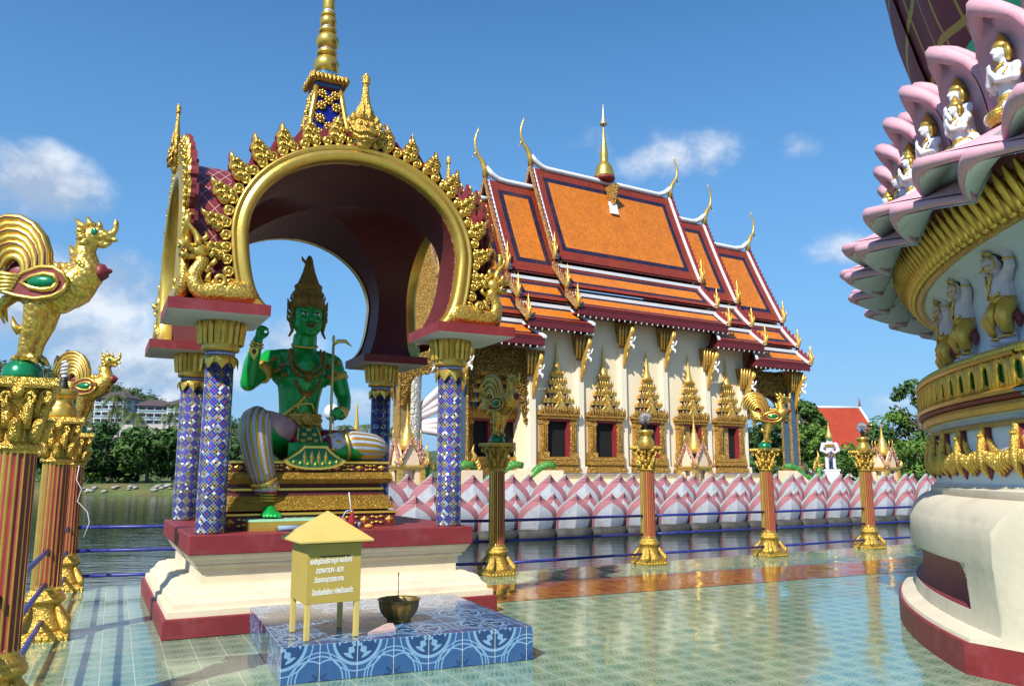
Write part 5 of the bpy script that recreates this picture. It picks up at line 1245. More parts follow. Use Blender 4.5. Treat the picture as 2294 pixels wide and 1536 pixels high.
def barge(mb, prof, a, out, sgn, w_=.34):
    """bargeboard with teeth; the outward face is gilded, the back maroon"""
    S = resample(prof, [0])[1]; k = max(4, int(S / .3)); pts, _ = resample(prof, [S * i / k for i in range(k + 1)])
    a1 = a + out * .12; vs = []
    for c, z in pts:
        y = c if sgn < 0 else 2 * TC - c
        vs += [(a, y, z - w_ * .6), (a, y, z + w_ * .75), (a1, y, z + w_ * .75), (a1, y, z - w_ * .6)]
    for i in range(k):
        o = i * 4; F = [(o + j, o + 4 + j, o + 4 + (j + 1) % 4, o + (j + 1) % 4) for j in range(4)]
        mb.add(vs, [], 0) if False else None
    mb.add(vs, [(i * 4 + j, (i + 1) * 4 + j, (i + 1) * 4 + (j + 1) % 4, i * 4 + (j + 1) % 4) for i in range(k) for j in range(4)], [(1 if j == 2 else 0) for i in range(k) for j in range(4)])
    for i in range(k):
        (c0, z0), (c1, z1) = pts[i], pts[i + 1]; y0, y1 = (c0, c1) if sgn < 0 else (2 * TC - c0, 2 * TC - c1)
        zt = w_ * .7; tip = ((y0 + y1) / 2 + (-.06 if sgn < 0 else .06), (z0 + z1) / 2 + zt + .24)
        for aa, mm in ((a + out * .02, 0), (a + out * .10, 1)): mb.add([(aa, y0, z0 + zt), (aa, y1, z1 + zt), (aa, tip[0], tip[1])], [(0, 1, 2)], mm)
        mb.add([(a + out * .02, y0, z0 + zt), (a + out * .10, y0, z0 + zt), (a + out * .02, tip[0], tip[1]), (a + out * .10, tip[0], tip[1]), (a + out * .02, y1, z1 + zt), (a + out * .10, y1, z1 + zt)], [(0, 1, 3, 2), (2, 3, 5, 4)], 0)
def chofa(mb, a, out, z):
    """slender horn finial rising from the ridge end"""
    P = [(0, 0, -.5), (.08, 0, .05), (.30, 0, .45), (.62, 0, .80), (.80, 0, 1.15), (.84, 0, 1.6), (.72, 0, 2.0), (.58, 0, 2.3), (.56, 0, 2.5)]
    sc = .92
    mb.tube([(a + out * x * sc * .85, TC, z + zz * sc) for x, y, zz in P], [.17, .15, .125, .085, .07, .065, .055, .035, .012], 8, 0)
    mb.tube([(a + out * x * sc * .85, TC, z + zz * sc) for x, y, zz in ((.66, 0, .9), (.84, 0, .82), (.90, 0, .62))], [.08, .05, .02], 6, 0)
    mb.ell((a + out * .78, TC, z + .5), (.03, .03, .07), 6, 0)
def hang(mb, a, out, c, z, sgn, h=1.0):
    y = c if sgn < 0 else 2 * TC - c; d = -1 if sgn < 0 else 1
    P = [(.1, -.2), (-.12, -.05), (-.2, .2), (-.08, .42), (-.16, .62), (-.10, .82), (-.14, 1.05)]
    mb.tube([(a + out * .07, y + d * (-px_) * h * .8, z + zz * h) for px_, zz in P], [.10, .15, .14, .11, .08, .05, .012], 7, 0, flat=.7)
    mb.tube([(a + out * .07, y + d * (-px_) * h * .8, z + zz * h) for px_, zz in ((-.2, .1), (-.38, .25), (-.34, .5))], [.09, .07, .012], 6, 0, flat=.7)
    mb.tube([(a + out * .07, y + d * (-px_) * h * .8, z + zz * h) for px_, zz in ((-.05, .45), (.1, .55), (.08, .75))], [.08, .06, .01], 6, 0, flat=.7)
SEC = [  # a0, a1, ridge z, tiers [(c0,z0,c1,z1)], pieces of the lowest tier
    (.66, 10.8, 18.3, [(3.2, 18.3, .86, 12.6), (1.02, 12.25, -.29, 10.88), (-.12, 10.55, -1.15, 9.72)], [(.66, 10.8, 0, 0)]),
    (-2.2, 13.62, 17.05, [(3.2, 17.05, .82, 11.68), (.98, 11.35, -.22, 10.08), (-.06, 9.78, -1.15, 8.87)], [(-2.2, 1.55, 0, -.75), (10.05, 13.62, .75, 0)]),
    (-6.0, 17.44, 15.85, [(3.2, 15.85, .72, 10.85), (.88, 10.5, -.30, 9.15), (-.14, 8.85, -1.15, 8.0)], [(-6.0, -1.35, 0, -.75), (12.95, 17.44, .75, 0)])]
for si, (a0, a1, zr, tiers_, low) in enumerate(SEC):
    PC = {}
    def pick(kind, e_):
        key = (kind, e_ if (si > 0 or kind in ('b', 'h')) else 0) + ((sgn,) if kind in 'fh' else ())
        if key not in PC: PC[key] = MB()
        return PC[key]
    ac = (a0 + a1) / 2
    for sgn in (-1, 1):
        for ti_, (c0, z0, c1, z1) in enumerate(tiers_):
            prof = curve_prof(c0, z0, c1, z1, (.022 if ti_ == 0 else .03), 10 if ti_ == 0 else 5)
            r, n = (.62, .29) if ti_ == 0 else ((.36, .24) if ti_ == 1 else (.22, .16))
            spans = low if ti_ == 2 else [(a0, a1, 0, 0)]
            if si > 0 and ti_ < 2:
                p_a0, p_a1 = SEC[si - 1][0], SEC[si - 1][1]
                spans = [(a0, p_a0 + .5, 0, 0), (p_a1 - .5, a1, 0, 0)]
            for b0, b1, s0, s1 in spans:
                en = -1 if (b0 + b1) / 2 < ac - .1 else 1
                roof = pick('r', en); white_b = pick('w', en); fa = pick('f', en)
                panel(roof, b0, b1, prof, r, n, sgn, s0, s1)
                if ti_: white_b.box(b0 + s0, b1 + s1, *sorted((c0 - .17 if sgn < 0 else 2 * TC - c0 + .17, c0 + .02 if sgn < 0 else 2 * TC - c0 - .02)), z0 - .12, z0 + .05)
                if ti_ == 2:
                    y0, y1 = (c1 + .02, c1 + .14) if sgn < 0 else (2 * TC - c1 - .14, 2 * TC - c1 - .02)
                    fa.box(b0, b1, y0, y1, z1 - .42, z1 - .03); fa.box(b0 + .06, b1 - .06, *sorted((y0 if sgn > 0 else y1, (y0 if sgn > 0 else y1) + (.9 if sgn < 0 else -.9))), z1 - .34, z1 - .26)
                    if sgn < 0:
                        kk = int((b1 - b0) / .36)
                        for q in range(kk + 1): fa.ell((b0 + (b1 - b0) * q / kk, c1 + .08, z1 - .48), (.05, .05, .075), 6, 1)
                for ea, s_, o_ in ((b0, s0, -1), (b1, s1, 1)):
                    if ti_ == 2 and s_ != 0:   # hipped return of the lower tier
                        sp = [(c0, z0), (c1, z1)]
                        vs = []
                        for (c, z), sh in zip(sp, (s_, 0)):
                            y = c if sgn < 0 else 2 * TC - c
                            vs += [(ea + sh - .1, y, z + .07), (ea + sh + .1, y, z + .07), (ea + sh - .1, y, z - .06), (ea + sh + .1, y, z - .06)]
                        white_b.add(vs, [(0, 1, 5, 4), (0, 4, 6, 2), (1, 3, 7, 5), (4, 5, 7, 6)], 0)
                        y0, y1 = sorted((c0 if sgn < 0 else 2 * TC - c0, c1 + .1 if sgn < 0 else 2 * TC - c1 - .1))
                        fa.add([(ea + s_, c0 if sgn < 0 else 2 * TC - c0, z0 - .05), (ea, c1 + .1 if sgn < 0 else 2 * TC - c1 - .1, z1 - .03), (ea, c1 + .1 if sgn < 0 else 2 * TC - c1 - .1, z1 - .42), (ea + s_ * .2, c0 if sgn < 0 else 2 * TC - c0, z1 - .42)], [(0, 1, 2, 3)], 0)
                        continue
                    if (ea, o_) not in ((a0, -1), (a1, 1)): continue
                    strip(white_b, prof, ea - (.18 if o_ > 0 else 0), ea + (.18 if o_ < 0 else 0), .08, 0, sgn)
                    bg_ = pick('b', o_); hh = pick('h', o_)
                    barge(bg_, prof, ea, o_, sgn, .34 if ti_ == 0 else .28)
                    hang(hh, ea, o_, c1 + .1, z1 + .1, sgn, 1.25 if ti_ == 0 else 1.0)
    ends = (0,) if si == 0 else (-1, 1)
    RF = {e_: PC[('r', e_)].build('roof', [t_red, t_navy, t_or, maroon_dark], tem) for e_ in ends}
    # ridge cap sweeping up to the horns
    k = 40; pts = []
    for i in range(k + 1):
        a = a0 + (a1 - a0) * i / k; e_ = min(a - a0, a1 - a); pts.append((a, TC, zr + .08 + .55 * max(0, 1 - e_ / 1.1) ** 2))
    if si == 0: PC[('w', 0)].tube(pts, .16, 8, 0)
    else:
        PC[('w', -1)].tube([p for p in pts if p[0] < SEC[si - 1][0] + .6], .16, 8, 0); PC[('w', 1)].tube([p for p in pts if p[0] > SEC[si - 1][1] - .6], .16, 8, 0)
    for e_ in ends:
        PC[('w', e_)].build('white_trim', white, RF[e_])
        for g_ in (-1, 1): PC[('f', e_, g_)].build('eave_board', [fascia_m, white], RF[e_])
    for e_ in (-1, 1):
        PC[('b', e_)].build('bargeboard', [maroon, tan_gold], RF[e_ if si else 0])
        for g_ in (-1, 1): PC[('h', e_, g_)].build('roof_flame', gold_far_plain, RF[e_ if si else 0])
    for ea, o_ in ((a0, -1), (a1, 1)):
        mb = MB(); chofa(mb, ea, o_, zr + .55); rf = RF[o_ if si else 0]; mb.build('roof_horn', gold_far_plain, rf)
        # gable wall inside the bargeboards
        mb = MB(); prof = []
        for (c0, z0, c1, z1) in tiers_: prof += [(c0, z0 - .12), (c1 + .12, z1 - .05)]
        g2 = prof + [(2 * TC - c, z) for c, z in prof[::-1]]
        ga = ea - o_ * .35; n = len(g2)
        vs = [(ga, c, z) for c, z in g2] + [(ga - o_ * .15, c, z) for c, z in g2]
        mb.add(vs, [tuple(range(n)), tuple(range(2 * n - 1, n - 1, -1))] + [(i, n + i, n + (i + 1) % n, (i + 1) % n) for i in range(n)], 0)
        mb.build('gable', gold_far if si == 2 and o_ < 0 else tan_gold, rf)
# ---- walls
mb = MB(); mb.box(-1.55, 13.05, 0, 6.4, 1.0, 9.35); mb.box(.8, 10.7, .02, 6.38, 9.35, 10.4); mb.build('wall', wall_cream, tem)
mb = MB(); mb.box(-2.3, 13.9, -.9, 7.3, .96, 1.35); mb.box(-2.1, 13.7, -.75, 7.1, 1.35, 1.5); mb.box(-2.2, 13.8, -.85, 7.2, 1.5, 1.62, 1); mb.build('base', [wall_cream, mat('base_ledge', (.30, .25, .22), .7)], tem)
def pil(a, z1, y=0):
    mb = MB(); mb.box(a - .26, a + .26, y - .10, y + .0, 1.6, z1); mb.box(a - .17, a + .17, y - .17, y - .1, 1.6, z1); mb.box(a - .33, a + .33, y - .2, y, 1.62, 1.95)
    return mb.build('pilaster', pil_cream, tem)
def bracket_mb():
    mb = MB()
    mb.frustum(0, -.18, .22, .14, -1.25, .44, .30, 0, 1)
    for i in range(5): mb.tube([(-.36 + .18 * i, -.34, -1.15), (-.4 + .2 * i, -.42, -.5), (-.46 + .23 * i, -.5, -.02)], [.05, .06, .05], 6, 0)
    mb.tube([(0, -.16, -2.3), (0, -.30, -1.85), (0, -.42, -1.4), (0, -.62, -1.0), (0, -.85, -.6), (0, -.95, -.25)], [.04, .11, .14, .13, .11, .07], 8, 0)
    for z, y in ((-1.7, -.4), (-1.3, -.55), (-.9, -.75), (-.5, -.95)): mb.tube([(0, y + .1, z - .1), (0, y - .1, z), (0, y - .12, z + .2)], [.09, .07, .01], 6, 0)
    return mb
br0 = None
def bracket(a, z, c=0, rz=0):
    global br0
    if br0 is None:
        br0 = bracket_mb().build('eave_bracket', [gold_far_plain, blue_gold], tem, zoff=0)
        mb = MB(); mb.ell((.02, -.78, -1.05), (.09, .10, .16), 8); mb.ell((.02, -.84, -.84), .085, 8); mb.tube([(.02, -.8, -1.0), (.10, -.95, -.95), (.14, -1.0, -.75)], [.05, .04, .03], 6); mb.tube([(0, -.75, -1.15), (.1, -.9, -1.25), (.05, -.95, -1.4)], [.07, .06, .04], 6)
        mb.build('white_figure', white, br0, zoff=0); o = br0
    else: o = copy_part(br0, tem)
    o.location = (a, c, z - TZ); o.rotation_euler.z = rz
PIL = [(-1.43, 7.45), (1.42, 8.42), (4.15, 9.28), (6.96, 9.28), (10.03, 8.42), (12.84, 7.5)]
for a, z in PIL: pil(a, z - .6); bracket(a, z)
# ---- windows
def window_parts():
    w_ = MB()
    for z0, z1, h0, h1, d0, d1 in ((1.64, 1.86, 1.2, 1.16, .42, .40), (1.86, 2.02, 1.08, 1.05, .34, .34), (2.02, 2.24, 1.16, 1.04, .40, .33), (2.24, 2.40, 1.08, 1.06, .36, .36)):
        w_.add([(-h0, -d0, z0), (h0, -d0, z0), (h0, 0, z0), (-h0, 0, z0), (-h1, -d1, z1), (h1, -d1, z1), (h1, 0, z1), (-h1, 0, z1)], [(0, 1, 5, 4), (1, 2, 6, 5), (3, 0, 4, 7), (4, 5, 6, 7)], 0)
    for s in (-1, 1):
        x0, x1 = sorted((s * .66, s * .98)); w_.box(x0, x1, -.30, 0, 2.4, 4.22); w_.box(x0 - .04, x1 + .04, -.34, 0, 3.95, 4.08, 0); w_.box(x0 - .06, x1 + .06, -.36, 0, 2.4, 2.62, 0)
        for k in range(3): w_.tube([(x0 + .06 + .1 * k, -.32, 2.62), (x0 + .06 + .1 * k, -.32, 3.95)], .035, 6, 0)
    for z0, z1, h, d in ((4.22, 4.36, 1.06, .38), (4.36, 4.52, 1.14, .44), (4.52, 4.62, 1.02, .38)): w_.box(-h, h, -d, 0, z0, z1, 0)
    for i in range(15): x = -1.08 + 2.16 * i / 14; w_.tube([(x, -.42, 4.5), (x, -.44, 4.72), (x, -.40, 4.86)], [.07, .055, .008], 5, 0)
    wn = w_.build('window', gold_far, tem, zoff=0)
    mb = MB(); mb.box(-.66, .66, -.06, -.02, 2.4, 4.22); mb.build('dark_panel', painted_dark, wn, zoff=0)  # near-black panel on the solid wall, interior shade put into its colour
    mb = MB(); mb.box(.50, .655, -.26, -.06, 2.4, 4.2); mb.box(-.655, -.62, -.26, -.06, 2.4, 4.2); mb.box(-.66, .66, -.27, -.06, 4.1, 4.22)
    mb.build('shutter', mat('maroon_shutter', (.25, .02, .03), .5, 0, .1, 2), wn, zoff=0)
    mb = MB(); W = [.80, .62, .47, .33]; Z = [4.62, 5.15, 5.62, 6.05, 6.42]
    for k in range(4):
        h, z0, z1 = W[k], Z[k], Z[k + 1]; d = .34 - .05 * k
        mb.box(-h * .80, h * .80, -d * .8, 0, z0, z1, 1)
        for q in range(6): x = -h * .78 + h * 1.56 * q / 5; mb.tube([(x, -d * .82, z0), (x, -d * .82, z1 - .15)], .025, 5, 0)
        mb.box(-h, h, -d, 0, z1 - .17, z1 - .03, 0); mb.box(-h * .9, h * .9, -d * .92, 0, z1 - .03, z1 + .04, 0)
        for q in range(7): x = -h + 2 * h * q / 6; mb.tube([(x, -d, z1 - .08), (x, -d - .02, z1 + .08), (x, -d, z1 + .2)], [.05, .04, .006], 5, 0)
    for z, w2, hg, d in ((4.62, .42, .52, .44), (5.12, .30, .40, .36), (5.6, .22, .3, .3)):
        mb.prism([(-w2, z), (w2, z), (w2 * .4, z + hg * .55), (0, z + hg), (-w2 * .4, z + hg * .55)], 0, -d - .02, 0)
        for s in (-1, 1): mb.tube([(s * w2, -d, z), (s * w2 * .45, -d - .02, z + hg * .55), (0, -d - .02, z + hg * 1.05)], [.05, .045, .015], 5, 0)
    mb.lathe([(.26, 6.42), (.24, 6.6), (.17, 6.7), (.18, 6.78), (.13, 6.9), (.14, 6.96), (.095, 7.06), (.10, 7.12), (.07, 7.2), (.055, 7.5), (.035, 7.8), (.0, 8.15)], 10, 0, -.10)
    mb.build('crown_spire', [gold_far_plain, mat('violet_inlay', (.05, .04, .12), .4)], wn, zoff=0)
    return wn
wn0 = window_parts(); wn0.location = (0, 0, -TZ)
for a in (2.87, 5.72, 8.68, 11.53): copy_part(wn0, tem, (a, 0, -TZ))
# closed carved shutters on the two farthest windows
for a in (8.68, 11.53):
    mb = MB(); mb.box(a - .62, a - .05, -.14, -.07, 2.42, 4.18); mb.build('carved_shutter', tan_gold, tem)
# ---- porches
mb = MB(); mb.box(-4.2, -1.55, 1.5, 3.2, 1.0, 8.0); mb.build('porch_wall', mat('porch_wall_tan', (.62, .47, .33), .75, 0, .04, .6), tem)
for a in (-3.45, -1.9): copy_part(wn0, tem, (a, 1.5, -TZ)).scale = (.72, 1, 1.0)
mb = MB(); mb.box(-6.0, -1.55, -.6, 7.0, .96, 1.3); mb.box(13.05, 17.3, -.6, 7.0, .96, 1.3); mb.build('porch_floor', wall_cream, tem)
colm = mat('glass_pillar_mosaic', (.10, .16, .22), .2, .4, .6, 30, .4, 30, .01)
colg = mat('gold_pillar_mosaic', (.42, .32, .16), .3, .5, .6, 22, .6, 22, .02)
def pillar(a, c, m, zt=7.6, w_=.30):
    mb = MB(); mb.box(a - w_, a + w_, c - w_, c + w_, 1.9, zt, 0)
    for x, y in ((-1, -1), (1, -1), (-1, 1), (1, 1)): mb.box(a + x * w_ - .05, a + x * w_ + .05, c + y * w_ - .05, c + y * w_ + .05, 1.95, zt - .05, 1)
    for z0, h in ((1.3, .5), (1.55, .44), (1.8, .40)): mb.box(a - h, a + h, c - h, c + h, z0, z0 + .24, 1)
    mb.frustum(a, c, w_, w_, zt - .9, w_ * 1.7, w_ * 1.7, zt, 1); mb.build('pillar', [m, gold_far], tem)
for a, c, m in ((-5.35, 0, colm), (-5.35, 6.4, colg), (16.75, 0, colm), (16.75, 6.4, colm), (13.9, 6.2, colm)): pillar(a, c, m)
for a, c, z in ((-5.35, 0, 7.55), (16.75, 0, 7.55)): bracket(a, z, c - .25)
bracket(-5.6, 7.55, 6.4, -PI / 2); bracket(-5.6, 7.55, .3, -PI / 2)
def lace(name, x0, x1, zt, zside, zmid, wside, y, axis='x', m=None):
    """pierced arch hanging between pillars: scalloped outline with openings"""
    mb = MB(); n = 24; L = x1 - x0; low = []
    for i in range(n + 1):
        u = i / n; e_ = min(u, 1 - u) * L; q = max(0, 1 - e_ / wside); z = zmid - (zmid - zside) * q ** 1.3 - .12 * abs(sin(u * PI * 7)); low.append((x0 + L * u, z))
    for i in range(n):
        x_a, z_a = low[i]; x_b, z_b = low[i + 1]
        v = [(x_a, y, z_a), (x_b, y, z_b), (x_b, y, zt), (x_a, y, zt), (x_a, y + .12, z_a), (x_b, y + .12, z_b), (x_b, y + .12, zt), (x_a, y + .12, zt)]
        if axis == 'y': v = [(yy, xx, zz) for xx, yy, zz in v]
        mb.add(v, [(0, 1, 2, 3), (7, 6, 5, 4), (0, 4, 5, 1), (3, 2, 6, 7)], 0)
    for i in range(0, n + 1):
        x_, z_ = low[i]
        for k in range(int((zt - z_) / .45) + 1):
            zz = z_ + .2 + k * .45 + (.2 if i % 2 else 0)
            if zz < zt - .1:
                p = spiral((x_, zz), .17, 1.2, 8, i + k, 1 if (i + k) % 2 else -1, y - .03); mb.tube(p if axis == 'x' else [(b_, a_, c_) for a_, b_, c_ in p], .045, 5, 0)
    return mb.build(name, m or gold_dark, tem)
lace('lace_arch', -5.0, -1.75, 7.55, 3.9, 6.3, .75, -.06); lace('lace_arch', 13.25, 16.4, 7.5, 4.6, 6.2, .8, -.06)
lace('lace_arch', .35, 6.05, 7.55, 5.0, 6.5, 1.3, -5.5, 'y'); lace('lace_arch', .35, 6.05, 7.5, 4.6, 6.3, 1.3, 16.75, 'y')
# ---- ridge spire
mb = MB(); zc = 18.35
def rs(pr): return [(r * .62, zc + (z - zc) * .69) for r, z in pr]
mb.lathe(rs([(.50, zc + .0), (.95, zc + .2), (1.02, zc + .32), (1.0, zc + .42)]), 28, 5.75, TC, 1)
mb.lathe(rs([(.98, zc + .42), (1.0, zc + .6), (.9, zc + .72), (.92, zc + .86), (.82, zc + 1.0), (.84, zc + 1.14), (.74, zc + 1.28), (.75, zc + 1.4), (.62, zc + 1.5), (.60, zc + 1.62), (.42, zc + 1.75), (.36, zc + 2.1), (.40, zc + 2.5), (.36, zc + 2.8), (.30, zc + 2.9), (.32, zc + 3.05), (.26, zc + 3.15), (.28, zc + 3.3), (.22, zc + 3.4), (.24, zc + 3.55), (.18, zc + 3.65), (.19, zc + 3.8), (.14, zc + 3.9), (.13, zc + 4.4), (.07, zc + 4.8), (.06, zc + 5.2)]), 28, 5.75, TC, 0)
mb.lathe(rs([(.10, zc + 5.2), (.36, zc + 5.22), (.34, zc + 5.36), (.27, zc + 5.45), (.27, zc + 5.55), (.20, zc + 5.68), (.20, zc + 5.8), (.13, zc + 5.95), (.12, zc + 6.1), (.05, zc + 6.4), (.02, zc + 7.0), (0, zc + 7.1)]), 20, 5.75, TC, 2)
mb.build('ridge_spire', [gold, maroon, mat('pale_gold_tiers', (.68, .54, .28), .35, .6, .2, 10)], tem)
mb = MB(); mb.frustum(5.75, 2.50, .10, .1, 16.75, .20, .4, 17.95, 0); mb.box(5.42, 6.08, 2.45, 2.62, 15.85, 17.2, 1) if False else None
mb.build('spire_bracket', gold_far, tem)
mb = MB(); mb.add([(5.5, 2.58, 17.0), (6.02, 2.58, 17.0), (6.02, 2.40, 16.25), (5.5, 2.40, 16.25), (5.5, 2.44, 16.9), (6.02, 2.44, 16.9), (6.02, 2.25, 16.2), (5.5, 2.25, 16.2)], [(4, 7, 6, 5), (4, 0, 3, 7), (5, 6, 2, 1), (7, 3, 2, 6), (4, 5, 1, 0)]); mb.build('white_saddle', white, tem)
# ================================================================ LOTUS PETAL WALL ROUND THE TEMPLE ISLAND
WA = math.atan2(.485, .875); WP = Vector((3.17, 29.6))
wallm = thing('petal_wall', 'long pink and white lotus petal wall around the temple island, standing in the water', 'wall', (WP.x, WP.y, -.6), WA)
p_white = mat('petal_white', (.66, .66, .70), .8, 0, .05, 1.2, .3, 9, .015, dirt=((.34, .34, .32), 1.8, .62))
p_pink = mat('petal_pink', (.50, .19, .21), .8, 0, .10, 2, .35, 9, .015, dirt=((.30, .20, .19), 2.2, .6))
p_teal = mat('petal_teal', (.22, .44, .42), .8, 0, .12, 3)
def petal(W, z0, z1, yb, bulge, inner=.64, wz=.42):
    """pointed lotus petal: centre crease, white heart, pink border, teal rim"""
    K = 14; mb = MB(); vs = []; H_ = z1 - z0
    def hwid(t):
        if t < wz: return W * (1 - .10 * (1 - t / wz) ** 2)
        q = (t - wz) / (1 - wz); return W * cos(q * PI / 2) * (1 - .42 * q ** 2.5)
    for i in range(K + 1):
        t = i / K; w_ = max(hwid(t), .0); f = 0 if t >= inner else (1 - (t / inner) ** 3.0) ** .85 * .88 * (min(1, .4 + t * 6) if False else 1)
        yc = yb - bulge * sin(PI * min(1, .12 + t * .62)) * 1.0 - .05; lean = -.10 * max(0, t - .8) / .2
        for x in (-1, -f, 0, f, 1):
            y = yc + lean + (abs(x) ** 1.5) * .20 * W * (1 - .55 * t); vs.append((x * w_, y, z0 + H_ * t))
    fs = []; ms = []
    for i in range(K):
        for j in range(4):
            fs.append((i * 5 + j, i * 5 + j + 1, (i + 1) * 5 + j + 1, (i + 1) * 5 + j)); ms.append(0 if j in (1, 2) and i / K < inner else 1)
    mb.add(vs, fs, ms, False)
    # rim with thickness
    rim = []
    for i in range(K + 1):
        rim += [vs[i * 5], (vs[i * 5][0] * .94, vs[i * 5][1] + .11, vs[i * 5][2]), vs[i * 5 + 4], (vs[i * 5 + 4][0] * .94, vs[i * 5 + 4][1] + .11, vs[i * 5 + 4][2])]
    mb.add(rim, [f for i in range(K) for f in ((i * 4, (i + 1) * 4, (i + 1) * 4 + 1, i * 4 + 1), (i * 4 + 3, (i + 1) * 4 + 3, (i + 1) * 4 + 2, i * 4 + 2))], [2 if i > 3 else 1 for i in range(K) for _ in (0, 1)])
    mb.add([rim[i * 4 + 1] for i in range(K + 1)] + [rim[i * 4 + 3] for i in range(K + 1)], [(i, i + 1, K + 1 + i + 1, K + 1 + i) for i in range(K)], 1)
    return mb
PM = [p_white, p_pink, p_teal]
SP = 1.52
lo_big = petal(.76, -.30, .93, 0, .22, .72).build('petal', PM, wallm); lo_small = petal(.50, -.25, .97, .20, .10, .74).build('petal', PM, wallm)
up_big = petal(.76, .1, 1.60, .42, .12, .78).build('petal', PM, wallm); up_small = petal(.50, .45, 1.60, .60, .10, .66).build('petal', PM, wallm)
first = True
for i in range(-6, 17):
    for src, off in ((lo_big, 0), (lo_small, .5), (up_big, .5), (up_small, 0)):
        x = (i + off) * SP + .35
        o = src if first and i == -6 else copy_part(src, wallm)
        o.location.x = x
    first = False
mb = MB(); L0, L1 = -6.5 * SP + .35, 17 * SP + .35
mb.box(L0, L1, .50, 1.2, -1.5, .75, 0); mb.build('wall_core', p_pink, wallm)
stain = mat('wet_stained_footing', (.045, .042, .036), .7, 0, .4, 2, .6, 5, .04, dirt=((.16, .15, .13), 1.2, .5))
mb = MB()
for i in range(-6, 17):
    x = i * SP + .35; mb.tube([(x - .75, .06, -.5), (x - .4, -.06, -.5), (x, -.1, -.5), (x + .4, -.06, -.5), (x + .75, .06, -.5)], .24, 10, 0)
mb.box(L0, L1, -.0, .6, -1.6, -.32, 0); mb.build('footing', stain, wallm)

# ================================================================ SHRINES, NAGAS, GUARDIAN
gab = mat('gable_stripes', (.55, .22, .14), .45, .2, .3, 10, fn=gold_fn(10, .8, .03, 'carve', (.6, .5, .3), .8))
cream_s = mat('shrine_cream', (.74, .58, .40), .7, 0, .05, 2)
def shrine(loc, rz, label):
    t = thing('boundary_shrine', label, 'shrine', (loc[0], loc[1], .95), rz, 'small gilded shrines around the temple')
    mb = MB()
    for z0, z1, h in ((.95, 1.08, .62), (1.08, 1.2, .55), (1.75, 1.85, .52), (1.85, 1.93, .58)): mb.box(-h, h, -h, h, z0, z1)
    for x in (-1, 1):
        for y in (-1, 1):
            mb.box(x * .46 - .09, x * .46 + .09, y * .46 - .09, y * .46 + .09, 1.2, 1.75)
            for z in (1.3, 1.45, 1.6): mb.box(x * .46 - .11, x * .46 + .11, y * .46 - .11, y * .46 + .11, z, z + .05)
    mb.build('frame', gold_far_plain, t)
    mb = MB()
    for q in range(4):
        M = rotz(q * PI / 2)
        mb.prism([(-.36, 1.2), (-.36, 1.78), (-.18, 1.95), (-.16, 1.5), (-.16, 1.2)], -.40, -.47, 0, M); mb.prism([(.16, 1.2), (.16, 1.5), (.18, 1.95), (.36, 1.78), (.36, 1.2)], -.40, -.47, 0, M)
        mb.prism([(-.36, 1.78), (.36, 1.78), (.30, 2.2), (0, 2.75), (-.30, 2.2)], -.30, -.48, 0, M)
    mb.box(-.3, .3, -.3, .3, 1.2, 2.2); mb.build('body', cream_s, t)
    mb = MB()
    for q in range(4):
        M = rotz(q * PI / 2)
        for s in (-1, 1):
            mb.tube([(s * .62, -.5, 1.88), (s * .40, -.52, 2.2), (s * .18, -.54, 2.62), (0, -.56, 3.0)], [.05, .075, .07, .03], 4, 1, M)
            mb.tube([(s * .60, -.5, 1.9), (s * .70, -.52, 2.05), (s * .66, -.52, 2.28)], [.05, .045, .008], 6, 0, M)
            for k in range(6): u = k / 6; mb.ell((s * (.6 - .58 * u), -.60, 1.9 + 1.0 * u), (.025, .02, .03), 5, 2, M)
        mb.tube([(0, -.55, 2.95), (0, -.60, 3.15), (0, -.56, 3.35)], [.04, .03, .006], 6, 0, M)
    mb.build('gables', [gold_far_plain, gab, white], t)
    mb = MB(); mb.lathe([(.32, 2.5), (.36, 2.7), (.30, 2.8), (.32, 2.9), (.24, 3.0), (.25, 3.1), (.16, 3.22), (.15, 3.35), (.09, 3.45), (.10, 3.52), (.06, 3.62), (.04, 3.9), (.02, 4.2), (0, 4.35)], 16); mb.build('spire', gold_far_plain, t)
    return t
s0 = shrine((8.2, 36.4), R(31), 'small gold shrine with crossed gables and spire standing before the temple windows')
dup(s0, (19.3, 42.2, .95), R(31), 'small gold shrine with a tall spire in front of the trees by the pedestal')
dup(s0, (-4.1, 31.6, .95), R(31), 'small gold shrine with cream arches seen between the pavilion columns')
naga_green = mat('naga_green', (.02, .26, .05), .3, .1, .25, 5, fn=gold_fn(14, .7, .03, 'scales', (.3, .3, .03), .6))
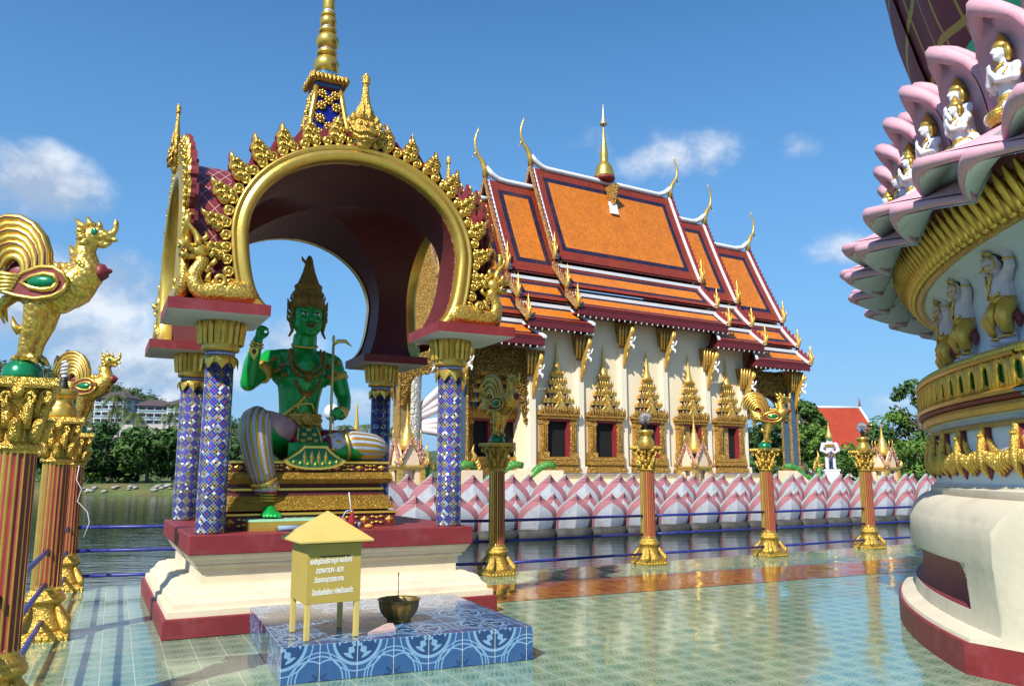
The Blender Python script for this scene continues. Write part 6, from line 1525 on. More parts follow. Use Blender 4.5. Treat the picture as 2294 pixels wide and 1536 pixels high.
def naga(loc, rz, label):
    t = thing('naga_balustrade', label, 'naga statue', (loc[0], loc[1], .95), rz, 'green nagas on the temple stairs')
    mb = MB(); body = [(1.6, 0, 1.95), (1.2, 0, 2.0), (.8, 0, 1.8), (.45, 0, 1.45), (.1, 0, 1.35), (-.25, 0, 1.2), (-.5, 0, 1.18), (-.62, 0, 1.4), (-.55, 0, 1.7), (-.6, 0, 1.95)]
    mb.tube(body, [.14, .17, .18, .18, .18, .18, .17, .16, .14, .12], 10); mb.build('body', naga_green, t)
    mb = MB(); mb.ell((-.66, 0, 2.02), (.17, .11, .13), 10); mb.tube([(-.72, 0, 2.06), (-.88, 0, 2.07), (-.98, 0, 2.16)], [.08, .06, .01], 6); mb.tube([(-.7, 0, 1.94), (-.84, 0, 1.9), (-.92, 0, 1.95)], [.06, .05, .01], 6)
    mb.tube([(-.6, 0, 2.1), (-.5, 0, 2.35), (-.62, 0, 2.55), (-.54, 0, 2.85)], [.10, .09, .06, .008], 7)
    for k in range(3): mb.tube([(-.52 + .06 * k, 0, 2.0 - .12 * k), (-.38 + .05 * k, 0, 2.1 - .12 * k), (-.34 + .05 * k, 0, 2.28 - .14 * k)], [.07, .05, .008], 6)
    mb.build('head', gold_far_plain, t)
    mb = MB(); mb.prism([(-.6, 0), (1.9, 0), (1.9, .8), (1.0, .8), (.3, .3), (-.6, .12)], .2, -.2, 0, TR(0, 0, .95)); mb.build('stair_cheek', cream_s, t)
    return t
def inv(px, Y):
    return ((px - 1147) / 1800 * (Y * .985 + .1), Y)
n0_ = naga((*inv(1090, 34.5),), R(14), 'green naga with gold head left of the temple stairs beside the shaded column')
dup(n0_, (*inv(1165, 35.5), .95), R(10), 'green naga with gold head descending just left of the first temple window')
dup(n0_, (*inv(1815, 43.5), .95), R(200), 'green naga with gold head at the right end porch of the temple')
dup(n0_, (*inv(985, 33.5), .95), R(30), 'green naga partly hidden behind the front right mosaic column')

gt = thing('guardian_statue', 'giant guardian statue in white and gold armour on a white plinth under the red roof', 'statue', (*inv(1862, 50), .95), R(-10))
mb = MB(); mb.box(-.5, .5, -.45, .45, .95, 1.25); mb.box(-.42, .42, -.38, .38, 1.25, 1.75); mb.box(-.48, .48, -.42, .42, 1.75, 1.85); mb.build('plinth', white, gt)
b = MB(); limb(b, [(-.2, 0, 1.95), (-.2, -.02, 2.4), (-.14, 0, 2.75)], [.13, .13, .17], 8); limb(b, [(.2, 0, 1.95), (.2, -.02, 2.4), (.14, 0, 2.75)], [.13, .13, .17], 8)
limb(b, [(0, 0, 2.75), (0, 0, 3.0), (0, 0, 3.3)], [.26, .24, .3], 10); limb(b, [(-.36, 0, 3.36), (-.5, -.05, 3.0), (-.22, -.3, 2.85)], [.15, .12, .09], 8); limb(b, [(.36, 0, 3.36), (.5, -.05, 3.0), (.22, -.3, 2.85)], [.15, .12, .09], 8); b.ell((0, 0, 3.7), (.17, .17, .2), 10); limb(b, [(0, 0, 3.4), (0, 0, 3.6)], [.13, .12], 8)
for s in (-1, 1): b.ell((s * .22, -.14, 1.93), (.12, .22, .09), 8)
blob('body', b, .035, white_cloth, gt, 2)
mb = MB(); mb.lathe([(.20, 3.74), (.23, 3.8), (.2, 3.92), (.17, 3.96), (.13, 4.1), (.06, 4.35), (.02, 4.7), (0, 4.8)], 12); mb.build('helmet', gold_far_plain, gt)
mb = MB(); mb.lathe([(.30, 2.62), (.33, 2.7), (.29, 2.85), (.27, 2.9)], 14); mb.lathe([(.31, 3.2), (.33, 3.3), (.3, 3.38)], 14); mb.build('armour', gold_far, gt)
mb = MB(); mb.tube([(0, -.36, 1.87), (0, -.36, 2.95)], .06, 8); mb.ell((0, -.36, 1.95), .09, 8); mb.build('club', mat('club_blue', (.03, .04, .16), .4), gt)
mb = MB(); mb.ell((0, -.12, 3.68), (.13, .09, .14), 8); mb.build('face', mat('guardian_green', (.04, .2, .08), .5), gt)

# many-armed white statue beyond the porch
ma = thing('many_armed_statue', 'white statue with a fan of many gold banded arms behind the temple porch', 'statue', (*inv(912, 62), .0), R(20))
wp = mat('pale_pink_white', (.74, .66, .68), .6, 0, .05, 1, .15, 6)
b = MB(); limb(b, [(0, 0, 1.0), (0, 0, 4.0), (0, 0, 6.5), (0, 0, 9)], [1.3, 1.0, .95, 1.0], 14); b.ell((0, 0, 10.2), (.62, .62, .8), 12); limb(b, [(0, 0, 9), (0, 0, 10)], [.9, .4], 10)
blob('body', b, .12, mat('white_robe', (.74, .70, .60), .6, 0, .06, 1, fn=gold_fn(2.5, .9, .08, 'carve', (.5, .36, .1), .5)), ma, 2)
bands = []
for i, (dz, L) in enumerate(((5.0, 5.4), (3.2, 5.5), (1.9, 5.2), (.75, 5.0), (-.1, 4.8), (-.9, 4.8))):
    for s in (1,):
        mb = MB(); z0 = 5.6 if dz > 1 else 5.2; P = [(s * .6, 0, z0 + dz * .12), (s * L * .5, -.2, z0 + dz * .55), (s * L, -.4, z0 + dz)]
        mb.tube(P, [.36, .30, .22], 10); mb.ell(P[-1], (.3, .2, .2), 8); ar = mb.build('arm', wp, ma)
        mb = MB(); q = Vector(P[1]).lerp(Vector(P[2]), .55); d_ = (Vector(P[2]) - Vector(P[1])).normalized(); mb.tube([q - d_ * .12, q + d_ * .12], .30, 12); mb.build('arm_band', gold_far_plain, ar)
mb = MB(); mb.lathe([(.7, 10.6), (.75, 10.9), (.5, 11.4), (.2, 12.2), (0, 12.6)], 14); mb.build('crown', gold_far_plain, ma)
# globe lamp beyond the statue and a slim far spire
t = thing('garden_lamp', 'white globe lamp on a thin pole behind the green statue', 'lamp', (*inv(741, 24), -.6))
mb = MB(); mb.tube([(0, 0, -.6), (0, 0, 3.2)], .05, 8); mb.build('pole', mat('lamp_pole', (.3, .3, .32), .5), t); mb = MB(); mb.ell((0, 0, 3.42), .26, 18); mb.build('globe', mat('opal_globe', (.68, .68, .72), .25), t)
t = thing('stupa', 'slim distant gold stupa spire rising above palms behind the pavilion', 'stupa', (*inv(795, 130), -.5))
mb = MB(); mb.lathe([(2.2, -.5), (2.2, 2), (1.6, 4), (1.2, 6), (.6, 7.5), (.5, 8.5), (.3, 10), (.15, 12), (0, 13.2)], 16); mb.build('spire', gold_far_plain, t)
# ================================================================ GREAT LOTUS PEDESTAL
LC = (13.1, 5.9)
ped = thing('lotus_pedestal', 'huge round lotus pedestal with pink petals, gold friezes and a cream and maroon base', 'pedestal', (*LC, 0))
import bmesh
PHM = R(209); PCO = Vector((3.75 - LC[0], 7.05 - LC[1], 0)); PNO = Vector((cos(PHM), sin(PHM), 0))
F0, F1 = R(118), R(262)
def ring(name, prof, m, parent=ped, closed=None, cut=True, a0=F0, a1=None, n=110, smooth=True, uv=False):
    """sector of a moulded ring; closed profiles are capped where the straight end face cuts them"""
    if a1 is None: a1 = F1 if closed else R(207)
    mb = MB(); P = list(prof) + ([prof[0]] if closed else [])
    mb.lathe(P, n, 0, 0, 0, smooth, None, a0, a1)
    o = mb.build(name, m, parent)
    if cut:
        b = bmesh.new(); b.from_mesh(o.data); bmesh.ops.remove_doubles(b, verts=b.verts, dist=1e-4)
        r = bmesh.ops.bisect_plane(b, geom=list(b.verts) + list(b.edges) + list(b.faces), plane_co=PCO, plane_no=PNO, clear_outer=True)
        if closed:
            e = [x for x in r['geom_cut'] if isinstance(x, bmesh.types.BMEdge)]
            if e:
                tf = bmesh.ops.triangle_fill(b, edges=e, use_beauty=True)
                for f in tf['geom']:
                    if isinstance(f, bmesh.types.BMFace): f.smooth = False
        b.to_mesh(o.data); b.free()
    if smooth:
        o.data.set_sharp_from_angle(angle=R(38))
    return o
ring('base_plinth', [(7, 0), (9.40, 0), (9.40, .25), (9.39, .262), (7, .262)], maroon, closed=True)
qr = [(9.22 - .26 * (1 - cos(t)), 1.06 + .36 * sin(t)) for t in [.42 + (PI / 2 - .42) * i / 10 for i in range(11)]]
low = [(7, .262), (9.37, .262), (9.36, .29), (9.24, .325), (9.21, .335), (9.20, .47)]
up = [(9.22, .86), (9.225, .88), (9.22, 1.06), (9.218, 1.17)] + qr + [(8.965, 1.43), (8.96, 1.49), (8.93, 1.505), (8.92, 1.53), (7, 1.53)]
SLOT = R(171.3)
ring('base_moulding', low + [(9.10, .475), (9.10, .86)] + up, cream2, closed=True, a0=F0, a1=SLOT, cut=False)
ring('base_moulding', low + up, cream2, closed=True, a0=SLOT, a1=F1)
mb = MB(); mb.lathe([(9.195, .474), (9.108, .478), (9.106, .86), (9.2, .858)], 60, a0=F0, a1=SLOT - .0008); mb.build('recess', mat('recess_maroon', (.20, .03, .04), .55, 0, .15, 2, dirt=((.10, .02, .02), 1.5, .5)), ped)
# rounded corner filling the end of the recess
mb = MB(); k = 10
for q in range(k):
    d0, d1 = .22 * q / k, .22 * (q + 1) / k
    mb.lathe([(9.09, .86), (9.205, .86), (9.205, .86 - (.22 - math.sqrt(max(0, .22 ** 2 - d1 ** 2)))), (9.09, .86 - (.22 - math.sqrt(max(0, .22 ** 2 - d1 ** 2))))], 1, a0=SLOT - (.22 - d0) / 9.1, a1=SLOT - (.22 - d1) / 9.1, smooth=False)
mb.build('recess_corner', cream2, ped)
pale_blue = mat('pale_blue_white', (.80, .84, .85), .6, 0, .04, 1.5, .2, 10, .008, dirt=((.50, .54, .55), 2, .4))
ring('drum', [(8.90, 1.50), (8.89, 2.14), (8.93, 2.16), (8.95, 2.2), (8.0, 2.2), (8.0, 1.5)], pale_blue, closed=True)
ring('gold_trim', [(8.93, 2.16), (8.98, 2.17), (9.0, 2.21), (8.985, 2.25), (8.95, 2.26)], gold_fine)
ring('maroon_trim', [(8.95, 2.255), (9.02, 2.265), (9.03, 2.29), (8.98, 2.30)], maroon)
ring('gold_rail', [(8.98, 2.295), (9.05, 2.30), (9.06, 2.33), (9.03, 2.35), (8.98, 2.352)], gold)
ring('green_band', [(8.985, 2.34), (8.985, 2.62)], mat('green_glass', (.01, .22, .06), .2, .3, .35, 12, .3, 18, .01), cut=True)
STEP = 1.75; PH0 = 183.5
mb = MB(); a = PH0
while a > 142:
    ph = R(a)
    def P(da, r_, z): q = ph + R(da); return (r_ * cos(q), r_ * sin(q), z)
    if a < 180:
        mb.tube([P(-.56, 9.0, 2.35), P(-.56, 9.01, 2.52), P(-.44, 9.01, 2.575), P(-.25, 9.0, 2.595), P(0, 9.0, 2.57), P(.25, 9.0, 2.595), P(.44, 9.01, 2.575), P(.56, 9.01, 2.52), P(.56, 9.0, 2.35)], .030, 6)
        mb.tube([P(-.28, 9.0, 2.35), P(-.30, 9.0, 2.40), P(0, 9.0, 2.37), P(.30, 9.0, 2.40), P(.28, 9.0, 2.35)], .02, 5)
        mb.tube([P(-.86, 9.0, 2.35), P(-.86, 9.0, 2.6)], .036, 6); mb.tube([P(-.7, 9.0, 2.35), P(-.7, 9.0, 2.6)], .016, 5)
        for d in (-.75, -.42, -.1, .22, .55): mb.ell(P(d, 9.01, 2.655), (.035, .035, .045), 6)
    a -= STEP
mb.build('gold_arcade', gold, ped)
ring('gold_rail', [(8.98, 2.60), (9.04, 2.605), (9.05, 2.63), (9.03, 2.65), (8.9, 2.655)], gold)
ring('ledge', [(9.0, 2.64), (8.93, 2.70), (8.82, 2.75), (8.66, 2.79), (8.60, 2.80)], white)
ring('niche_wall', [(8.66, 2.76), (8.60, 2.82), (8.58, 3.3), (8.60, 3.5), (8.66, 3.62), (8.78, 3.71), (8.95, 3.745)], pale_blue, cut=False)
ring('gold_cove', [(8.86, 3.725), (8.91, 3.70), (8.95, 3.72), (8.97, 3.78), (9.01, 3.87), (9.07, 3.96), (9.13, 4.02)], gold_carve, cut=False)
ring('maroon_band', [(9.10, 4.0), (9.16, 4.03), (9.20, 4.10), (9.21, 4.16)], maroon_dark, cut=False)
ring('white_underside', [(9.18, 4.14), (9.30, 4.10), (9.40, 4.12), (9.42, 4.2), (8.9, 4.5)], mat('white_underside_stained', (.60, .66, .62), .8, 0, .05, 2, .5, 9, .02, dirt=((.16, .17, .13), 3.5, .55)), cut=False)
mb = MB(); a = 188.0; i = 0
while a > 136:     # upright leaves of the gold frieze
    ph = R(a)
    def P(da, r_, z): q = ph + R(da); return (r_ * cos(q), r_ * sin(q), z)
    mb.tube([P(0, 8.98, 3.76), P(.1, 9.05, 3.86), P(.2, 9.13, 3.96), P(.3, 9.20, 4.06)], [.038, .05, .04, .01], 6)
    mb.tube([P(.45, 8.99, 3.74), P(.5, 9.04, 3.83), P(.55, 9.11, 3.91)], [.03, .04, .008], 5)
    mb.ell(P(.45, 8.98, 3.75), (.05, .05, .035), 6)
    a -= .95
mb.build('frieze_leaves', gold, ped)
# garlands on the drum: swag and tassel, repeated
def garland_mb():
    mb = MB()
    def P(da, z, d=0.0): q = R(da); r_ = 8.905 + d; return (r_ * cos(q), r_ * sin(q), z)
    sw = [P(-1.9, 2.06), P(-1.62, 1.94), P(-1.1, 1.83), P(-.45, 1.79), P(0, 1.775), P(.45, 1.79), P(1.1, 1.83), P(1.62, 1.94), P(1.9, 2.06)]
    mb.tube([(x * 1.000, y, z) for x, y, z in sw], [.022, .036, .048, .055, .058, .055, .048, .036, .022], 8, 0, flat=.8)
    mb.tube([P(da, z - .02, .004) for da, z in ((-1.95, 2.06), (-1.5, 1.87), (-.6, 1.74), (0, 1.69), (.6, 1.74), (1.5, 1.87), (1.95, 2.06))], .06, 6, 1, flat=.4)
    for i in range(9): da = -1.3 + 2.6 * i / 8; mb.tube([P(da, 1.83 - .03 * (1 - abs(da)), .06), P(da, 1.76 - .05 * (1.3 - abs(da)), .07), P(da, 1.70 - .07 * (1.3 - abs(da)), .03)], [.035, .035, .006], 5)
    mb.tube([P(2.0, 2.10, .02), P(2.0, 2.02, .03), P(2.0, 1.9, .05), P(2.0, 1.78, .06), P(2.0, 1.68, .04), P(2.0, 1.60, .01)], [.03, .036, .042, .052, .04, .006], 8)
    mb.tube([P(2.28, 2.08, .0), P(2.28, 1.85, .01), P(2.2, 1.66, .01), P(2.08, 1.585, .0)], [.04, .05, .05, .01], 6, 1, flat=.5)
    for z in (1.98, 1.86, 1.78): mb.ell(P(2.0, z, .06), (.04, .05, .018), 8)
    return mb
g0 = garland_mb().build('garland', [gold_fine, maroon], ped)
for k in range(9):
    o = g0 if k == 0 else copy_part(g0, ped)
    o.rotation_euler.z = R(176.7 - 4.0 * k)
ring('garland_rail', [(8.9, 2.05), (8.94, 2.055), (8.95, 2.08), (8.93, 2.1), (8.89, 2.1)], mat('gilded_ochre', (.45, .28, .08), .5, .3, .2, 10, .5, 30, .01))
# atlas figures
lilac = mat('lilac_skin', (.84, .70, .75), .6, 0, .05, 4, .15, 20, .004)
hairm = mat('black_hair', (.015, .013, .013), .7, 0, 0, 3, .9, 30, .015)
def atlas():
    b = MB()                      # local: x outward, y sideways, z up; figure about 1 m tall
    limb(b, [(.02, -.10, 2.84), (.05, -.11, 2.93), (.07, -.13, 3.06), (.02, -.06, 3.18)], [.045, .045, .065, .09], 9)
    limb(b, [(.02, .10, 2.84), (.05, .12, 2.93), (.09, .16, 3.05), (.02, .06, 3.18)], [.045, .045, .065, .09], 9)
    limb(b, [(.0, 0, 3.16), (.02, 0, 3.27), (.03, 0, 3.40)], [.105, .11, .115], 10); b.ell((.03, -.1, 3.44), (.07, .07, .06), 8); b.ell((.03, .1, 3.44), (.07, .07, .06), 8)
    limb(b, [(.04, 0, 3.44), (.07, 0, 3.52)], [.055, .05], 8)
    b.ell((.09, 0, 3.585), (.088, .078, .098), 12); b.ell((.17, 0, 3.57), (.025, .018, .03), 8)
    for s in (-1, 1):
        limb(b, [(.03, s * .13, 3.46), (.05, s * .24, 3.50), (.06, s * .245, 3.62), (.08, s * .215, 3.72)], [.055, .05, .045, .036], 8)
        b.ell((.10, s * .21, 3.745), (.045, .04, .04), 8)
        for k in range(4): limb(b, [(.11 + .0 * k, s * (.185 + .018 * k), 3.77), (.13, s * (.185 + .018 * k), 3.80)], [.013, .011], 6)
        b.ell((.07, s * .11, 2.83), (.085, .045, .03), 8)
    o = blob('atlas_figure', b, .0125, lilac, ped, 2)
    mb = MB(); mb.ell((.035, 0, 3.63), (.09, .092, .085), 10)
    for i in range(22): a = random.uniform(0, 2 * PI); e = random.uniform(-.3, 1.2); mb.ell((.03 + .088 * cos(a) * cos(e) * (.75 if cos(a) > 0 else 1), .092 * sin(a) * cos(e), 3.63 + .088 * sin(e)), .022, 5)
    mb.build('hair', hairm, o)
    mb = MB()
    for s in (-1, 1):
        mb.tube([(.02, s * .045, 3.20), (.06, s * .12, 3.14), (.11, s * .16, 3.04), (.075, s * .135, 2.95), (.05, s * .115, 2.91)], [.085, .085, .075, .06, .045], 12)
        mb.tube([(.02, s * .10, 3.12), (-.0, s * .22, 3.02), (.01, s * .23, 2.94)], [.05, .045, .01], 6, 1)
    mb.tube([(.10, 0, 3.22), (.15, .0, 3.08), (.13, 0, 2.95)], [.04, .05, .01], 8); mb.lathe([(.115, 3.19), (.128, 3.21), (.128, 3.245), (.112, 3.255)], 16, .015, 0)
    mb.build('loincloth', [gold_cap, maroon], o)
    def piece(name, *tubes):
        mb = MB()
        for pts, r_ in tubes: mb.tube(pts, r_, 5)
        mb.build(name, gold, o)
    circ = [2 * PI * i / 10 for i in range(11)]
    piece('necklace', ([(.135, -.07, 3.47), (.15, -.03, 3.38), (.155, 0, 3.34), (.15, .03, 3.38), (.135, .07, 3.47)], .012), ([(.145, .02, 3.36), (.15, -.03, 3.29), (.125, -.09, 3.25)], .012), ([(.10, -.10, 3.28), (.145, 0, 3.24), (.10, .10, 3.28)], .012))
    piece('headband', ([(.13, -.075, 3.65), (.165, -.035, 3.675), (.172, 0, 3.68), (.165, .035, 3.675), (.13, .075, 3.65)], .011))
    piece('mouth_line', ([(.13, -.05, 3.51), (.16, 0, 3.495), (.13, .05, 3.51)], .008))
    for s in (-1, 1):
        piece('arm_ring', ([(.115 * cos(a) * .4 + .06, s * .245 + .048 * sin(a), 3.56) for a in circ], .010))
        piece('wrist_ring', ([(.078 + .042 * cos(a), s * .217 + .042 * sin(a), 3.70) for a in circ], .011))
        piece('ankle_ring', ([(.065 + .052 * cos(a), s * .112 + .052 * sin(a), 2.875) for a in circ], .012))
        piece('eyebrow', ([(.165, s * .012, 3.618), (.168, s * .04, 3.63), (.145, s * .068, 3.61)], .007))
        piece('moustache', ([(.185, s * .006, 3.548), (.168, s * .04, 3.538), (.145, s * .06, 3.555)], .008))
        piece('sideburn', ([(.13, s * .075, 3.64), (.125, s * .083, 3.58), (.12, s * .072, 3.52)], .010))
    return o
at0 = atlas()
def on_ring(o, phi, r): o.location = (r * cos(R(phi)), r * sin(R(phi)), 0); o.rotation_euler.z = R(phi); return o
for k in range(6):
    o = at0 if k == 0 else copy_part(at0, ped)
    on_ring(o, 178.0 - 7.35 * k, 8.62)
# ---- lower, spreading petals
und = mat('petal_underside', (.76, .80, .77), .8, 0, .05, 2, .4, 8, .015, dirt=((.35, .38, .33), 2.5, .5))
def low_petal(half, Rin, Rside, Rtip, z0, zt, th=.13):
    mb = MB(); NS, NT = 16, 6; top = []; bot = []
    for j in range(NT + 1):
        t = j / NT
        for i in range(NS + 1):
            s = -1 + 2 * i / NS; q = R(half * s)
            Ro = Rside + (Rtip - Rside) * (1 - abs(s) ** 1.45) ** .92
            r_ = Rin + (Ro - Rin) * t
            z = z0 + (zt - z0) * (t ** .8) - .05 * abs(s) ** 2 * t + (.05 * max(0, t - .7) / .3 * (1 - abs(s)) ** 2)
            top.append((r_ * cos(q), r_ * sin(q), z)); bot.append(((r_ - .02) * cos(q), (r_ - .02) * sin(q), z - th * (.35 + .65 * t ** 2)))
    W_ = NS + 1
    F = [(j * W_ + i, j * W_ + i + 1, (j + 1) * W_ + i + 1, (j + 1) * W_ + i) for j in range(NT) for i in range(NS)]
    mb.add(top, [f[::-1] for f in F], 0, True); mb.add(bot, F, 1, True)
    # rounded pink rim
    rim = [top[NT * W_ + i] for i in range(W_)]
    mb.tube([(x * .9985, y, z - th * .45) for x, y, z in rim], [th * .36 + .03 * (1 - abs(-1 + 2 * i / NS)) ** 3 for i in range(W_)], 10, 0)
    return mb
lp = low_petal(3.9, 8.9, 9.38, 9.76, 4.60, 4.14, .11).build('lower_petal', [pink, und], ped)
lp2 = low_petal(3.9, 9.15, 9.36, 9.72, 4.26, 3.95, .10).build('lower_petal', [pink, und], ped)
for k in range(9):
    for src, da in ((lp, 0), (lp2, 3.75)):
        o = src if k == 0 else copy_part(src, ped)
        o.rotation_euler.z = R(189.0 - 7.5 * k + da - 3.75)
# ---- upper petals with praying figures
def up_petal(W, z0, z1, r0, lean):
    mb = MB(); K = 16; vs = []; H_ = z1 - z0
    def hw_(t): return W * (.62 + .5 * sin(PI * min(1, t / .62) * .5) * 1.0) * (1 if t < .55 else max(0, 1 - ((t - .55) / .45) ** 2.2)) * .92
    for i in range(K + 1):
        t = i / K; w_ = hw_(t) if i < K else .0; f = 0 if t > .80 or t < .04 else .80 * min(1, (t - .0) / .2) ** .5 * (1 - (max(0, t - .45) / .35) ** 2.2)
        ro = r0 + lean * t ** 1.6 + (.09 * max(0, t - .82) / .18)
        for x in (-1, -f, 0, f, 1): vs.append((ro - .05 * (1 - abs(x) ** 2) + (.035 if abs(x) > .97 or t > .8 else 0) - .16 * W * 0, x * w_, z0 + H_ * t))
    fs = []; ms = []
    for i in range(K):
        for j in range(4): fs.append((i * 5 + j, i * 5 + j + 1, (i + 1) * 5 + j + 1, (i + 1) * 5 + j)); ms.append(1 if j in (1, 2) and .04 <= i / K < .8 else 0)
    mb.add(vs, fs, ms, True)
    bk_ = [(x - .15, y * .97, z) for x, y, z in vs]; mb.add(bk_, [f[::-1] for f in fs], 0, True)
    edge_ = [vs[i * 5] for i in range(K + 1)] + [vs[i * 5 + 4] for i in range(K - 1, -1, -1)]
    mb.tube([(x - .07, y, z) for x, y, z in edge_], [.055] * (K - 2) + [.065, .08, .085, .08, .065] + [.055] * (K - 2), 8, 0)
    return mb
u1 = up_petal(.33, 4.30, 5.46, 8.90, .30).build('upper_petal', [pink, pink_in], ped); u2 = up_petal(.37, 4.5, 5.66, 8.72, .26).build('upper_petal', [pink, pink_in], ped)
wh = mat('figure_white', (.78, .79, .80), .45, 0, .03, 5)
def worshipper():
    b = MB(); limb(b, [(0, 0, 4.60), (.02, 0, 4.72), (.03, 0, 4.86)], [.09, .085, .095], 10)
    limb(b, [(.03, 0, 4.9), (.05, 0, 4.98)], [.04, .04], 8); b.ell((.07, 0, 5.05), (.066, .058, .075), 12); b.ell((.135, 0, 5.045), (.018, .013, .022), 8); b.ell((.105, 0, 5.0), (.03, .03, .022), 8)
    for s in (-1, 1):
        b.ell((.09, s * .045, 4.82), (.045, .04, .04), 8)
        limb(b, [(.02, s * .115, 4.88), (.05, s * .145, 4.77), (.15, s * .06, 4.78), (.17, s * .012, 4.86)], [.042, .036, .03, .022], 8)
        b.ell((.175, s * .013, 4.90), (.016, .012, .045), 8)
        limb(b, [(.0, s * .07, 4.58), (.12, s * .13, 4.52), (.10, s * .05, 4.46)], [.08, .06, .045], 8)
    o = blob('worshipper', b, .0115, wh, ped, 2)
    mb = MB(); mb.lathe([(.068, 5.07), (.078, 5.085), (.07, 5.11), (.055, 5.13), (.045, 5.16), (.02, 5.2), (0, 5.23)], 14, .055, 0); mb.ell((.025, 0, 5.03), (.06, .066, .075), 10)
    for s in (-1, 1): mb.tube([(.06, s * .07, 5.08), (.05, s * .085, 5.02), (.05, s * .07, 4.95)], [.022, .024, .012], 6)
    mb.build('crown', gold, o)
    mb = MB(); mb.lathe([(.17, 4.42), (.18, 4.5), (.13, 4.58), (.10, 4.63), (.108, 4.66), (.09, 4.67)], 18, .01, 0); mb.ell((.09, 0, 4.5), (.13, .16, .075), 10)
    for s in (-1, 1): mb.tube([(.1, s * .13, 4.86), (.125, s * .06, 4.8), (.13, 0, 4.77)], .008, 5); mb.ell((.03, s * .155, 4.8), (.03, .012, .03), 6)
    mb.tube([(.09, -.07, 4.93), (.125, 0, 4.89), (.09, .07, 4.93)], .012, 5); mb.build('gold_dress', gold_fine, o)
    return o
w0_ = worshipper()
for k in range(10):
    ph = 183.3 - 4.75 * k
    for src, da in ((u1, 0), (u2, 2.37)):
        o = src if k == 0 else copy_part(src, ped)
        o.rotation_euler.z = R(ph + da)
    o = w0_ if k == 0 else copy_part(w0_, ped)
    on_ring(o, ph, 9.03)
for k in range(6):
    o = copy_part(w0_, ped); on_ring(o, 183.0 - 7.5 * k, 9.2); o.scale = (.75, .75, .75); o.location.z = 1.02 - .02
ring('leaf_ring', [(8.85, 4.45), (8.78, 5.0), (8.7, 5.7), (8.62, 5.95)], mat('lotus_green', (.01, .16, .05), .4, 0, .2, 3), cut=False)
# ---- hem of the colossal robed figure seated on the lotus
def robe_fn(g, oc, c, nrm):
    x, y, z = g.xyz(oc)[0:3]; a = g.m('MULTIPLY', g.m('ARCTAN2', y, x), 18.5); wv = g.m('ADD', g.m('MULTIPLY', z, 1.25), g.m('MULTIPLY', g.m('SINE', g.m('MULTIPLY', a, 1.3)), .10))
    l1 = g.m('GREATER_THAN', g.m('ABSOLUTE', g.m('SUBTRACT', g.m('FRACT', a), .5)), .45); l2 = g.m('GREATER_THAN', g.m('ABSOLUTE', g.m('SUBTRACT', g.m('FRACT', wv), .5)), .445)
    ln = g.m('MAXIMUM', l1, l2)
    return dict(col=g.mix(ln, c, (.50, .36, .05)), nrm=g.bump(ln, .4, .01))
robe_m = mat('maroon_robe_grid', (.17, .022, .030), .6, 0, .12, 1.5, fn=robe_fn)
rb = thing('colossal_figure', 'colossal seated figure above the lotus, showing only its maroon robe with yellow grid', 'statue', (*LC, 5.6))
mb = MB(); prof = [(8.35, 5.6), (8.5, 6.1), (8.66, 6.6), (8.76, 7.0), (8.88, 7.5), (8.97, 8.0), (9.03, 8.6), (9.05, 9.3), (8.9, 10.4), (8.4, 11.6), (7.2, 13), (5, 14.2), (0, 15)]
mb.lathe(prof, 220, 0, 0, 0, True, sq=lambda i, r, z: .004 * sin(i * 2 * PI / 220 * 40) * max(0, 1 - abs(z - 7) / 5)); mb.build('robe', robe_m, rb)
mb = MB(); mb.lathe([(8.50, 5.7), (8.60, 6.2), (8.74, 6.7), (8.86, 7.2), (8.98, 7.7), (9.06, 8.3), (9.10, 9), (9.0, 9.9)], 30, a0=R(120), a1=R(156.5)); mb.build('robe_hem', mat('maroon_hem', (.16, .018, .022), .6, 0, .12, 1.5, fn=lambda g, oc, c, nrm: dict(col=g.mix(g.m('GREATER_THAN', g.m('ABSOLUTE', g.m('SUBTRACT', g.m('FRACT', g.m('MULTIPLY', g.xyz(oc)[2], 1.35)), .5)), .44), c, (.50, .38, .05)))), rb)
# ================================================================ TREES, HOTELS, RED ROOFED HALL
def leaf_mat(name, c0, c1):
    m = bpy.data.materials.new(name); m.use_nodes = True; g = G(m.node_tree); b = m.node_tree.nodes['Principled BSDF']
    rnd = g.node('ShaderNodeNewGeometry').outputs['Random Per Island']
    nv = g.noise(g.tc('Object'), .55, 3.0, .6)
    g.put(b.inputs['Base Color'], g.mix(g.m('ADD', g.m('MULTIPLY', rnd, .55), g.m('MULTIPLY', g.rng(nv, .3, .7), .45)), c0, c1)); b.inputs['Roughness'].default_value = .55
    b.inputs['Transmission Weight'].default_value = 0; b.inputs['Specular IOR Level'].default_value = .3
    MATS[name] = m; return m
lf_dark = leaf_mat('foliage_dark', (.012, .040, .008), (.05, .12, .022)); lf_mid = leaf_mat('foliage_mid', (.022, .065, .010), (.085, .17, .028)); lf_bright = leaf_mat('foliage_bright', (.04, .11, .012), (.15, .27, .04))
lf_palm = leaf_mat('foliage_palm', (.05, .085, .02), (.14, .18, .05)); lf_hill = leaf_mat('foliage_hill', (.018, .050, .012), (.06, .115, .03))
bark = mat('bark', (.13, .10, .075), .9, 0, .2, 4, .6, 8, .03)
rnd = random.Random(11)
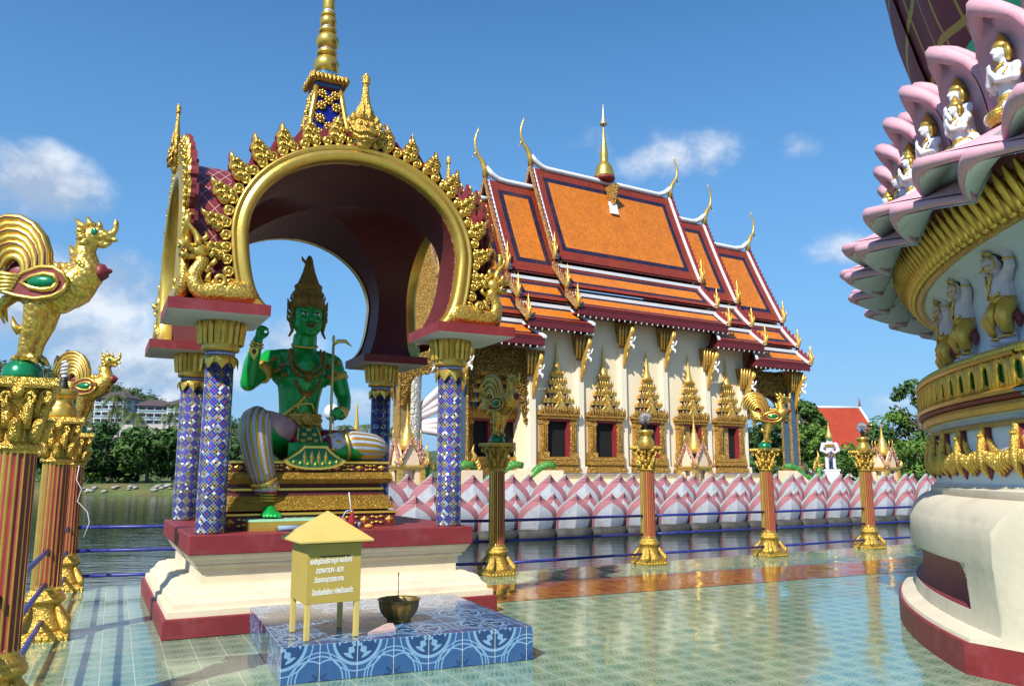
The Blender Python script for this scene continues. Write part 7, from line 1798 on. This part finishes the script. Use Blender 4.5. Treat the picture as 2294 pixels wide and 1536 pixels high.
def leaves(mb, c, r, n, size, m=0, squash=1.0):
    for _ in range(n):
        while True:
            p = Vector((rnd.uniform(-1, 1), rnd.uniform(-1, 1), rnd.uniform(-1, 1)))
            if .25 < p.length < 1: break
        q = p.normalized() * p.length ** .5; q.z *= squash
        pos = Vector(c) + q * r
        nrm = (p.normalized() + Vector((rnd.uniform(-.8, .8), rnd.uniform(-.8, .8), rnd.uniform(-.2, 1.0)))).normalized()
        t = nrm.orthogonal().normalized(); t = Matrix.Rotation(rnd.uniform(0, 6.28), 3, nrm) @ t; b_ = nrm.cross(t); s = size * rnd.uniform(.6, 1.3)
        mb.add([pos - t * s, pos + b_ * s * .45 + nrm * s * .12, pos + t * s, pos - b_ * s * .45 + nrm * s * .12], [(0, 1, 2, 3)], m)
def tree(px, Y, ztop, rx, label, m=lf_mid, group='trees', zb=.2, n_cl=26, n_lf=70, size=.34, crown_bottom=.35, name='tree'):
    x, y = inv(px, Y); t = thing(name, label, 'tree', (x, y, zb), rnd.uniform(0, 6), group)
    Hh = ztop - zb; mb = MB(); cb = zb + Hh * crown_bottom
    mb.tube([(0, 0, zb - .3), (.1, .05, zb + Hh * .25), (.0, .1, zb + Hh * .5), (.05, 0, zb + Hh * .8)], [Hh * .032, Hh * .025, Hh * .018, Hh * .006], 8)
    for k in range(7):
        a = k * 2 * PI / 7 + rnd.uniform(-.3, .3); z0 = zb + Hh * rnd.uniform(.22, .55); L = rx * rnd.uniform(.5, .85)
        mb.tube([(.05, .05, z0), (cos(a) * L * .5, sin(a) * L * .5, z0 + Hh * .12), (cos(a) * L, sin(a) * L, z0 + Hh * rnd.uniform(.15, .3))], [Hh * .014, Hh * .009, Hh * .003], 6)
    mb.build('trunk', bark, t)
    cr = MB(); rz_ = (ztop - cb) / 2; cz = (ztop + cb) / 2
    for _ in range(n_cl):
        while True:
            p = Vector((rnd.uniform(-1, 1), rnd.uniform(-1, 1), rnd.uniform(-1, 1)))
            if p.length < 1: break
        p = p.normalized() * p.length ** .45
        r_ = rx * rnd.uniform(.22, .40); w_ = 1 - .35 * max(0, -p.z)
        leaves(cr, (p.x * (rx - r_ * .7) * w_, p.y * (rx - r_ * .7) * w_, cz + p.z * (rz_ - r_ * .55)), r_, n_lf, size, 0, .72)
    cr.build('crown', m, t); return t
def palm(px, Y, ztop, label, zb=.3, fr=2.6, m=None, n=15):
    x, y = inv(px, Y); t = thing('palm_tree', label, 'palm tree', (x, y, zb), rnd.uniform(0, 6), 'coconut palms')
    H_ = ztop - zb; mb = MB(); lean = rnd.uniform(-.06, .1) * H_; mb.tube([(0, 0, zb - .5), (lean * .3, 0, zb + H_ * .5), (lean, 0, ztop)], [.24, .17, .13], 8); mb.build('trunk', bark, t)
    f = MB()
    for k in range(n):
        a = 2 * PI * k / n + rnd.uniform(-.2, .2); up_ = rnd.uniform(-.25, 1.0); L = fr * rnd.uniform(.8, 1.15); P = []
        for i in range(7): u = i / 6; P.append(Vector((lean + cos(a) * L * u * (1 - .1 * u), sin(a) * L * u * (1 - .1 * u), ztop + L * (up_ * u * .8 - .95 * u * u))))
        for i in range(6):
            d = (P[i + 1] - P[i]); s_ = Vector((-sin(a), cos(a), 0))
            for q in range(3):
                b_ = P[i] + d * (q / 3); w_ = L * .27 * (1 - .75 * abs((i + q / 3) / 6 - .4))
                for s in (-1, 1): f.add([b_, b_ + d * .26, b_ + s_ * s * w_ + d * .5 - Vector((0, 0, w_ * .55))], [(0, 1, 2)])
    f.build('fronds', m or lf_palm, t); return t
# ---- far left shore
SH = 91
tree(232, SH, 7.4, 4.0, 'dark leafy tree on the far left shore nearest the left columns', lf_dark, 'trees on the far shore', crown_bottom=.12)
tree(205, SH + 3, 6.4, 3.2, 'dark tree on the far left shore half hidden behind the left columns', lf_dark, 'trees on the far shore', crown_bottom=.1)
tree(330, SH, 7.4, 4.4, 'broad mid green tree on the far shore between the left columns and the pavilion', lf_mid, 'trees on the far shore', n_cl=34, crown_bottom=.12)
tree(388, SH + 2, 7.0, 3.6, 'mid green tree on the far shore just left of the pavilion columns', lf_mid, 'trees on the far shore', crown_bottom=.1)
tree(285, SH + 6, 6.0, 3.2, 'dark tree on the far shore filling the gap between two broader crowns', lf_dark, 'trees on the far shore', crown_bottom=.05)
tree(455, SH + 4, 7.6, 4.0, 'tree on the far shore behind the two left mosaic columns', lf_mid, 'trees on the far shore', crown_bottom=.1)
tree(530, SH + 2, 6.2, 3.6, 'tree on the far shore seen left of the statue between columns', lf_dark, 'trees on the far shore', crown_bottom=.05, n_cl=32)
tree(600, SH + 4, 6.4, 3.8, 'tree on the far shore hidden behind the seated statue', lf_mid, 'trees on the far shore', crown_bottom=.1)
tree(120, SH + 4, 6.6, 3.6, 'tree on the far shore behind the bulb lamp column', lf_mid, 'trees on the far shore', crown_bottom=.1)
tree(40, SH + 2, 7.4, 4.2, 'tree on the far shore behind the nearest left column', lf_dark, 'trees on the far shore', crown_bottom=.1)
tree(690, SH + 6, 6.6, 4.0, 'tree on the far shore behind the throne', lf_dark, 'trees on the far shore', crown_bottom=.1)
tree(770, SH + 30, 7.0, 4.4, 'tree on the far shore right of the statue behind its knee', lf_mid, 'trees on the far shore', crown_bottom=.1)
for px, Y, zt, lb in ((228, 120, 13.0, 'tall palm in front of the left hotel'), (290, 112, 9.8, 'palm with drooping fronds left of the broad shore tree'), (262, 130, 11.8, 'thin palm right of the leftmost palm below the hotels'), (395, 150, 14.2, 'palm in front of the right hotel block'), (365, 150, 12.0, 'short palm below the middle hotel balconies'),
                      (765, 135, 9.2, 'palm seen through the pavilion left of the slim stupa'), (822, 140, 9.6, 'palm seen through the pavilion right of the slim stupa'), (885, 130, 9.0, 'palm seen between the back column and the shrine'), (845, 125, 8.0, 'low palm behind the back right mosaic column')):
    palm(px, Y, zt, lb, max(.3, min(hill_h(*inv(px, Y)), 5)))
bush = MB()
for i in range(46):
    px = rnd.uniform(-250, 640); Y = rnd.uniform(88, 92.5); x, y = inv(px, Y); leaves(bush, (x, y, bank_h(x, y) + .35), rnd.uniform(.5, 1.1), 26, .26, 0, .6)
o = bush.build('undergrowth', lf_mid); tag(o, 'low scrub and reeds along the far left shore', 'scrub'); o['kind'] = 'stuff'
for i, (px, Y) in enumerate(((200, 89.5), (222, 90), (430, 90))):
    x, y = inv(px, Y); t = thing('banana_plant', ['pale green banana plant at the waterside by the left columns', 'pale banana plant second from the left columns on the shore', 'banana plant on the shore behind the pavilion columns'][i], 'plant', (x, y, .2), 0, 'banana plants')
    mb = MB(); mb.tube([(0, 0, 0), (0, 0, 1.0)], [.16, .1], 8); mb.build('stem', mat('banana_stem', (.25, .28, .12), .7), t, zoff=0)
    mb = MB()
    for k in range(9):
        a = k * .7 + rnd.random() * .4; L = rnd.uniform(1.3, 1.9); P = [Vector((cos(a) * L * u * .8, sin(a) * L * u * .8, 1.0 + L * (.9 * u - .75 * u * u))) for u in (0, .25, .5, .75, 1)]; s_ = Vector((-sin(a), cos(a), 0)); ww = (.05, .2, .24, .18, .02)
        mb.add([p + s_ * w_ for p, w_ in zip(P, ww)] + [p - s_ * w_ for p, w_ in zip(P, ww)], [(j, j + 1, 6 + j, 5 + j) for j in range(4)])
    mb.build('fronds', lf_bright, t, zoff=0)
stone = mat('shore_stone', (.34, .32, .29), .9, 0, .2, 2, .6, 4, .05); st0 = None
for i in range(44):
    px = rnd.uniform(150, 420) if i < 32 else rnd.uniform(480, 640); Y = rnd.uniform(84.5, 86.2)
    x, y = inv(px, Y)
    if st0 is None:
        b = MB(); b.ell((0, 0, 0), (.30, .22, .16), 8)
        b.v = [(vx * rnd.uniform(.8, 1.2), vy * rnd.uniform(.8, 1.2), vz * rnd.uniform(.8, 1.2)) for vx, vy, vz in b.v]; st0 = b.build('shore_stone', stone); o = st0; tag(o, 'pale boulder in the row along the far left waterline', 'boulder', 'boulders along the far shore')
    else: o = st0.copy(); COL.objects.link(o)
    o.location = (x, y, bank_h(x, y) + .12); s_ = rnd.uniform(.6, 1.5); o.scale = (s_, s_, s_ * .9); o.rotation_euler.z = rnd.uniform(0, 6)
# ---- wooded hill as one mass
wd = MB()
for i in range(2100):
    px = rnd.uniform(-500, 1000); Y = 112 + 330 * rnd.random() ** .8; x, y = inv(px, Y)
    if px > 180 and px < 420 and 205 < Y < 292: continue            # cleared hotel terraces
    if px > 185 and px < 360 and Y < 215 and Y > 150 and rnd.random() < .55: continue
    z = hill_h(x, y)
    if z < 1.0 and Y > 140: continue
    s_ = rnd.uniform(1.4, 2.9) * (.55 + Y / 420); leaves(wd, (x, y, z + s_ * .35), s_, 17, s_ * .30, 0, .75)
o = wd.build('hill_woods', lf_hill); tag(o, 'dense green woods covering the hillside beyond the lake', 'woods'); o['kind'] = 'stuff'
# ---- hotels
hw_ = mat('hotel_white', (.62, .63, .64), .7, 0, .04, .3); hglass = mat('hotel_glass', (.05, .075, .10), .15, 0, .3, .6); hroof = mat('hotel_roof', (.085, .06, .06), .8, 0, .15, .8); hrail = mat('balcony_glass', (.16, .26, .32), .2, 0, .1, 1)
def hotel(px, Y, zb, W, D, fl, rz, label, flat=False):
    x, y = inv(px, Y); t = thing('hotel', label, 'hotel', (x, y, zb), rz, 'hotel blocks on the hill'); fh = 2.4
    mb = MB(); mb.box(-W / 2, W / 2, 0, D, zb - 4, zb + fl * fh); mb.build('wall', hw_, t)
    for f in range(fl):
        z = zb + f * fh; mb = MB(); mb.box(-W / 2 - .4, W / 2 + .4, -1.5, 0, z - .15, z + .15); mb.box(-W / 2 - .4, W / 2 + .4, -1.5, -1.4, z + .9, z + 1.05)
        for k in range(5): xx = -W / 2 + W * k / 4; mb.box(xx - .15, xx + .15, -1.45, -.02, z + .15, z + fh - .15)
        bl = mb.build('balcony', hw_, t)
        mb = MB(); mb.box(-W / 2, W / 2, -1.46, -1.42, z + .15, z + .9); mb.build('railing', hrail, bl)
        for k in range(4): xx = -W / 2 + W * (k + .5) / 4; mb = MB(); mb.box(xx - W / 8 * .72, xx + W / 8 * .72, -.06, -.01, z + .2, z + fh - .5); mb.build('window', hglass, t)
        for k in range(2):
            yy = D * (k + .5) / 2
            for s in (-1, 1): mb = MB(); mb.box(*sorted((s * (W / 2 + .01), s * (W / 2 + .06))), yy - 1, yy + 1, z + .6, z + fh - .6); mb.build('window', hglass, t)
    mb = MB(); e = 1.6; z = zb + fl * fh
    if flat: mb.box(-W / 2 - .5, W / 2 + .5, -1.6, D + .5, z, z + .35)
    else:
        r_ = W * .18; v = [(-W / 2 - e, -1.6 - e * .4, z), (W / 2 + e, -1.6 - e * .4, z), (W / 2 + e, D + e, z), (-W / 2 - e, D + e, z), (-r_, D * .4, z + 2.7), (r_, D * .4, z + 2.7)]
        mb.add(v, [(3, 2, 1, 0), (0, 1, 5, 4), (1, 2, 5), (2, 3, 4, 5), (3, 0, 4)])
    mb.build('roof', hroof, t); return t
hotel(236, 290, 18.5, 11, 9, 4, R(-8), 'white four storey hotel block behind the far gold bird, leftmost on the hill')
hotel(335, 285, 17.6, 10.5, 9, 3, R(22), 'white hotel block with hipped grey roof in the middle of the hillside')
hotel(398, 280, 17.6, 9, 9, 3, R(5), 'small hotel block beside the pavilion columns, rightmost on the hill')
mb = MB(); x0, y0 = inv(185, 262); x1, y1 = inv(300, 262); mb.box(0, x1 - x0, 0, 2, 6, 16.0); mb.box(0, x1 - x0 + 14, 6, 8, 6, 17.4); o = mb.build('retaining_wall', mat('retaining_concrete', (.46, .42, .39), .85, 0, .12, .3), None, loc=(x0, y0, 0)); tag(o, 'grey concrete retaining wall on the bare slope below the hotels', 'retaining wall')
# ---- right: trees and the red roofed hall
HY_ = 98
hx_, hy_ = inv(1898, HY_); hall = thing('red_roof_hall', 'hall with a steep plain red tiled roof and white gable edge among trees', 'hall', (hx_, hy_, .9), R(8))
red_tile = mat('plain_red_tile', (.44, .055, .018), .5, 0, .1, .5, fn=rooftile_fn)
mb = MB(); mb.box(-4.4, 4.4, 0, 7, .9, 5.6); mb.build('wall', mat('hall_wall', (.62, .55, .5), .7), hall)
mb = MB(); L = 4.1
mb.add([(-L - .5, -1.6, 4.3), (L + .6, -1.6, 4.3), (L, 3.2, 9.7), (-L, 3.2, 9.7), (L + .6, 8, 4.3), (-L - .5, 8, 4.3)], [(0, 1, 2, 3), (3, 2, 4, 5)], 0, False, None, [((0, 0), (9, 0), (9, 7), (0, 7)), ((0, 7), (9, 7), (9, 0), (0, 0))]); rf_ = mb.build('roof', red_tile, hall)
mb = MB()
for s in (-1, 1):
    mb.tube([(s * (L + .55), -1.7, 4.35), (s * (L + .2), 1.0, 7.3), (s * (L + .05), 3.2, 9.8)], [.22, .2, .18], 4); mb.tube([(s * (L + .05), 3.2, 9.7), (s * (L + .12), 3.2, 10.3), (s * (L + .02), 3.2, 11.1)], [.16, .1, .02], 6, 1); mb.tube([(s * (L + .55), 8, 4.35), (s * (L + .05), 3.2, 9.8)], [.2, .18], 4)
mb.tube([(-L, 3.2, 9.75), (L, 3.2, 9.75)], .16, 6); mb.build('roof_edge', [white, maroon], rf_)
mb = MB(); mb.add([(-L - .4, -1.2, 4.4), (-L - .05, 3.2, 9.4), (-L - .4, 7.4, 4.4)], [(0, 1, 2)]); mb.build('gable', mat('gable_white', (.66, .55, .5), .6, 0, .5, 6), hall)
tree(1802, 66, 7.8, 1.9, 'tall dense tree behind the right end porch of the temple', lf_mid, 'trees right of the temple', .9, 34, 90, .26, .2)
tree(1770, 72, 8.2, 3.4, 'tree behind the bird column at the temple end', lf_dark, 'trees right of the temple', .9, 30, 80, .28, .15)
tree(1822, 58, 5.4, 1.25, 'bright layered tree between the temple porch and the red roofed hall', lf_bright, 'trees right of the temple', .9, 26, 90, .2, .25)
tree(1878, 70, 3.3, 1.7, 'round green bush below the red roof left of the farther lamp', lf_mid, 'trees right of the temple', .9, 24, 80, .22, .05)
tree(1930, 74, 4.8, 2.6, 'yellowish green tree in front of the red roof behind the farther lamp', lf_bright, 'trees right of the temple', .9, 26, 80, .24, .1)
tree(2010, 70, 7.4, 2.5, 'airy light green tree right of the red roofed hall', lf_bright, 'trees right of the temple', .9, 24, 60, .24, .35)
tree(1975, 64, 5.4, 2.2, 'dark leafy tree just right of the red roof behind the tall shrine', lf_dark, 'trees right of the temple', .9, 26, 80, .22, .1)
tree(2055, 56, 4.8, 2.0, 'bright bushy tree against the left edge of the lotus pedestal', lf_bright, 'trees right of the temple', .9, 28, 90, .2, .05)
tree(2070, 68, 9.6, 2.2, 'slender tree with sparse crown rising by the lotus pedestal', lf_mid, 'trees right of the temple', .9, 9, 60, .24, .7)
tree(2120, 64, 6.4, 3.0, 'tree hidden behind the lotus pedestal at the right', lf_mid, 'trees right of the temple', .9, 22, 60, .26, .1)
tree(2240, 70, 8.0, 4.0, 'large tree hidden behind the right side of the lotus pedestal', lf_dark, 'trees right of the temple', .9, 22, 60, .3, .1)
tree(1705, 90, 7.0, 3.5, 'tree glimpsed behind the temple through its end porch', lf_dark, 'trees right of the temple', .9, 22, 60, .3, .1)
hd = MB()
for i in range(90):
    px = rnd.uniform(1690, 2500); Y = rnd.uniform(76, 120); x, y = inv(px, Y); leaves(hd, (x, y, 1.6 + rnd.random() * 1.6), rnd.uniform(1.2, 2.2), 34, .4, 0, .8)
o = hd.build('shrubbery', lf_mid); tag(o, 'mass of green shrubs closing the garden behind the temple island', 'shrubs'); o['kind'] = 'stuff'
